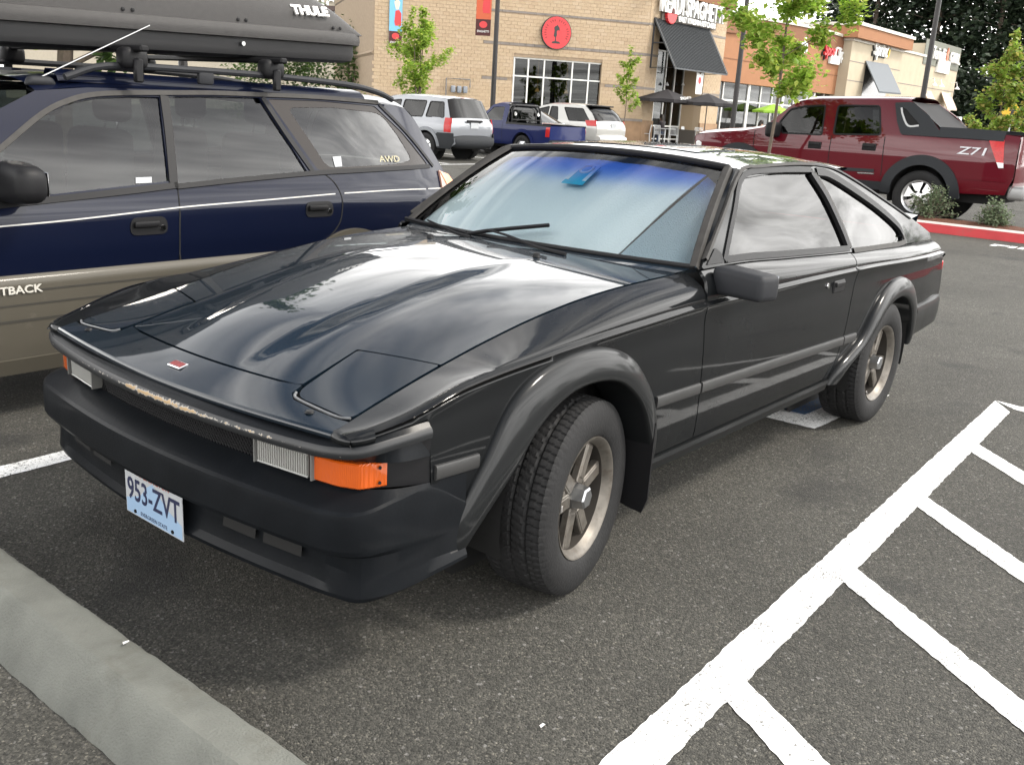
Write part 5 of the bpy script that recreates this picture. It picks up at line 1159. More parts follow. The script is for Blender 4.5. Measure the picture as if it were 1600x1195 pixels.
rk = MB(); rk.tube([(1.80, -.62, .99), (1.80, -.60, 1.40), (1.80, -.50, 1.52), (1.80, .50, 1.52), (1.80, .60, 1.40), (1.80, .62, .99)], .028, 8); rk.tube([(1.80, -.61, 1.10), (1.80, .61, 1.10)], .02, 8); rk.build('headache_rack', BLACKPL, pk, True)
for yy in (-.5, .5): MB().lathe([(0, .01), (.06, .01), (.06, 0)], 12, (1.76, yy, 1.28), 'x').build('rack_lamp', CHROME, pk)
MB().box((2.3, 0, .45), (4.2, 1.2, .3)).build('underbody', BLACKV, pk); MB().box((2.4, 0, .95), (1.0, 1.45, .1)).build('cabin_floor', BLACKV, pk)
wp = simple_wheel(.34, .2, .2, 5, ALLOY, wide=.8, n=48); f_ = True
for x in (1.12, 3.85):
    for s in (1, -1): place_wheel(wp, pk, x, s*.72, .34, s, f_); f_ = False
# pearl sedan between pickup and white crossover
sd, S = row_car('sedan', 'pearl sedan with dark rear glass parked between blue pickup and white crossover', 'car', (-23.7, -16.9, 0), R(-90), PEARL, .86,
    [('nose', PEARL, [(4.5, .35), (4.6, .5), (4.5, .68)], .1), ('hood', PEARL, [(4.5, .68), (4.2, .80), (3.4, .92)], .05), ('windshield', DARKTINT, [(3.4, .92), (2.7, 1.32)], .08), ('roof', PEARL, [(2.7, 1.32), (2.3, 1.40), (1.8, 1.40), (1.4, 1.32)], .05), ('rear_glass', DARKTINT, [(1.4, 1.32), (.72, 1.0)], .05), ('trunk_lid', PEARL, [(.72, 1.0), (.3, .98), (.08, .95)], .04), ('tail_panel', PEARL, [(.08, .95), (.02, .7), (.0, .55), (.08, .35)], .06)],
    .28, (.98, 3.65), .32, [W3((1.0, .98), (2.0, .96), (2.0, 1.32), (1.5, 1.28)), W3((2.08, .96), (3.1, .93), (2.72, 1.24), (2.08, 1.32))], lamp=[(.05, .90), (.30, .90), (.30, .74), (.04, .72)], belt=.92)
# white crossover
rd, S = row_car('crossover', 'white crossover with tall red tail lamps beside the restaurant corner', 'car', (-26.9, -17.2, 0), R(-92), WHITE, .93,
    [('nose', WHITE, [(4.6, .4), (4.72, .6), (4.6, .85)], .12), ('hood', WHITE, [(4.6, .85), (4.2, .98), (3.6, 1.06)], .06), ('windshield', DARKTINT, [(3.6, 1.06), (2.75, 1.58)], .1), ('roof', WHITE, [(2.75, 1.58), (2.3, 1.66), (1.3, 1.68), (.75, 1.63)], .05), ('rear_glass', DARKTINT, [(.75, 1.63), (.42, 1.42), (.18, 1.13)], .08), ('tailgate', WHITE, [(.18, 1.13), (.08, .95), (.10, .65)], .08), ('rear_bumper', WHITE, [(.10, .65), (-.03, .62), (-.03, .45), (.08, .35)], .07)],
    .30, (1.0, 3.85), .345, [W3((.42, 1.13), (1.35, 1.12), (1.7, 1.56), (.85, 1.55)), W3((1.85, 1.11), (2.3, 1.10), (2.3, 1.57), (2.0, 1.57)), W3((2.38, 1.10), (3.3, 1.07), (2.8, 1.47), (2.38, 1.57))], CLAD, .50, [(.16, 1.18), (.62, 1.16), (.50, .98), (.13, .98)], belt=1.08)
rear_plate(rd, .0, 1.02)
rbox('roof_spoiler', (.68, 0, 1.665), (.30, 1.30, .05), .02, BLACKPL, rd, 2)
# ------------------------------------------------------------------ shop buildings
def island_mat(name, cols, rough=.85, bump=.3, bscale=40):
    """masonry colour differing block by block"""
    m, nt, p = _prin(name); N, L = nt.nodes, nt.links; oi = N.new('ShaderNodeObjectInfo'); g = N.new('ShaderNodeNewGeometry'); a = N.new('ShaderNodeMath'); a.operation = 'ADD'; L.new(oi.outputs['Random'], a.inputs[0]); L.new(g.outputs['Random Per Island'], a.inputs[1])
    f = N.new('ShaderNodeMath'); f.operation = 'FRACT'; L.new(a.outputs[0], f.inputs[0]); r = N.new('ShaderNodeValToRGB'); e = r.color_ramp.elements; e[0].color = (*cols[0], 1); e[1].color = (*cols[-1], 1)
    for i, c in enumerate(cols[1:-1]): k = e.new((i+1)/(len(cols)-1)); k.color = (*c, 1)
    L.new(f.outputs[0], r.inputs[0]); tc = N.new('ShaderNodeTexCoord'); n = N.new('ShaderNodeTexNoise'); n.inputs['Scale'].default_value = bscale; n.inputs['Detail'].default_value = 5; L.new(tc.outputs['Object'], n.inputs['Vector'])
    hs = N.new('ShaderNodeHueSaturation'); L.new(r.outputs[0], hs.inputs['Color']); mr = N.new('ShaderNodeMapRange'); mr.inputs['To Min'].default_value = .75; mr.inputs['To Max'].default_value = 1.25; L.new(n.outputs['Fac'], mr.inputs[0]); L.new(mr.outputs[0], hs.inputs['Value']); L.new(hs.outputs[0], p.inputs['Base Color'])
    p.inputs['Roughness'].default_value = rough; b = N.new('ShaderNodeBump'); b.inputs['Strength'].default_value = bump; b.inputs['Distance'].default_value = .03; L.new(n.outputs['Fac'], b.inputs['Height']); L.new(b.outputs[0], p.inputs['Normal']); MATS[name] = m; return m
BLOCK = island_mat('tan_split_face_block', [(.37, .275, .18), (.405, .31, .205), (.385, .29, .19), (.42, .325, .225)])
MORTAR = mat('mortar', (.29, .22, .15), .9, var=.15)
BANDM = mat('grey_band_block', (.20, .175, .155), .85, var=.2, vscale=3, bump=.2)
BASEB = mat('brown_base_block', (.26, .165, .095), .85, var=.2, vscale=3, bump=.3)
STUCCO = mat('terracotta_stucco', (.29, .135, .065), .9, var=.06, vscale=2, bump=.15, bscale=60); STUCCOD = mat('dark_terracotta', (.19, .085, .042), .9, var=.06)
CAPM = mat('pale_coping', (.55, .52, .46), .6); TANST = mat('tan_stucco', (.42, .36, .265), .9, var=.07, vscale=1.5, bump=.2, bscale=50)
MULL = mat('white_mullion', (.62, .62, .60), .4, .3); AWN = mat('dark_standing_seam', (.055, .06, .065), .45, .4); DARKST = mat('dark_steel', (.03, .03, .032), .5)
SHOPGL = glass('shop_glass', (.55, .6, .58), .45, refl=.55); ROOM = mat('dim_room', (.045, .035, .03), .9, var=.4, vscale=.8); CONCW = mat('sidewalk_concrete', (.36, .35, .32), .85, var=.12, vscale=2, bump=.15)
LAMPG = mat('lit_pendant_glass', (.8, .45, .15), .5); LAMPG.node_tree.nodes['Principled BSDF'].inputs['Emission Color'].default_value = (1, .55, .2, 1); LAMPG.node_tree.nodes['Principled BSDF'].inputs['Emission Strength'].default_value = 1.2
C0 = np.array((-38.26, -23.3, 0.0)); UD = np.array((.836, -.548, 0.0)); UD /= np.linalg.norm(UD); ND = np.array((-UD[1], UD[0], 0.0))
def WP_(u, z, d=0.0): return tuple(C0+UD*u+ND*d+np.array((0, 0, z)))
def on_wall(px, py):
    P = onplane_n(px, py, C0, ND); return float((P-C0)@UD), float(P[2])
def on_front(px, py, yv=-23.3): P = onplane(px, py, 1, yv); return float(P[0]), float(P[2])
FX = ((-1, 0, 0), (0, 1, 0), (0, 0, 1))
rest = empty('restaurant', (-38.26, -23.3, 0)); tag(rest, 'tan block restaurant with chamfered window wall and dark entry awning', 'building')
def rp(o): o.parent = rest; o.location = Vector(o.location)-Vector(rest.location); return o
def wbox(mb, u0, u1, z0, z1, d0, d1, mi=0):
    c = np.array(WP_((u0+u1)/2, (z0+z1)/2, (d0+d1)/2)); mb.box(tuple(c), (u1-u0, d1-d0, z1-z0), ax=(tuple(UD), tuple(ND), (0, 0, 1)), mi=mi); return mb
def fbox(mb, x0, x1, y0, y1, z0, z1, mi=0): mb.box(((x0+x1)/2, (y0+y1)/2, (z0+z1)/2), (abs(x1-x0), abs(y1-y0), abs(z1-z0)), mi=mi); return mb
WU0, WU1, WZ0, WZ1 = 2.22, 6.55, 1.28, 3.66; HT = 7.0
# wall core (mortar) with the window opening
b = MB(); wbox(b, 0, WU0, .1, HT, -.4, -.012); wbox(b, WU1, 12.9, .1, HT, -.4, -.012); wbox(b, WU0, WU1, .1, WZ0, -.4, -.012); wbox(b, WU0, WU1, WZ1, HT, -.4, -.012); rp(b.build('wall', MORTAR))
b = MB(); wbox(b, -.05, 12.95, HT, HT+.15, -.45, .08); rp(b.build('coping', CAPM))
# dark room behind the window, pendant lamps
b = MB(); wbox(b, WU0-1.5, WU1+1.5, .1, .12, -6, -.45); wbox(b, WU0-1.5, WU1+1.5, 4.2, 4.22, -6, -.45); wbox(b, WU0-1.5, WU1+1.5, .1, 4.2, -6.05, -6); wbox(b, WU0-1.55, WU0-1.5, .1, 4.2, -6, -.4); wbox(b, WU1+1.5, WU1+1.55, .1, 4.2, -6, -.4); rp(b.build('dining_room', ROOM))
for px_, py_ in ((852, 143), (898, 146)):
    u, z = on_wall(px_, py_); b = MB(); b.lathe([(.02, .14), (.06, .10), (.11, 0), (.09, -.02), (0, -.02)], 14, WP_(u, z, -1.2), 'z'); b.tube([WP_(u, z+.14, -1.2), WP_(u, 4.2, -1.2)], .008, 5); rp(b.build('pendant_lamp', LAMPG, None, True))
for k in range(8):
    u, z = on_wall(830+k*5, 118); b = MB(); b.lathe([(0, .04), (.03, 0), (0, -.04)], 8, WP_(u, z, -2.5), 'z'); rp(b.build('chandelier_bulb', LAMPG, None, True))
# blocks: courses of split-face units; largest in view as parts, the rest joined
BW, BH = .30, .15; bl = MB().box((0, 0, 0), (BW-.008, .03, BH-.008)).build('block', BLOCK); bl.rotation_euler = (0, 0, math.atan2(UD[1], UD[0])); rng = random.Random(11); cand = []; rows = int((HT-1.25)/BH)
BANDS = (5.57, 4.19, 2.67)
def course(a0, a1, off, holes):
    out = []; k = a0-off
    while k < a1:
        seg = [(max(k, a0), min(k+BW, a1))]
        for h0, h1 in holes: seg = [q for (p0, p1) in seg for q in ((p0, min(p1, h0)), (max(p0, h1), p1)) if q[1]-q[0] > .03]
        out += seg; k += BW
    return out
for r_ in range(rows):
    z = 1.25+BH/2+r_*BH; holes = [(WU0, WU1)] if WZ0-.07 < z < WZ1+.07 else []
    if any(abs(z-bz) < .085 for bz in BANDS): holes = holes+[(0, 8.03)]
    cand += [(u0, u1, z) for u0, u1 in course(0, 12.9, (r_ % 2)*BW/2, holes)]
cand.sort(key=lambda c: (not (c[0] > 8.6 and 2.4 < c[2] < 5.6 and c[1]-c[0] > BW-.01), -c[0])); firstb = True; st = MB()
for i, (u0, u1, z) in enumerate(cand):
    d = (.012 if u0 > 8.02 else 0.0)+rng.uniform(-.003, .004)
    if i < 290:
        o = bl if firstb else bl.copy()
        if not firstb: COL.objects.link(o)
        o.location = WP_((u0+u1)/2, z, d); rp(o); firstb = False
    else: wbox(st, u0+.004, u1-.004, z-BH/2+.004, z+BH/2-.004, d-.015, d+.015)
o = rp(st.build('block_courses', BLOCK)); o['kind'] = 'stuff'
for bz in BANDS:
    b = MB()
    for k in range(20):
        u0 = k*.4; u1 = min(8.02, u0+.39)
        if u1 > WU0 and u0 < WU1 and WZ0 < bz < WZ1: continue
        wbox(b, u0, u1, bz-.055, bz+.055, -.01, .012)
    o = rp(b.build('band_course', BANDM)); o['kind'] = 'stuff'
b = MB(); wbox(b, -.02, 12.92, .1, 1.13, -.01, .05); rp(b.build('base_course', BASEB)); b = MB(); wbox(b, -.04, 12.94, 1.13, 1.24, -.01, .09); rp(b.build('base_ledge', BANDM))
# window: panes and bars
ub = [on_wall(x, 130)[0] for x in (803, 825, 850, 894, 920, 940)]; zm = on_wall(870, 123)[1]
for i in range(5):
    for z0, z1 in ((WZ0, zm), (zm, WZ1)):
        a0, a1 = ub[i+1], ub[i]; b = MB(); wbox(b, a0+.03, a1-.03, z0+.03, z1-.03, -.16, -.15); rp(b.build('pane', SHOPGL))
for u in ub: b = MB(); wbox(b, u-.035, u+.035, WZ0, WZ1, -.20, -.10); rp(b.build('mullion', MULL))
for z in (WZ0+.03, zm, WZ1-.03): b = MB(); wbox(b, WU0, WU1, z-.03, z+.03, -.19, -.095); rp(b.build('transom', MULL))
b = MB(); wbox(b, WU0-.1, WU1+.1, WZ0-.09, WZ0, -.2, .08); rp(b.build('window_sill', BANDM))
# ---- entry front (faces +y)
x0 = C0[0]; XO0, XO1, XR = -39.25, -43.95, -45.8
b = MB(); fbox(b, XO0, x0, -23.7, -23.3, .1, HT); fbox(b, XR, XO1, -23.7, -23.3, .1, HT); fbox(b, XO1, XO0, -23.7, -23.3, 5.2, HT); fbox(b, XR, XR+.4, -24.8, -23.7, .1, HT); fbox(b, XO1-.3, XO1, -24.6, -23.7, .1, 5.2); fbox(b, XO0, XO0+.3, -24.6, -23.7, .1, 5.2); rp(b.build('entry_wall', BLOCK))
st = MB(); rng = random.Random(4)
for r_ in range(int((HT-.2)/BH)):
    z = .2+BH/2+r_*BH
    if any(abs(z-bz) < .085 for bz in BANDS): continue
    for a0, a1 in course(XR, x0, (r_ % 2)*BW/2, [(XO1, XO0)] if z < 5.2 else []): fbox(st, a0+.004, a1-.004, -23.31, -23.287+rng.uniform(0, .006), z-BH/2+.004, z+BH/2-.004)
o = rp(st.build('entry_block_courses', BLOCK)); o['kind'] = 'stuff'
for bz in BANDS:
    for xa, xb in ((XO0, x0), (XR, XO1)): b = MB(); fbox(b, xa, xb, -23.31, -23.28, bz-.055, bz+.055); rp(b.build('band_course', BANDM))
for xa, xb in ((XO0, x0), (XR, XO1)): b = MB(); fbox(b, xa-.02, xb+.02, -23.32, -23.22, .1, 1.2); rp(b.build('base_course', BASEB))
b = MB(); fbox(b, XR-.3, x0+.3, -24.2, -23.0, HT, HT+.5); rp(b.build('entry_cornice', STUCCOD))
b = MB(); pe = WP_(12.9, 0, -.02); pb = WP_(12.9, 0, -14); b.prism([(x0, -23.4), (pe[0], pe[1]), (pb[0], pb[1]), (XR+.1, -38), (XR+.1, -23.6)], lambda a, c, t: (a, c, t), HT-.7, HT-.6); rp(b.build('roof_slab', DARKST)); b = MB(); b.tube([(pe[0], pe[1], 3.4), (pb[0], pb[1], 3.4), (XR+.2, -38, 3.4)], .1, 4); wbox(b, 12.6, 12.9, .1, HT, -14, -.4); rp(b.build('side_wall', MORTAR))
# storefront in the recess
for i in range(5):
    xa = XO1+(XO0-XO1)*i/5; xb = XO1+(XO0-XO1)*(i+1)/5
    for z0, z1 in ((.3, .95), (.95, 2.55), (2.55, 4.6)): b = MB(); fbox(b, xa+.03, xb-.03, -24.52, -24.5, z0+.03, z1-.03); rp(b.build('pane', SHOPGL))
for i in range(6): xa = XO1+(XO0-XO1)*i/5; b = MB(); fbox(b, xa-.04, xa+.04, -24.55, -24.45, .15, 4.7); rp(b.build('mullion', MULL))
for z in (.3, .95, 2.55, 4.6): b = MB(); fbox(b, XO1, XO0, -24.55, -24.44, z-.035, z+.035); rp(b.build('transom', MULL))
b = MB(); fbox(b, XO1-.4, XO0+.4, -30, -29.9, .1, 5); fbox(b, XO1-.4, XO0+.4, -30, -23.75, 5.2, 5.3); fbox(b, XO1-.45, XO1-.4, -30, -23.75, .1, 5.3); fbox(b, XO0+.4, XO0+.45, -30, -23.75, .1, 5.3); fbox(b, XO1-.4, XO0+.4, -30, -23.75, .1, .14); rp(b.build('lobby', ROOM))
for px_ in (1017, 1042, 1067):
    P = onplane(px_, 134, 1, -24.3); b = MB(); b.lathe([(.02, .16), (.05, .1), (.11, 0), (0, -.01)], 12, tuple(P), 'z'); rp(b.build('entry_pendant', WHITELENS, None, True))
# awning with standing seams
A0, A1 = on_front(1021, 30)[0], on_front(1106, 45)[0]; ya, za, yb_, zb_ = -23.25, 5.85, -21.9, 3.66
aw = empty('entry_awning', ((A0+A1)/2, -22.6, zb_)); tag(aw, 'dark ribbed metal awning above the restaurant entry', 'awning')
def ap(o): o.parent = aw; o.location = Vector(o.location)-Vector(aw.location); return o
b = MB(); b.add([(A0, ya, za), (A1, ya, za), (A1, yb_, zb_), (A0, yb_, zb_), (A0, ya, za-.06), (A1, ya, za-.06), (A1, yb_, zb_-.06), (A0, yb_, zb_-.06)], [(0, 1, 2, 3), (4, 7, 6, 5), (0, 4, 5, 1), (3, 2, 6, 7), (0, 3, 7, 4), (1, 5, 6, 2)]); ap(b.build('awning_sheet', AWN))
b = MB()
for i in range(38):
    xx = A0+(A1-A0)*i/37; b.add([(xx-.012, ya, za), (xx+.012, ya, za), (xx+.012, yb_, zb_), (xx-.012, yb_, zb_), (xx-.012, ya+.03, za+.045), (xx+.012, ya+.03, za+.045), (xx+.012, yb_+.02, zb_+.045), (xx-.012, yb_+.02, zb_+.045)], [(4, 5, 6, 7), (0, 3, 7, 4), (1, 5, 6, 2), (3, 2, 6, 7)])
o = ap(b.build('standing_seams', AWN)); o['kind'] = 'stuff'
for xx in (A0-.05, A1+.05):
    b = MB(); b.tube([(xx, ya, za), (xx, yb_, zb_), (xx, ya, zb_-.02), (xx, ya, za)], .05, 6); b.tube([(xx, ya, (za+zb_)/2), (xx, (ya+yb_)/2, (za+zb_)/2)], .035, 6); ap(b.build('bracket', DARKST, None))
# sign over the awning
SIGNW = mat('sign_white', (.8, .8, .78), .4); SIGNR = mat('sign_red', (.55, .03, .035), .45); SIGNK = mat('sign_black', (.02, .02, .02), .5)
sg_ = empty('restaurant_sign', (-41.6, -23.2, 6.6)); tag(sg_, 'white lettered restaurant sign with red dial above the entry awning', 'sign')
def sp(o, r=sg_): o.parent = r; o.location = Vector(o.location)-Vector(r.location); return o
sp(text('lettering', 'READI SPAGHETTI', SIGNW, None, 1.15, frame((-41.75, -23.05, 6.52), (-1, 0, 0)), .08, .66, bold=.012)); sp(tag(text('tag_line', 'FAST ITALIAN KITCHEN', SIGNW, None, .36, frame((-42.3, -23.08, 5.98), (-1, 0, 0)), .04, .95, bold=.008), kind='stuff'))
b = MB(); fbox(b, -44.4, -39.1, -23.22, -23.16, 5.82, 6.95); sp(b.build('backing', mat('sign_backing', (.10, .085, .07), .6)))
gear = [(math.cos(a)*(.42 if k % 2 else .47), math.sin(a)*(.42 if k % 2 else .47)) for k, a in enumerate(np.linspace(math.pi, 2*math.pi, 24))]
b = MB(); b.prism(gear, lambda a, c, t: (-39.75-a, t, 6.15+c), -23.15, -23.0); sp(b.build('red_dial', SIGNR))
# round sign on the chamfered wall
u, z = on_wall(868, 52); rs = empty('round_sign', WP_(u, z, .02)); tag(rs, 'round red sign with dark figure emblem on the block wall', 'sign')
AXW = frame(WP_(u, z, .02), tuple(-UD))
def circ_(mb, r, d0, d1, n=56, mi=0, teeth=False):
    P = [(math.cos(t)*(r*(1 if not teeth else (1 if k % 2 else .965))), math.sin(t)*(r*(1 if not teeth else (1 if k % 2 else .965)))) for k, t in enumerate(np.linspace(0, 2*math.pi, n, endpoint=False))]
    mb.prism(P, lambda a, c, t: tuple(AXW @ Vector((a, c, t))), d0, d1); return mb
sp(circ_(MB(), .72, 0, .13).build('rim', SIGNK), rs); sp(circ_(MB(), .70, .132, .14, 96, teeth=True).build('disc_face', SIGNR), rs)
fig = [(-.10, .10), (-.14, .20), (-.08, .28), (.0, .31), (.03, .36), (.05, .30), (.12, .22), (.14, .10), (.06, .12), (.0, .06), (.02, -.10), (-.02, -.22), (.0, -.36), (.16, -.38), (.20, -.46), (-.22, -.46), (-.18, -.38), (-.06, -.36), (-.06, -.20), (-.14, -.14), (-.12, -.02)]
b = MB(); b.prism(fig, lambda a, c, t: tuple(AXW @ Vector((a, c, t))), .141, .148); sp(b.build('emblem', SIGNK), rs)
INKR = mat('sign_dark_red', (.20, .01, .012), .5)
for k, a in enumerate(np.linspace(R(-25), R(205), 21)):
    if k in (5, 10, 14): continue
    b = MB(); ca, sa = math.cos(a), math.sin(a); b.prism([(-.022, -.05), (.022, -.05), (.022, .05), (-.022, .05)], lambda p, q, t: tuple(AXW @ Vector((ca*.54+q*ca-p*sa, sa*.54+q*sa+p*ca, t))), .141, .146); sp(b.build('ring_letter', INKR), rs)
# banners
def banner(name, label, Mx, w, h, top_m, shape_m, group=None):
    r_ = empty(name, tuple(Mx.translation)); tag(r_, label, 'banner', group)
    def pr(poly, d0, d1, m, nm): b = MB(); b.prism(poly, lambda a, c, t: tuple(Mx @ Vector((a, c, t))), d0, d1); return sp(b.build(nm, m), r_)
    pr([(-w/2, -h), (w/2, -h), (w/2, 0), (-w/2, 0)], 0, .015, top_m, 'cloth'); pr([(-w/2, -h), (w/2, -h), (w/2, -h+.62), (-w/2, -h+.62)], .016, .02, mat('banner_maroon', (.06, .012, .012), .7), 'foot_panel')
    pr([(math.cos(t)*.16, -h+.42+math.sin(t)*.13) for t in np.linspace(0, 2*math.pi, 18, endpoint=False)], .021, .024, SIGNR, 'emblem'); sp(text('foot_lettering', 'SPAGHETTI', SIGNW, None, .12, Mx @ Matrix.Translation((0, -h+.16, .022)), .001, .8), r_)
    pr([(-.02, -h+.85), (.24, -h+.85), (.24, -h+1.35), (.14, -h+1.5), (-.02, -h+1.45), (-.06, -h+1.0)], .017, .022, shape_m, 'red_shape'); pr([(.0, -h+1.5), (.12, -h+1.52), (.18, -h+1.8), (.05, -h+2.0), (-.08, -h+1.8)], .017, .022, mat('banner_cream', (.6, .55, .45), .7), 'pale_shape'); pr([(-.05, -h+1.85), (.02, -h+1.9), (.05, -h+2.2), (-.06, -h+2.05)], .0175, .0225, SIGNK, 'dark_shape')
    MB_ = MB().tube([tuple(Mx @ Vector((-w/2-.03, .03, .02))), tuple(Mx @ Vector((w/2+.03, .03, .02)))], .025, 6); sp(MB_.build('rod', DARKST), r_); return r_
u, z = on_wall(617, 73); banner('wall_banner', 'tall blue banner with a red shape hanging on the block wall', frame(WP_(u, z+2.9, .06), tuple(-UD)), .56, 2.9, mat('banner_blue', (.16, .42, .62), .7), SIGNR)
# gas meters
u, z = on_wall(716, 140); gm = empty('gas_meters', WP_(u, z-.4, .15)); tag(gm, 'grey gas meters and pipes on the block wall', 'gas meter')
for k in (-.28, 0, .28): c = np.array(WP_(u+k, z, .16)); sp(rbox('meter', tuple(c), (.20, .16, .30), .04, mat('meter_grey', (.20, .22, .25), .5), None, 2, rz=math.atan2(UD[1], UD[0])), gm)
b = MB(); b.tube([WP_(u+.6, .15, .15), WP_(u+.6, z+.45, .15), WP_(u-.5, z+.45, .15), WP_(u-.5, z+.1, .15)], .03, 6); sp(b.build('pipe', mat('pipe_grey', (.15, .15, .15), .5), None, True), gm)
# ---- terracotta shops
YS = -23.6; ter = empty('terracotta_shops', (-54.6, YS, 0)); tag(ter, 'terracotta stucco shop building with curved parapet and tall shop windows', 'building')
def tp(o): return sp(o, ter)
arc = [on_front(a, b_, YS) for a, b_ in ((1133, 21), (1180, 27), (1240, 37), (1285, 47), (1335, 62))]; arc = [tuple(p) for p in crv(arc, 4)]; xl, xr = arc[-1][0], -45.75; arc[0] = (xr, arc[0][1])
zsof = 3.45
b = MB(); b.prism([(xl, zsof)]+[(x, z-.95) for x, z in arc[::-1]]+[(xr, zsof)], lambda a, c, t: (a, t, c), YS, YS-.4); tp(b.build('wall', STUCCO)); b = MB(); b.prism([(x, z-.95) for x, z in arc]+[(x, z-.12) for x, z in arc[::-1]], lambda a, c, t: (a, t, c), YS+.14, YS-.45); tp(b.build('parapet_band', STUCCOD)); b = MB(); b.prism([(x, z-.12) for x, z in arc]+[(x, z+.05) for x, z in arc[::-1]], lambda a, c, t: (a, t, c), YS+.22, YS-.5); tp(b.build('coping', CAPM))
b = MB(); fbox(b, xl, xr, YS, YS+.02, 4.62, 4.67); tp(b.build('control_joint', STUCCOD)); b = MB(); fbox(b, xl, xr, YS-.36, YS-.30, .1, .45); tp(b.build('base_panel', BANDM))
nb = 12
for i in range(nb):
    xa, xb = xl+(xr-xl)*i/nb, xl+(xr-xl)*(i+1)/nb
    for z0, z1 in ((.45, 2.5), (2.5, zsof)): b = MB(); fbox(b, xa+.04, xb-.04, YS-.34, YS-.32, z0+.03, z1-.02); tp(b.build('pane', SHOPGL))
    b = MB(); w_ = .14 if i % 3 == 0 else .045; fbox(b, xa-w_, xa+w_, YS-.38, YS-.26, .1, zsof); tp(b.build('mullion', MULL))
b = MB(); fbox(b, xl, xr, YS-.38, YS-.27, 2.46, 2.54); tp(b.build('transom', MULL)); b = MB(); fbox(b, xl, xr, -30, -29.9, .1, 4); fbox(b, xl, xr, -30, -24.1, 3.9, 4); fbox(b, xl, xr, -30, -24.1, .1, .12); fbox(b, xl, xr, -36, -24.0, 5.4, 5.5); fbox(b, xl, xl+.1, -36, -24.0, .1, 5.4); tp(b.build('shop_interior', ROOM))
def front_text(name, label, s, m, pxy, size, yv, xs=1.0, shear=0.0, bold=.01):
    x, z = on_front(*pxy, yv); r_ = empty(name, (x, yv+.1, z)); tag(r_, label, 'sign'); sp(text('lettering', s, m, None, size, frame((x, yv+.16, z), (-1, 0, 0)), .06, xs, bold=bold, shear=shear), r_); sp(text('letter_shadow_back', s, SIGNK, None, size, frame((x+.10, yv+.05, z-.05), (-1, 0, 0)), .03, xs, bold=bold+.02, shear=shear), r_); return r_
r1 = front_text('barber_sign', 'red and white barber shop sign with white plaque on terracotta wall', 'Sport', SIGNR, (1294, 80), 1.0, YS, .9, .2); x, z = on_front(1309, 85, YS); sp(text('lettering', 'Clips', SIGNW, None, 1.0, frame((x, YS+.17, z), (-1, 0, 0)), .06, .95, bold=.012), r1); x, z = on_front(1301, 94, YS); b = MB(); fbox(b, x-.75, x+.75, YS+.02, YS+.2, z-.26, z+.26); sp(b.build('plaque', SIGNW), r1)
front_text('script_sign', 'white script sign half hidden by the kerb island tree', 'ch', SIGNW, (1252, 72), 1.3, YS, .9)
# ---- sprint tower
def block_building(name, label, m, xa, xb, yv, h, joints=()):
    r_ = empty(name, ((xa+xb)/2, yv, 0)); tag(r_, label, 'building'); b = MB(); fbox(b, xa, xb, yv-6, yv, .1, h); sp(b.build('wall', m), r_); b = MB(); fbox(b, xa-.1, xb+.1, yv-6.1, yv+.1, h, h+.16); sp(b.build('coping', CAPM), r_)
    for z in joints: b = MB(); fbox(b, xa, xb, yv, yv+.012, z-.03, z+.03); sp(b.build('control_joint', BANDM), r_)
    return r_
YT = -22.9; tx0, tx1 = on_front(1333, 60, YT)[0], on_front(1409, 90, YT)[0]
tw = block_building('phone_shop', 'pale tan shop tower with terracotta cap and slanted grey awning', TANST, tx1, tx0, YT, 6.85, (5.6, 4.4)); b = MB(); fbox(b, tx1-.5, tx0+.5, YT-4, YT+.5, 6.85+.16, 7.75); sp(b.build('cap_box', STUCCO), tw); b = MB(); fbox(b, tx1-.6, tx0+.6, YT-4.1, YT+.6, 7.75, 7.95); sp(b.build('cap_coping', CAPM), tw)
b = MB(); ox0, ox1 = on_front(1347, 140, YT)[0], on_front(1383, 150, YT)[0]; fbox(b, ox1, ox0, YT, YT+.02, .2, 5.5); sp(b.build('dark_entry', mat('dark_glazing', (.02, .02, .02), .2, coat=.6)), tw)
P = [onplane(1353, 95, 1, YT+.05), onplane(1388, 101, 1, YT+.05), onplane(1408, 146, 1, YT+1.4), onplane(1374, 143, 1, YT+1.4)]; b = MB(); b.add([tuple(p) for p in P]+[tuple(p-np.array((0, .02, .1))) for p in P], [(0, 1, 2, 3), (7, 6, 5, 4), (0, 3, 7, 4), (1, 5, 6, 2), (3, 2, 6, 7), (0, 4, 5, 1)]); sp(b.build('slanted_awning', mat('grey_awning', (.10, .115, .13), .6)), tw)
fs_ = front_text('phone_sign', 'white phone shop sign with yellow mark on tan tower', 'Sprint', SIGNW, (1373, 79), 1.25, YT, .85, .1); x, z = on_front(1387, 80, YT); b = MB(); b.prism([(0, -.5), (.25, -.2), (.3, .1), (.15, .5), (.05, .1)], lambda a, c, t: (x-a, t, z+c), YT+.05, YT+.1); sp(b.build('yellow_mark', mat('sign_yellow', (.7, .5, .05), .5)), fs_)
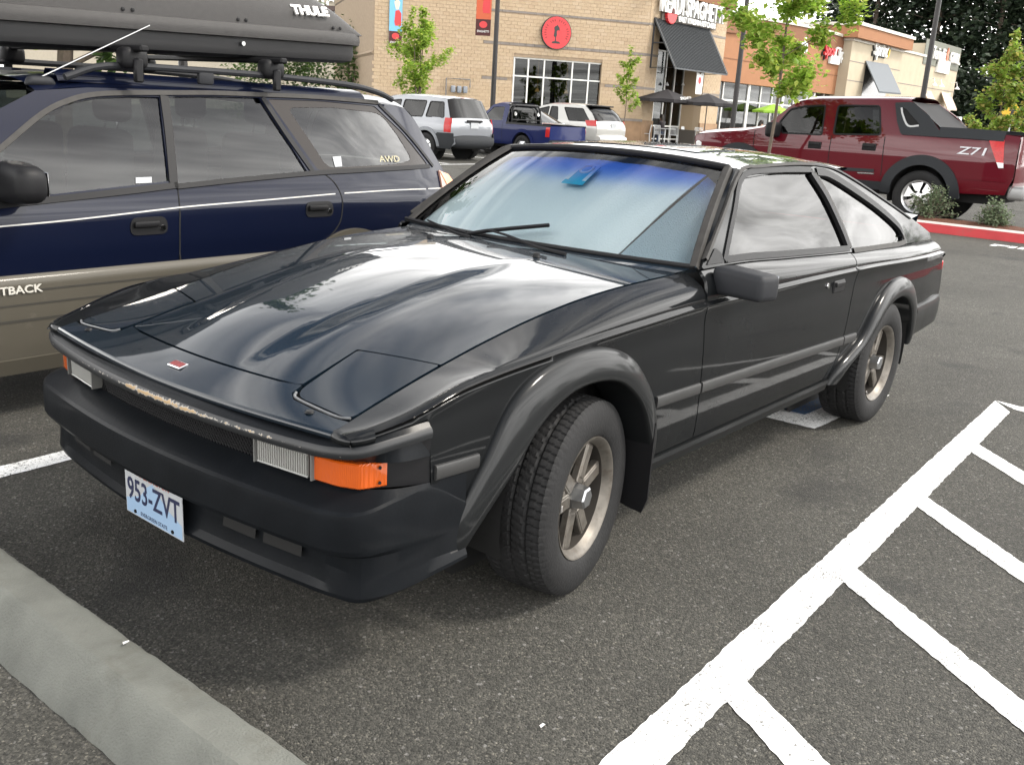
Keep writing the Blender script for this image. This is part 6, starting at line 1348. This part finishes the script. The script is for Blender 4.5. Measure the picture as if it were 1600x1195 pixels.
# ---- end shop
YE = -23.3; ex0, ex1 = on_front(1409, 75, YE)[0], on_front(1501, 82, YE)[0]
es = block_building('end_shop', 'pale tan end shop with dark teriyaki sign and two striped canopies', TANST, ex1, ex0, YE, 7.0, (4.8, 3.4)); xt = on_front(1447, 70, YE)[0]; b = MB(); fbox(b, ex1, xt, YE-3, YE+.05, 7.0, 8.0); sp(b.build('raised_parapet', TANST), es)
fe = front_text('teriyaki_sign', 'long sign with white and dark letters on the tan end shop', 'Teriyaki', SIGNW, (1464, 85), 1.3, YE, .8, .1); x, z = on_front(1488, 92, YE); sp(text('lettering', 'GRILL', SIGNW, None, 1.1, frame((x, YE+.2, z), (-1, 0, 0)), .06, .9, bold=.01), fe); b = MB(); fbox(b, x-1.9, x+7.4, YE+.02, YE+.06, z-.9, z+.95); sp(b.build('backing', mat('sign_olive', (.13, .135, .105), .6)), fe); x2, z2 = on_front(1477, 91, YE); b = MB(); b.prism([(0, -.7), (.35, -.3), (.3, .5), (.1, .8), (-.2, .3)], lambda a, c, t: (x2-a, t, z2+c), YE+.08, YE+.16); sp(b.build('flame_mark', mat('flame', (.5, .16, .08), .5)), fe)
dt = empty('drive_thru_sign', (ex1+4, YE+.1, 5.6)); tag(dt, 'small white box sign below the dark lettered sign', 'sign'); x, z = on_front(1471, 105, YE); b = MB(); fbox(b, x-1.5, x+1.5, YE, YE+.22, z-.48, z+.48); sp(b.build('box', SIGNW), dt); sp(text('lettering', 'DRIVE THRU', mat('grey_print', (.25, .27, .3), .6), None, .42, frame((x, YE+.225, z), (-1, 0, 0)), .005, .95), dt)
for pa in (((1443, 141), (1455, 143), (1468, 170), (1456, 169)), ((1471, 144), (1485, 146), (1495, 171), (1480, 170))):
    P = [onplane(*pa[0], 1, YE+.05), onplane(*pa[1], 1, YE+.05), onplane(*pa[2], 1, YE+1.3), onplane(*pa[3], 1, YE+1.3)]; b = MB(); b.add([tuple(p) for p in P]+[tuple(p-np.array((0, 0, .12))) for p in P], [(0, 1, 2, 3), (7, 6, 5, 4), (0, 3, 7, 4), (1, 5, 6, 2), (3, 2, 6, 7), (0, 4, 5, 1)]); sp(b.build('canopy', mat('striped_canvas', (.52, .42, .34), .8, var=.2, vscale=.6)), es)
for px_ in ((1460, 134), (1471, 136), (1495, 140)):
    P = onplane(*px_, 1, YE+.6); b = MB(); b.lathe([(.02, .22), (.1, .16), (.24, 0), (0, .02)], 12, tuple(P), 'z'); b.tube([tuple(P+np.array((0, 0, .2))), tuple(P+np.array((0, -.1, .55))), tuple(P+np.array((0, -.55, .5)))], .03, 6); sp(b.build('gooseneck_lamp', SIGNW, None, True), es)
# ---- medical block far behind on the left
MC = onplane_n(560, 60, C0+ND*(-38), ND); md = empty('medical_block', (float(MC[0]), float(MC[1]), 0)); tag(md, 'beige two-storey medical office with white lettering behind the restaurant', 'building')
def mw(u, z, d=0.0): return tuple(np.array((MC[0], MC[1], 0))+UD*u+ND*d+np.array((0, 0, z)))
def mbx(mb, u0, u1, z0, z1, d0, d1): mb.box(mw((u0+u1)/2, (z0+z1)/2, (d0+d1)/2), (u1-u0, d1-d0, z1-z0), ax=(tuple(UD), tuple(ND), (0, 0, 1))); return mb
sp(mbx(MB(), -6, 26, 0, 14, -8, 0).build('wall', mat('beige_render', (.38, .34, .27), .9, var=.06)), md)
def onm(px_, py_): P = onplane_n(px_, py_, (MC[0], MC[1], 0), ND); return float((P-np.array((MC[0], MC[1], 0)))@UD), float(P[2])
for k in range(5):
    for (pya, pyb) in ((21, 45), (73, 97)):
        u1_, z1_ = onm(554, pya); u0_, z0_ = onm(580, pyb); sh = k*(u1_-u0_)*1.75
        f_ = sp(mbx(MB(), u0_+sh, u1_+sh, z0_, z1_, -.02, .03).build('window', mat('dark_pane', (.03, .04, .045), .1, coat=.8)), md)
        for q in np.linspace(0, 1, 4): uu = u0_+sh+(u1_-u0_)*q; sp(mbx(MB(), uu-.05, uu+.05, z0_, z1_, .03, .08).build('window_bar', MULL), md)
        for q in (0, .62, 1): zz_ = z0_+(z1_-z0_)*q; sp(mbx(MB(), u0_+sh, u1_+sh, zz_-.05, zz_+.05, .03, .07).build('window_bar', MULL), md)
        sp(mbx(MB(), u0_+sh-.2, u1_+sh+.2, z1_, z1_+.35, 0, .6).build('window_hood', mat('brown_hood', (.06, .04, .035), .7)), md)
u_, z_ = onm(560, 8); sp(text('lettering', 'Pacific Medical', SIGNW, None, 1.7, frame(mw(u_-.6, z_, .1), tuple(-UD)), .08, .95, bold=.02), md)
# sidewalks round the shops
sw = MB(); sw.prism([tuple((np.array(WP_(14, 0))[:2])), tuple((np.array(WP_(14, 0, 3.0))[:2])), tuple((np.array(WP_(0.5, 0, 3.2))[:2])), (-41, -19.4), (-95, -19.4), (-95, -24.5), (-39, -24.5)], lambda a, c, t: (a, c, t), 0, .14); tag(sw.build('sidewalk', CONCW), kind='structure')
# ------------------------------------------------------------------ trees and shrubs
BARK = mat('grey_brown_bark', (.11, .085, .065), .9, var=.3, vscale=12, bump=.4, bscale=30)
LEAFY = leaf_mat('young_maple_leaf', [(.15, .25, .03), (.20, .32, .04), (.27, .37, .06), (.34, .37, .08)], .5)
LEAFR = leaf_mat('maple_leaf_bronze_tips', [(.13, .22, .03), (.19, .29, .04), (.25, .31, .06), (.30, .22, .07)], .45)
LEAFD = leaf_mat('dark_conifer_leaf', [(.012, .022, .012), (.02, .034, .017), (.03, .045, .022)], .15)
LEAFM = leaf_mat('mid_green_leaf', [(.04, .075, .018), (.06, .11, .025), (.085, .14, .03)], .35)
def leaves(rng, centres, n, size, spread, flat=.4):
    """n leaf-sized folded faces scattered about the centres"""
    g = np.random.default_rng(rng.randrange(1 << 30)); C = np.array([c for c, _ in centres], float); S = np.array([s for _, s in centres], float); k = g.integers(0, len(C), n)
    p = C[k]+g.normal(0, 1, (n, 3))*spread*S[k][:, None]; nz = lambda a: a/(np.linalg.norm(a, axis=1, keepdims=True)+1e-9)
    a = nz(np.stack([g.uniform(-1, 1, n), g.uniform(-1, 1, n), g.uniform(-.7, .3, n)], 1)); b = nz(np.cross(a, np.stack([g.uniform(-flat, flat, n), g.uniform(-flat, flat, n), np.ones(n)], 1))); nn = np.cross(a, b); L = (size*g.uniform(.6, 1.25, n))[:, None]; w = L*.62
    V = np.stack([p, p+a*L*.45+b*w*.5+nn*L*.06, p+a*L, p+a*L*.45-b*w*.5+nn*L*.06, p+a*L*.22+b*w*.62-nn*L*.05, p+a*L*.22-b*w*.62-nn*L*.05], 1).reshape(-1, 3)
    o = (np.arange(n)*6)[:, None, None]; F = (o+np.array([[0, 4, 1], [0, 1, 2], [0, 2, 3], [0, 3, 5]])[None]).reshape(-1, 3)
    return V.tolist(), F.tolist()
def broadleaf(name, label, loc, h, crown_r, crown_z0, nl, size, m, seed, stems=1, group=None, trunk_r=.05, upright=.7, cat='tree'):
    rng = random.Random(seed); root = empty(name, loc); tag(root, label, cat, group); tb = MB(); cen = []
    for s in range(stems):
        a0 = rng.uniform(0, 6.28); lean = np.array([math.cos(a0), math.sin(a0), 0])*(.10 if stems == 1 else .28)*crown_r; top = np.array([0, 0, h*.93])+lean
        pts = [np.array([0, 0, 0.0])+lean*t*.9+np.array([rng.uniform(-.03, .03), rng.uniform(-.03, .03), h*.93*t]) for t in np.linspace(0, 1, 7)]
        tb.tube(pts, [trunk_r*(1-.85*t)+.004 for t in np.linspace(0, 1, 7)], 7)
        nb = int(11/stems**.5)
        for k in range(nb):
            t = crown_z0/h+(1-crown_z0/h)*(k+.3)/nb; base = pts[0]+(top-pts[0])*t*.95; az = a0+k*2.4+rng.uniform(-.4, .4); ln = crown_r*(1.15-.75*((t-crown_z0/h)/(1-crown_z0/h+1e-6)))*rng.uniform(.75, 1.15)
            d = np.array([math.cos(az), math.sin(az), upright*rng.uniform(.5, 1.2)]); d /= np.linalg.norm(d); bp = [base+d*ln*q+np.array([0, 0, .10*ln*q*q]) for q in (0, .35, .7, 1.0)]
            tb.tube(bp, [trunk_r*.38*(1-t*.5), trunk_r*.28, trunk_r*.18, .004], 5)
            for q in (.3, .45, .6, .72, .84, .95, 1.05): cen.append((base+d*ln*q+np.array([rng.gauss(0, .08), rng.gauss(0, .08), rng.gauss(0, .06)])*crown_r+np.array([0, 0, .1*ln*q*q]), .7+.6*q))
        for q in (.9, .95, 1.0, 1.03): cen.append((np.array([0, 0, h*q])+lean, .8))
    tb.build('trunk', BARK, root, True); V, F = leaves(rng, cen, nl, size, crown_r*.068); mk('crown', V, F, m, root); return root
def at(px_, py_, depth, z=0.0):
    d = ray(px_, py_); P = CP+d*depth/(d@CF); return (float(P[0]), float(P[1]), z)
# young maples in the islands
broadleaf('maple_tree', 'young maple with sprawling branches before the burgundy truck', (-13.65, float(onplane(1199, 260, 0, -13.65)[1]), .15), 4.75, 1.12, 1.85, 6800, .115, LEAFY, 21, 1, None, .032, .5)
broadleaf('maple_tree', 'many-stemmed young maple beside gas meters on block wall', at(655, 150, 36.5, .15), 4.5, 1.25, 1.3, 4600, .14, LEAFY, 5, 3, None, .035, 1.1)
broadleaf('maple_tree', 'thin sapling between window wall and restaurant entry', at(978, 150, 41, .15), 3.9, .75, 1.5, 1300, .13, LEAFY, 9, 1, None, .022, 1.2)
broadleaf('maple_tree', 'bronze tipped young maple behind the truck bed', at(1556, 190, 27, .15), 3.9, .98, .9, 4200, .13, LEAFR, 13, 1, None, .035, .75)
broadleaf('maple_tree', 'orange tinged maple beside the yellow diamond sign', at(1622, 190, 26, .15), 2.9, .9, .6, 1800, .13, LEAFR, 14, 1, None, .05, .7)
# hedge left of the restaurant and the greenery behind the wagon
def mass(name, label, loc, rx, ry, h, nl, size, m, seed, cat='shrub', group=None, z0=0.0):
    rng = random.Random(seed); root = empty(name, loc); tag(root, label, cat, group); cen = []
    for _ in range(60):
        a, q = rng.uniform(0, 6.28), rng.random()**.5; zz = z0+(h-z0)*rng.random(); k = math.sqrt(max(.05, 1-(max(0, (zz-z0)/(h-z0)-.35)/.68)**2)); cen.append((np.array((rx*q*k*math.cos(a), ry*q*k*math.sin(a), zz)), 1.0))
    V, F = leaves(rng, cen, nl, size, min(rx, ry, h)*.16); mk('crown', V, F, m, root)
    tb = MB()
    for _ in range(7): e = cen[rng.randrange(len(cen))][0]; tb.tube([(0, 0, 0), tuple(e*.5+np.array((0, 0, .1*h))), tuple(e)], [.03*h**.6, .02*h**.6, .006], 5)
    tb.build('stem', BARK, root, True); return root
mass('laurel_shrub', 'rounded green shrub left of the block wall corner', at(545, 150, 48), 2.6, 2.2, 4.3, 5200, .20, LEAFM, 31)
mass('laurel_shrub', 'wide green shrub behind the wagon roof rail', at(440, 150, 50), 3.2, 2.4, 3.6, 5200, .20, LEAFM, 32)
mass('laurel_shrub', 'low pale shrub at the foot of the block wall corner', at(575, 150, 44), 1.3, 1.1, 1.5, 1500, .14, LEAFY, 33)
broadleaf('shade_tree', 'leafy shade tree standing beyond the wagon', (-5.2, -13.2, 0), 8.6, 3.0, 1.6, 9000, .20, LEAFM, 41, 2, None, .14, .7)
broadleaf('shade_tree', 'bright green tree seen between wagon roof and roof box', (-2.2, -12.6, 0), 5.2, 2.2, .9, 5200, .19, LEAFY, 42, 2, None, .10, .7)
# tall dark trees behind the shops
rng0 = random.Random(77)
def tall(name, label, loc, h, r, nl, seed, m=LEAFD, size=.75, group=None):
    rng = random.Random(seed); root = empty(name, loc); tag(root, label, 'tree', group); tb = MB(); tb.tube([(0, 0, 0), (rng.uniform(-.3, .3), rng.uniform(-.3, .3), h*.5), (0, 0, h*.97)], [.38, .24, .04], 8); cen = []
    for k in range(52):
        t = .12+.88*(k/51); az = k*2.4+rng.uniform(-.5, .5); ln = r*(1.08-t**1.6*.92)*rng.uniform(.65, 1.15); d = np.array((math.cos(az), math.sin(az), rng.uniform(-.25, .35))); b0 = np.array((0, 0, h*t)); tb.tube([tuple(b0), tuple(b0+d*ln*.9)], [.07, .015], 4)
        for q in (.3, .5, .7, .85, 1.0): cen.append((b0+d*ln*q, 1.0))
    tb.build('trunk', BARK, root, True); V, F = leaves(rng, cen, nl, size, r*.13, .8); mk('crown', V, F, m, root); return root
GT = 'tall dark trees behind the shops'; TL = ['tall dark tree rising behind the end of the curved terracotta parapet', 'tall dark tree rising behind the terracotta cap of the phone shop', 'tall dark tree rising between phone shop cap and end shop', 'tall dark tree rising behind the slim light pole', 'tall dark tree rising behind the raised parapet of the end shop', 'tall dark tree rising behind the bronze tipped maple', 'tall dark tree rising behind the yellow diamond sign', 'tall dark tree standing beyond the orange tinged maple']
for k, (px_, dp, h, r) in enumerate(((1300, 112, 22, 5.0), (1345, 104, 27, 5.5), (1395, 110, 30, 6.0), (1440, 103, 29, 5.5), (1490, 108, 31, 6.0), (1535, 100, 28, 5.5), (1580, 106, 31, 6.0), (1630, 100, 30, 6.0), (1690, 104, 30, 6.0))):
    tall('dark_fir_tree', TL[min(k, 7)], at(px_, 200, dp), h, r, 7500, 100+k, size=.62, group=GT)
for k, (px_, dp) in enumerate(((1505, 92), (1560, 90), (1610, 88))): mass('dark_shrub', 'dark undergrowth thicket behind the end shop', at(px_, 200, dp), 5, 4, 7, 3200, .55, LEAFD, 140+k, group='undergrowth behind the end shop')
# trees across the street that only the car windows mirror
for k in range(7):
    az = R(128+k*9); dd = 62+6*(k % 3); mass('street_tree', 'round green tree across the street mirrored in the car windows', (CP[0]+dd*math.cos(az), CP[1]+dd*math.sin(az), 0), 4.2, 4.2, 6.5+1.5*(k % 2), 2600, .6, LEAFM, 160+k, 'tree', 'trees across the street', 1.5)
# ------------------------------------------------------------------ kerb island, poles, patio, small things
KRED = mat('red_kerb_paint', (.42, .025, .03), .6, var=.15, vscale=6, dirt=(.22, .05, .045), dscale=6, dlo=.55, dhi=.8); KTOP = mat('pale_kerb_top', (.52, .47, .44), .8, var=.12, vscale=6, bump=.2)
isl = empty('kerb_island', (-13.2, 0, 0)); tag(isl, kind='structure')
kx = -13.10; y_ = -11.5
while y_ < 7.9:
    k = MB(); y1 = y_+3.0-.012; jit = 0
    k.add([(kx, y_, 0), (kx, y1, 0), (kx-.012, y_, .13), (kx-.012, y1, .13), (kx-.028, y_, .15), (kx-.028, y1, .15), (kx-.155, y_, .152), (kx-.155, y1, .152), (kx-.16, y_, .02), (kx-.16, y1, .02)], [(0, 1, 3, 2), (8, 9, 7, 6), (0, 2, 4, 6, 8), (1, 9, 7, 5, 3)], 0).add([(kx-.012, y_, .13), (kx-.012, y1, .13), (kx-.028, y_, .15), (kx-.028, y1, .15), (kx-.155, y_, .152), (kx-.155, y1, .152)], [(0, 1, 3, 2), (2, 3, 5, 4)], 1)
    o = k.build('kerb_stone', [KRED, KTOP], isl); o.location = (13.2, 0, 0); y_ += 3.0
MULCH = mat('bark_mulch', (.10, .038, .02), .95, var=.5, vscale=45, bump=1.0, bscale=70, dirt=(.19, .10, .06), dscale=60, dlo=.55, dhi=.7)
rng = random.Random(8); V = []; F = []; nx, ny = 14, 200
for i in range(nx):
    for j in range(ny): V.append((kx-.158-i*.062, -11.5+j*.1, .125+.045*math.sin(math.pi*i/(nx-1))+rng.uniform(-.014, .014)))
for i in range(nx-1):
    for j in range(ny-1): F.append((i*ny+j, (i+1)*ny+j, (i+1)*ny+j+1, i*ny+j+1))
o = mk('mulch_bed', V, F, MULCH); tag(o, kind='structure')
SHRB = leaf_mat('silvery_shrub_leaf', [(.07, .10, .05), (.11, .15, .08), (.17, .20, .12)], .3)
def shrub(label, loc, r, h, seed):
    rng = random.Random(seed); root = empty('low_shrub', loc); tag(root, label, 'shrub'); cen = []; tb = MB()
    for k in range(46):
        a = rng.uniform(0, 6.28); e = rng.uniform(.15, 1.5); d = np.array((math.cos(a)*math.cos(e), math.sin(a)*math.cos(e), math.sin(e))); tip = d*np.array((r, r, h))*rng.uniform(.7, 1.1); tb.tube([(0, 0, 0), tuple(tip*.5), tuple(tip)], [.008, .006, .003], 4)
        for q in (.45, .6, .75, .9, 1.0): cen.append((tip*q, 1.0))
    tb.build('stem', BARK, root); V, F = leaves(rng, cen, 1700, .042, .035, .9); mk('crown', V, F, SHRB, root)
shrub('bushy silver-green shrub in the kerb bed by the truck wheel', (-13.75, -2.22, .15), .36, .50, 3); shrub('smaller silver-green shrub in the kerb bed below the truck bumper', (-13.70, -1.28, .15), .30, .38, 4)
tag(text('kerb_lettering', 'FIRE LANE', WPAINT, None, .36, frame((-12.32, .15, .005), (0, 1, 0), (-1, 0, 0)), .0005, 1.35, bold=.012), kind='structure')
# stall lines of the far row and behind the truck
for k, x in enumerate((-15.7, -19.1, -22.7, -25.5, -28.4)): tag(sheet('far_stall_line', [(x-.06, -14.6), (x+.06, -14.6), (x+.06, -20.2), (x-.06, -20.2)], WPAINT, .004), kind='structure')
tag(sheet('far_stall_line', [(-12.9+.0, -14.45), (-12.9, -14.33), (-20.5, -14.33), (-20.5, -14.45)], WPAINT, .0045), kind='structure')
for y0 in (.55, 3.3): tag(sheet('far_stall_line', [(-15.0, y0-.06), (-15.0, y0+.06), (-20.0, y0+.06), (-20.0, y0-.06)], WPAINT, .004), kind='structure')
# light poles
POLEM = mat('bronze_pole', (.022, .02, .02), .45, .3)
def pole(label, foot, h, r, head_az):
    root = empty('light_pole', foot); tag(root, label, 'light pole', None); MB().tube([(0, 0, .6), (0, 0, h)], [r, r*.75], 10).build('shaft', POLEM, root, True); MB().lathe([(0, .72), (.24, .72), (.26, .68), (.26, 0)], 18, axis='z').build('footing', CONCW, root, True)
    d = np.array((math.cos(head_az), math.sin(head_az), 0)); MB().tube([(0, 0, h-.1), tuple(d*.5+np.array((0, 0, h)))], .04, 6).build('arm', POLEM, root, True); hd = rbox('lamp_head', tuple(d*.85+np.array((0, 0, h))), (.7, .35, .16), .05, POLEM, root, 2, rz=head_az); return root
p1 = at(770, 161, 39.0); pl1 = pole('bronze light pole carrying a red banner by the block wall', p1, 8.5, .11, R(300))
pole('slim bronze light pole rising behind the burgundy truck', at(1441, 158, 30), 9.0, .085, R(180)); pole('bronze light pole behind the kerb island maple', at(1150, 150, 36), 8.5, .10, R(200))
# banner on the first pole
bx = Matrix.Translation(Vector((p1[0], p1[1], 0))) @ frame((0, 0, 0), (-.25, .97, 0)); Pb = np.array(onplane_n(766, 57, np.array((p1[0], p1[1], 0)), CF*np.array((1, 1, 0))))
banner('pole_banner', 'red and orange banner hanging on the bronze light pole', frame((p1[0]+.33, p1[1]-.42, Pb[2]+2.6), (-.62, .78, 0)), .60, 2.6, mat('banner_orange', (.50, .10, .04), .7), SIGNR)
# overhead lamp mirrored in the hood, utility poles mirrored in the side glass
pole('street light standing beyond the wagon row', (-9.5, -16.5, 0), 9.0, .10, R(60))
up = empty('utility_pole', (-52, 24, 0)); tag(up, 'wooden utility pole with crossarm far across the street', 'utility pole'); MB().tube([(0, 0, 0), (0, 0, 9.5)], [.16, .11], 8).build('post', BARK, up, True); MB().box((0, 0, 8.6), (.12, 2.6, .14)).build('crossarm', BARK, up)
# ---- patio
STEEL = mat('brushed_chair_steel', (.62, .63, .64), .35, .6)
def make_chair():
    c = empty('patio_chair'); 
    for sx in (-1, 1):
        MB().tube([(.20, sx*.19, 0), (.19, sx*.19, .44)], .014, 6).build('leg', STEEL, c, True); MB().tube([(-.22, sx*.19, 0), (-.19, sx*.19, .44), (-.25, sx*.18, .86)], .014, 6).build('leg', STEEL, c, True)
    rbox('seat', (0, 0, .45), (.42, .42, .025), .01, STEEL, c, 1); b = MB()
    b.tube([(-.25, -.18, .86), (-.25, .18, .86)], .014, 6).build('top_rail', STEEL, c, True)
    for k in (-.12, -.06, 0, .06, .12): MB().tube([(-.195, k, .46), (-.25, k, .86)], .011, 5).build('back_slat', STEEL, c, True)
    return c
ch0 = make_chair(); CG = 'steel chairs on the restaurant patio'; firstc = True
for (px_, py_, rz, lb) in ((1030, 217, 70, 'steel patio chair with slatted back by the block corner'), (1052, 217, 200, 'steel patio chair turned sideways beside the sandwich board'), (1074, 204, 100, 'steel patio chair below the black umbrella edge'), (1008, 215, 300, 'steel patio chair half hidden by the restaurant corner'), (1128, 205, 150, 'steel patio chair before the tall shop windows'), (1160, 203, 40, 'steel patio chair beside the seated person'), (1090, 208, 20, 'steel patio chair behind the sandwich board')):
    o = ch0 if firstc else copy_tree(ch0); firstc = False; P = at(px_, py_, 46.5, .14); o.location = P; o.rotation_euler = (0, 0, R(rz)); tag(o, lb, 'chair', CG)
def umbrella(label, loc, h, r, m, group=None):
    u = empty('patio_umbrella', loc); tag(u, label, 'umbrella', group); MB().tube([(0, 0, 0), (0, 0, h)], .025, 8).build('mast', DARKST, u, True); MB().lathe([(0, .08), (.25, .07), (.27, 0)], 16, axis='z').build('foot', DARKST, u, True)
    rim_ = [(r*math.cos(a), r*math.sin(a)) for a in np.linspace(0, 2*math.pi, 8, endpoint=False)]
    for k in range(8):
        a, b_ = rim_[k], rim_[(k+1) % 8]; mid = ((a[0]+b_[0])/2*.93, (a[1]+b_[1])/2*.93); mk('canopy_panel', [(0, 0, h), (*a, h-.42*r/1.3), (*mid, h-.40*r/1.3), (*b_, h-.42*r/1.3), (*a, h-.55*r/1.3), (*b_, h-.55*r/1.3), (*mid, h-.53*r/1.3)], [(0, 1, 2), (0, 2, 3), (1, 4, 6, 2), (2, 6, 5, 3)], m, u); MB().tube([(0, 0, h-.01), (*a, h-.43*r/1.3)], .01, 5).build('rib', DARKST, u)
    return u
UB = mat('black_canvas', (.018, .016, .018), .8); UG = mat('lime_canvas', (.28, .50, .05), .7)
uu = umbrella('black patio umbrella with white lettering before the entry glass', at(1037, 200, 46, .14), 2.55, 1.45, UB); text('canopy_lettering', 'SPAGHETTI', SIGNW, uu, .20, frame((.25, 1.20, 2.16), (-1, 0, .05), (0, -.3, 1)), .002)
umbrella('black patio umbrella in front of the tan pier', at(1101, 200, 45.5, .14), 2.45, 1.35, UB); umbrella('lime green patio umbrella by the terracotta shops', at(1205, 195, 56, .14), 2.35, 1.25, UG)
for lb, pxy in (('small square patio table below black umbrella by entry', (1040, 200)), ('small square patio table below black umbrella by pier', (1104, 200)), ('small square patio table where a person sits', (1172, 200))):
    t = empty('patio_table', at(*pxy, 46.2, .14)); tag(t, lb, 'table', 'square patio tables'); rbox('table_top', (0, 0, .73), (.75, .75, .03), .01, STEEL, t, 1); MB().tube([(0, 0, 0), (0, 0, .72)], .03, 8).build('pedestal', STEEL, t, True); rbox('base_plate', (0, 0, .015), (.45, .45, .03), .01, DARKST, t, 1)
sb = empty('sandwich_board', at(1073, 212, 44.5, .14), R(52)); tag(sb, 'low dark board sign with pale arrow on the patio edge', 'sign'); rbox('panel', (0, 0, .45), (1.9, .06, .62), .01, mat('board_dark', (.05, .045, .04), .7), sb, 1); MB().prism([(-.75, 0), (-.5, .16), (-.5, -.16)], lambda a, c, t: (a, t, .45+c), .031, .04).build('arrow', mat('board_tan', (.5, .38, .22), .6), sb)
text('lettering', 'LEASING', mat('board_tan', (.5, .38, .22), .6), sb, .28, frame((.15, .035, .45), (1, 0, 0)) @ Matrix.Rotation(math.pi, 4, 'Y') @ Matrix.Translation((0, 0, -.0)), .004)
for s in (-.8, .8): rbox('foot', (s, 0, .06), (.06, .4, .12), .01, DARKST, sb, 1)
vb = empty('hanging_banner', (0, 0, 0)); P = onplane(1093, 127, 1, -22.2); vb.location = tuple(P); tag(vb, 'small white pennant with red dot hanging under the entry awning', 'banner'); b = MB(); b.prism([(-.30, -.62), (.30, -.62), (.36, .60), (0, .30), (-.36, .60)], lambda a, c, t: (-a, t, c), 0, .01); b.build('cloth', SIGNW, vb); b = MB(); b.prism([(.15*math.cos(t), .02+.17*math.sin(t)) for t in np.linspace(0, 6.28, 16, endpoint=False)], lambda a, c, t: (-a, t, c), .011, .014); b.build('red_dot', SIGNR, vb)
# seated person
SKIN = mat('skin', (.42, .25, .17), .6); HAIR = mat('dark_hair', (.02, .014, .01), .6); SHIRT = mat('dark_shirt', (.03, .025, .03), .8); JEAN = mat('jeans', (.05, .07, .12), .85)
def person(label, loc, rz):
    root = empty('person', loc, rz); tag(root, label, 'person')
    V = [(0, 0, .50), (0, 0, .70), (.03, 0, .92), (.05, 0, 1.06), (.09, 0, 1.14), (.12, 0, 1.24), (.13, 0, 1.33),
         (.05, .17, 1.02), (.14, .22, .82), (.38, .14, .78), (.46, .12, .79), (.05, -.17, 1.02), (.14, -.22, .82), (.38, -.14, .80), (.46, -.12, .82),
         (.02, .10, .50), (.42, .12, .50), (.44, .12, .10), (.56, .12, .04), (.02, -.10, .50), (.42, -.12, .50), (.44, -.12, .10), (.56, -.12, .04)]
    E_ = [(0, 1), (1, 2), (2, 3), (3, 4), (4, 5), (5, 6), (3, 7), (7, 8), (8, 9), (9, 10), (3, 11), (11, 12), (12, 13), (13, 14), (0, 15), (15, 16), (16, 17), (17, 18), (0, 19), (19, 20), (20, 21), (21, 22)]
    rad = [.13, .13, .14, .11, .055, .085, .07, .065, .05, .04, .03, .065, .05, .04, .03, .09, .07, .05, .035, .09, .07, .05, .035]
    me = bpy.data.meshes.new('body'); me.from_pydata(V, E_, []); o = bpy.data.objects.new('body', me); COL.objects.link(o); o.parent = root; md_ = o.modifiers.new('skin', 'SKIN'); o.modifiers.new('sub', 'SUBSURF').levels = 1
    for i, r_ in enumerate(rad): me.skin_vertices[0].data[i].radius = (r_, r_)
    me.skin_vertices[0].data[0].use_root = True
    ev = o.evaluated_get(bpy.context.evaluated_depsgraph_get()); nm = bpy.data.meshes.new_from_object(ev); o.modifiers.clear(); o.data = nm; bpy.data.meshes.remove(me); nm.name = 'body'
    for m in (SHIRT, SKIN, JEAN): nm.materials.append(m)
    for p_ in nm.polygons:
        c = p_.center; p_.use_smooth = True; p_.material_index = 1 if (c.z > 1.10 or (c.x > .16 and c.z > .66)) else (2 if c.z < .58 else 0)
    rbox('hair', (.10, 0, 1.30), (.20, .20, .20), .08, HAIR, root, 3); rbox('hair', (.02, 0, 1.16), (.08, .19, .26), .035, HAIR, root, 2)
    return root
person('person in dark top with long dark hair seated at a patio table', at(1186, 200, 45.0, .14), R(150)); person('person with long brown hair seated with back to the lot before the entry glass', at(1034, 205, 47.5, .14), R(250))
# road signs beyond the truck
ys = empty('warning_sign', at(1577, 200, 33)); tag(ys, 'yellow diamond warning sign on a thin post', 'sign'); MB().tube([(0, 0, 0), (0, 0, 2.3)], .03, 6).build('post', STEEL, ys); d = np.array((CP[0]-ys.location.x, CP[1]-ys.location.y, 0)); d /= np.linalg.norm(d); rt = np.array((-d[1], d[0], 0))
fm = frame((float(d[0]*.04), float(d[1]*.04), 2.25), tuple(rt)); b = MB(); b.prism([(.36, 0), (0, .36), (-.36, 0), (0, -.36)], lambda a, c, t: tuple(fm @ Vector((a, c, t))), 0, .01); b.build('plate', mat('warning_yellow', (.72, .42, .03), .5), ys); b = MB(); b.prism([(.05, -.2), (.05, .05), (.14, .05), (0, .22), (-.14, .05), (-.05, .05), (-.05, -.2)], lambda a, c, t: tuple(fm @ Vector((a*.9, c, t))), .011, .014); b.build('arrow', SIGNK, ys)
ws_ = empty('small_white_sign', at(1494, 190, 60)); tag(ws_, 'small white sign panel on a post behind the truck cab', 'sign'); MB().tube([(0, 0, 0), (0, 0, 2.0)], .03, 6).build('post', STEEL, ws_); rbox('panel', (0, 0, 2.0), (.5, .5, .9), .02, SIGNW, ws_, 1)
# litter on the ground
for lb, loc in (('white paper scrap on the asphalt beside the stripes', (.62, 1.20, .004)), ('pale chip of litter lying along the wheel stop', (1.24, .35, .137))):
    o = mk('litter', [(0, 0, .0), (.018, .003, .003), (.02, .010, .001), (.005, .012, .004)], [(0, 1, 2, 3)], SIGNW); o.location = loc; tag(o, lb, 'litter')
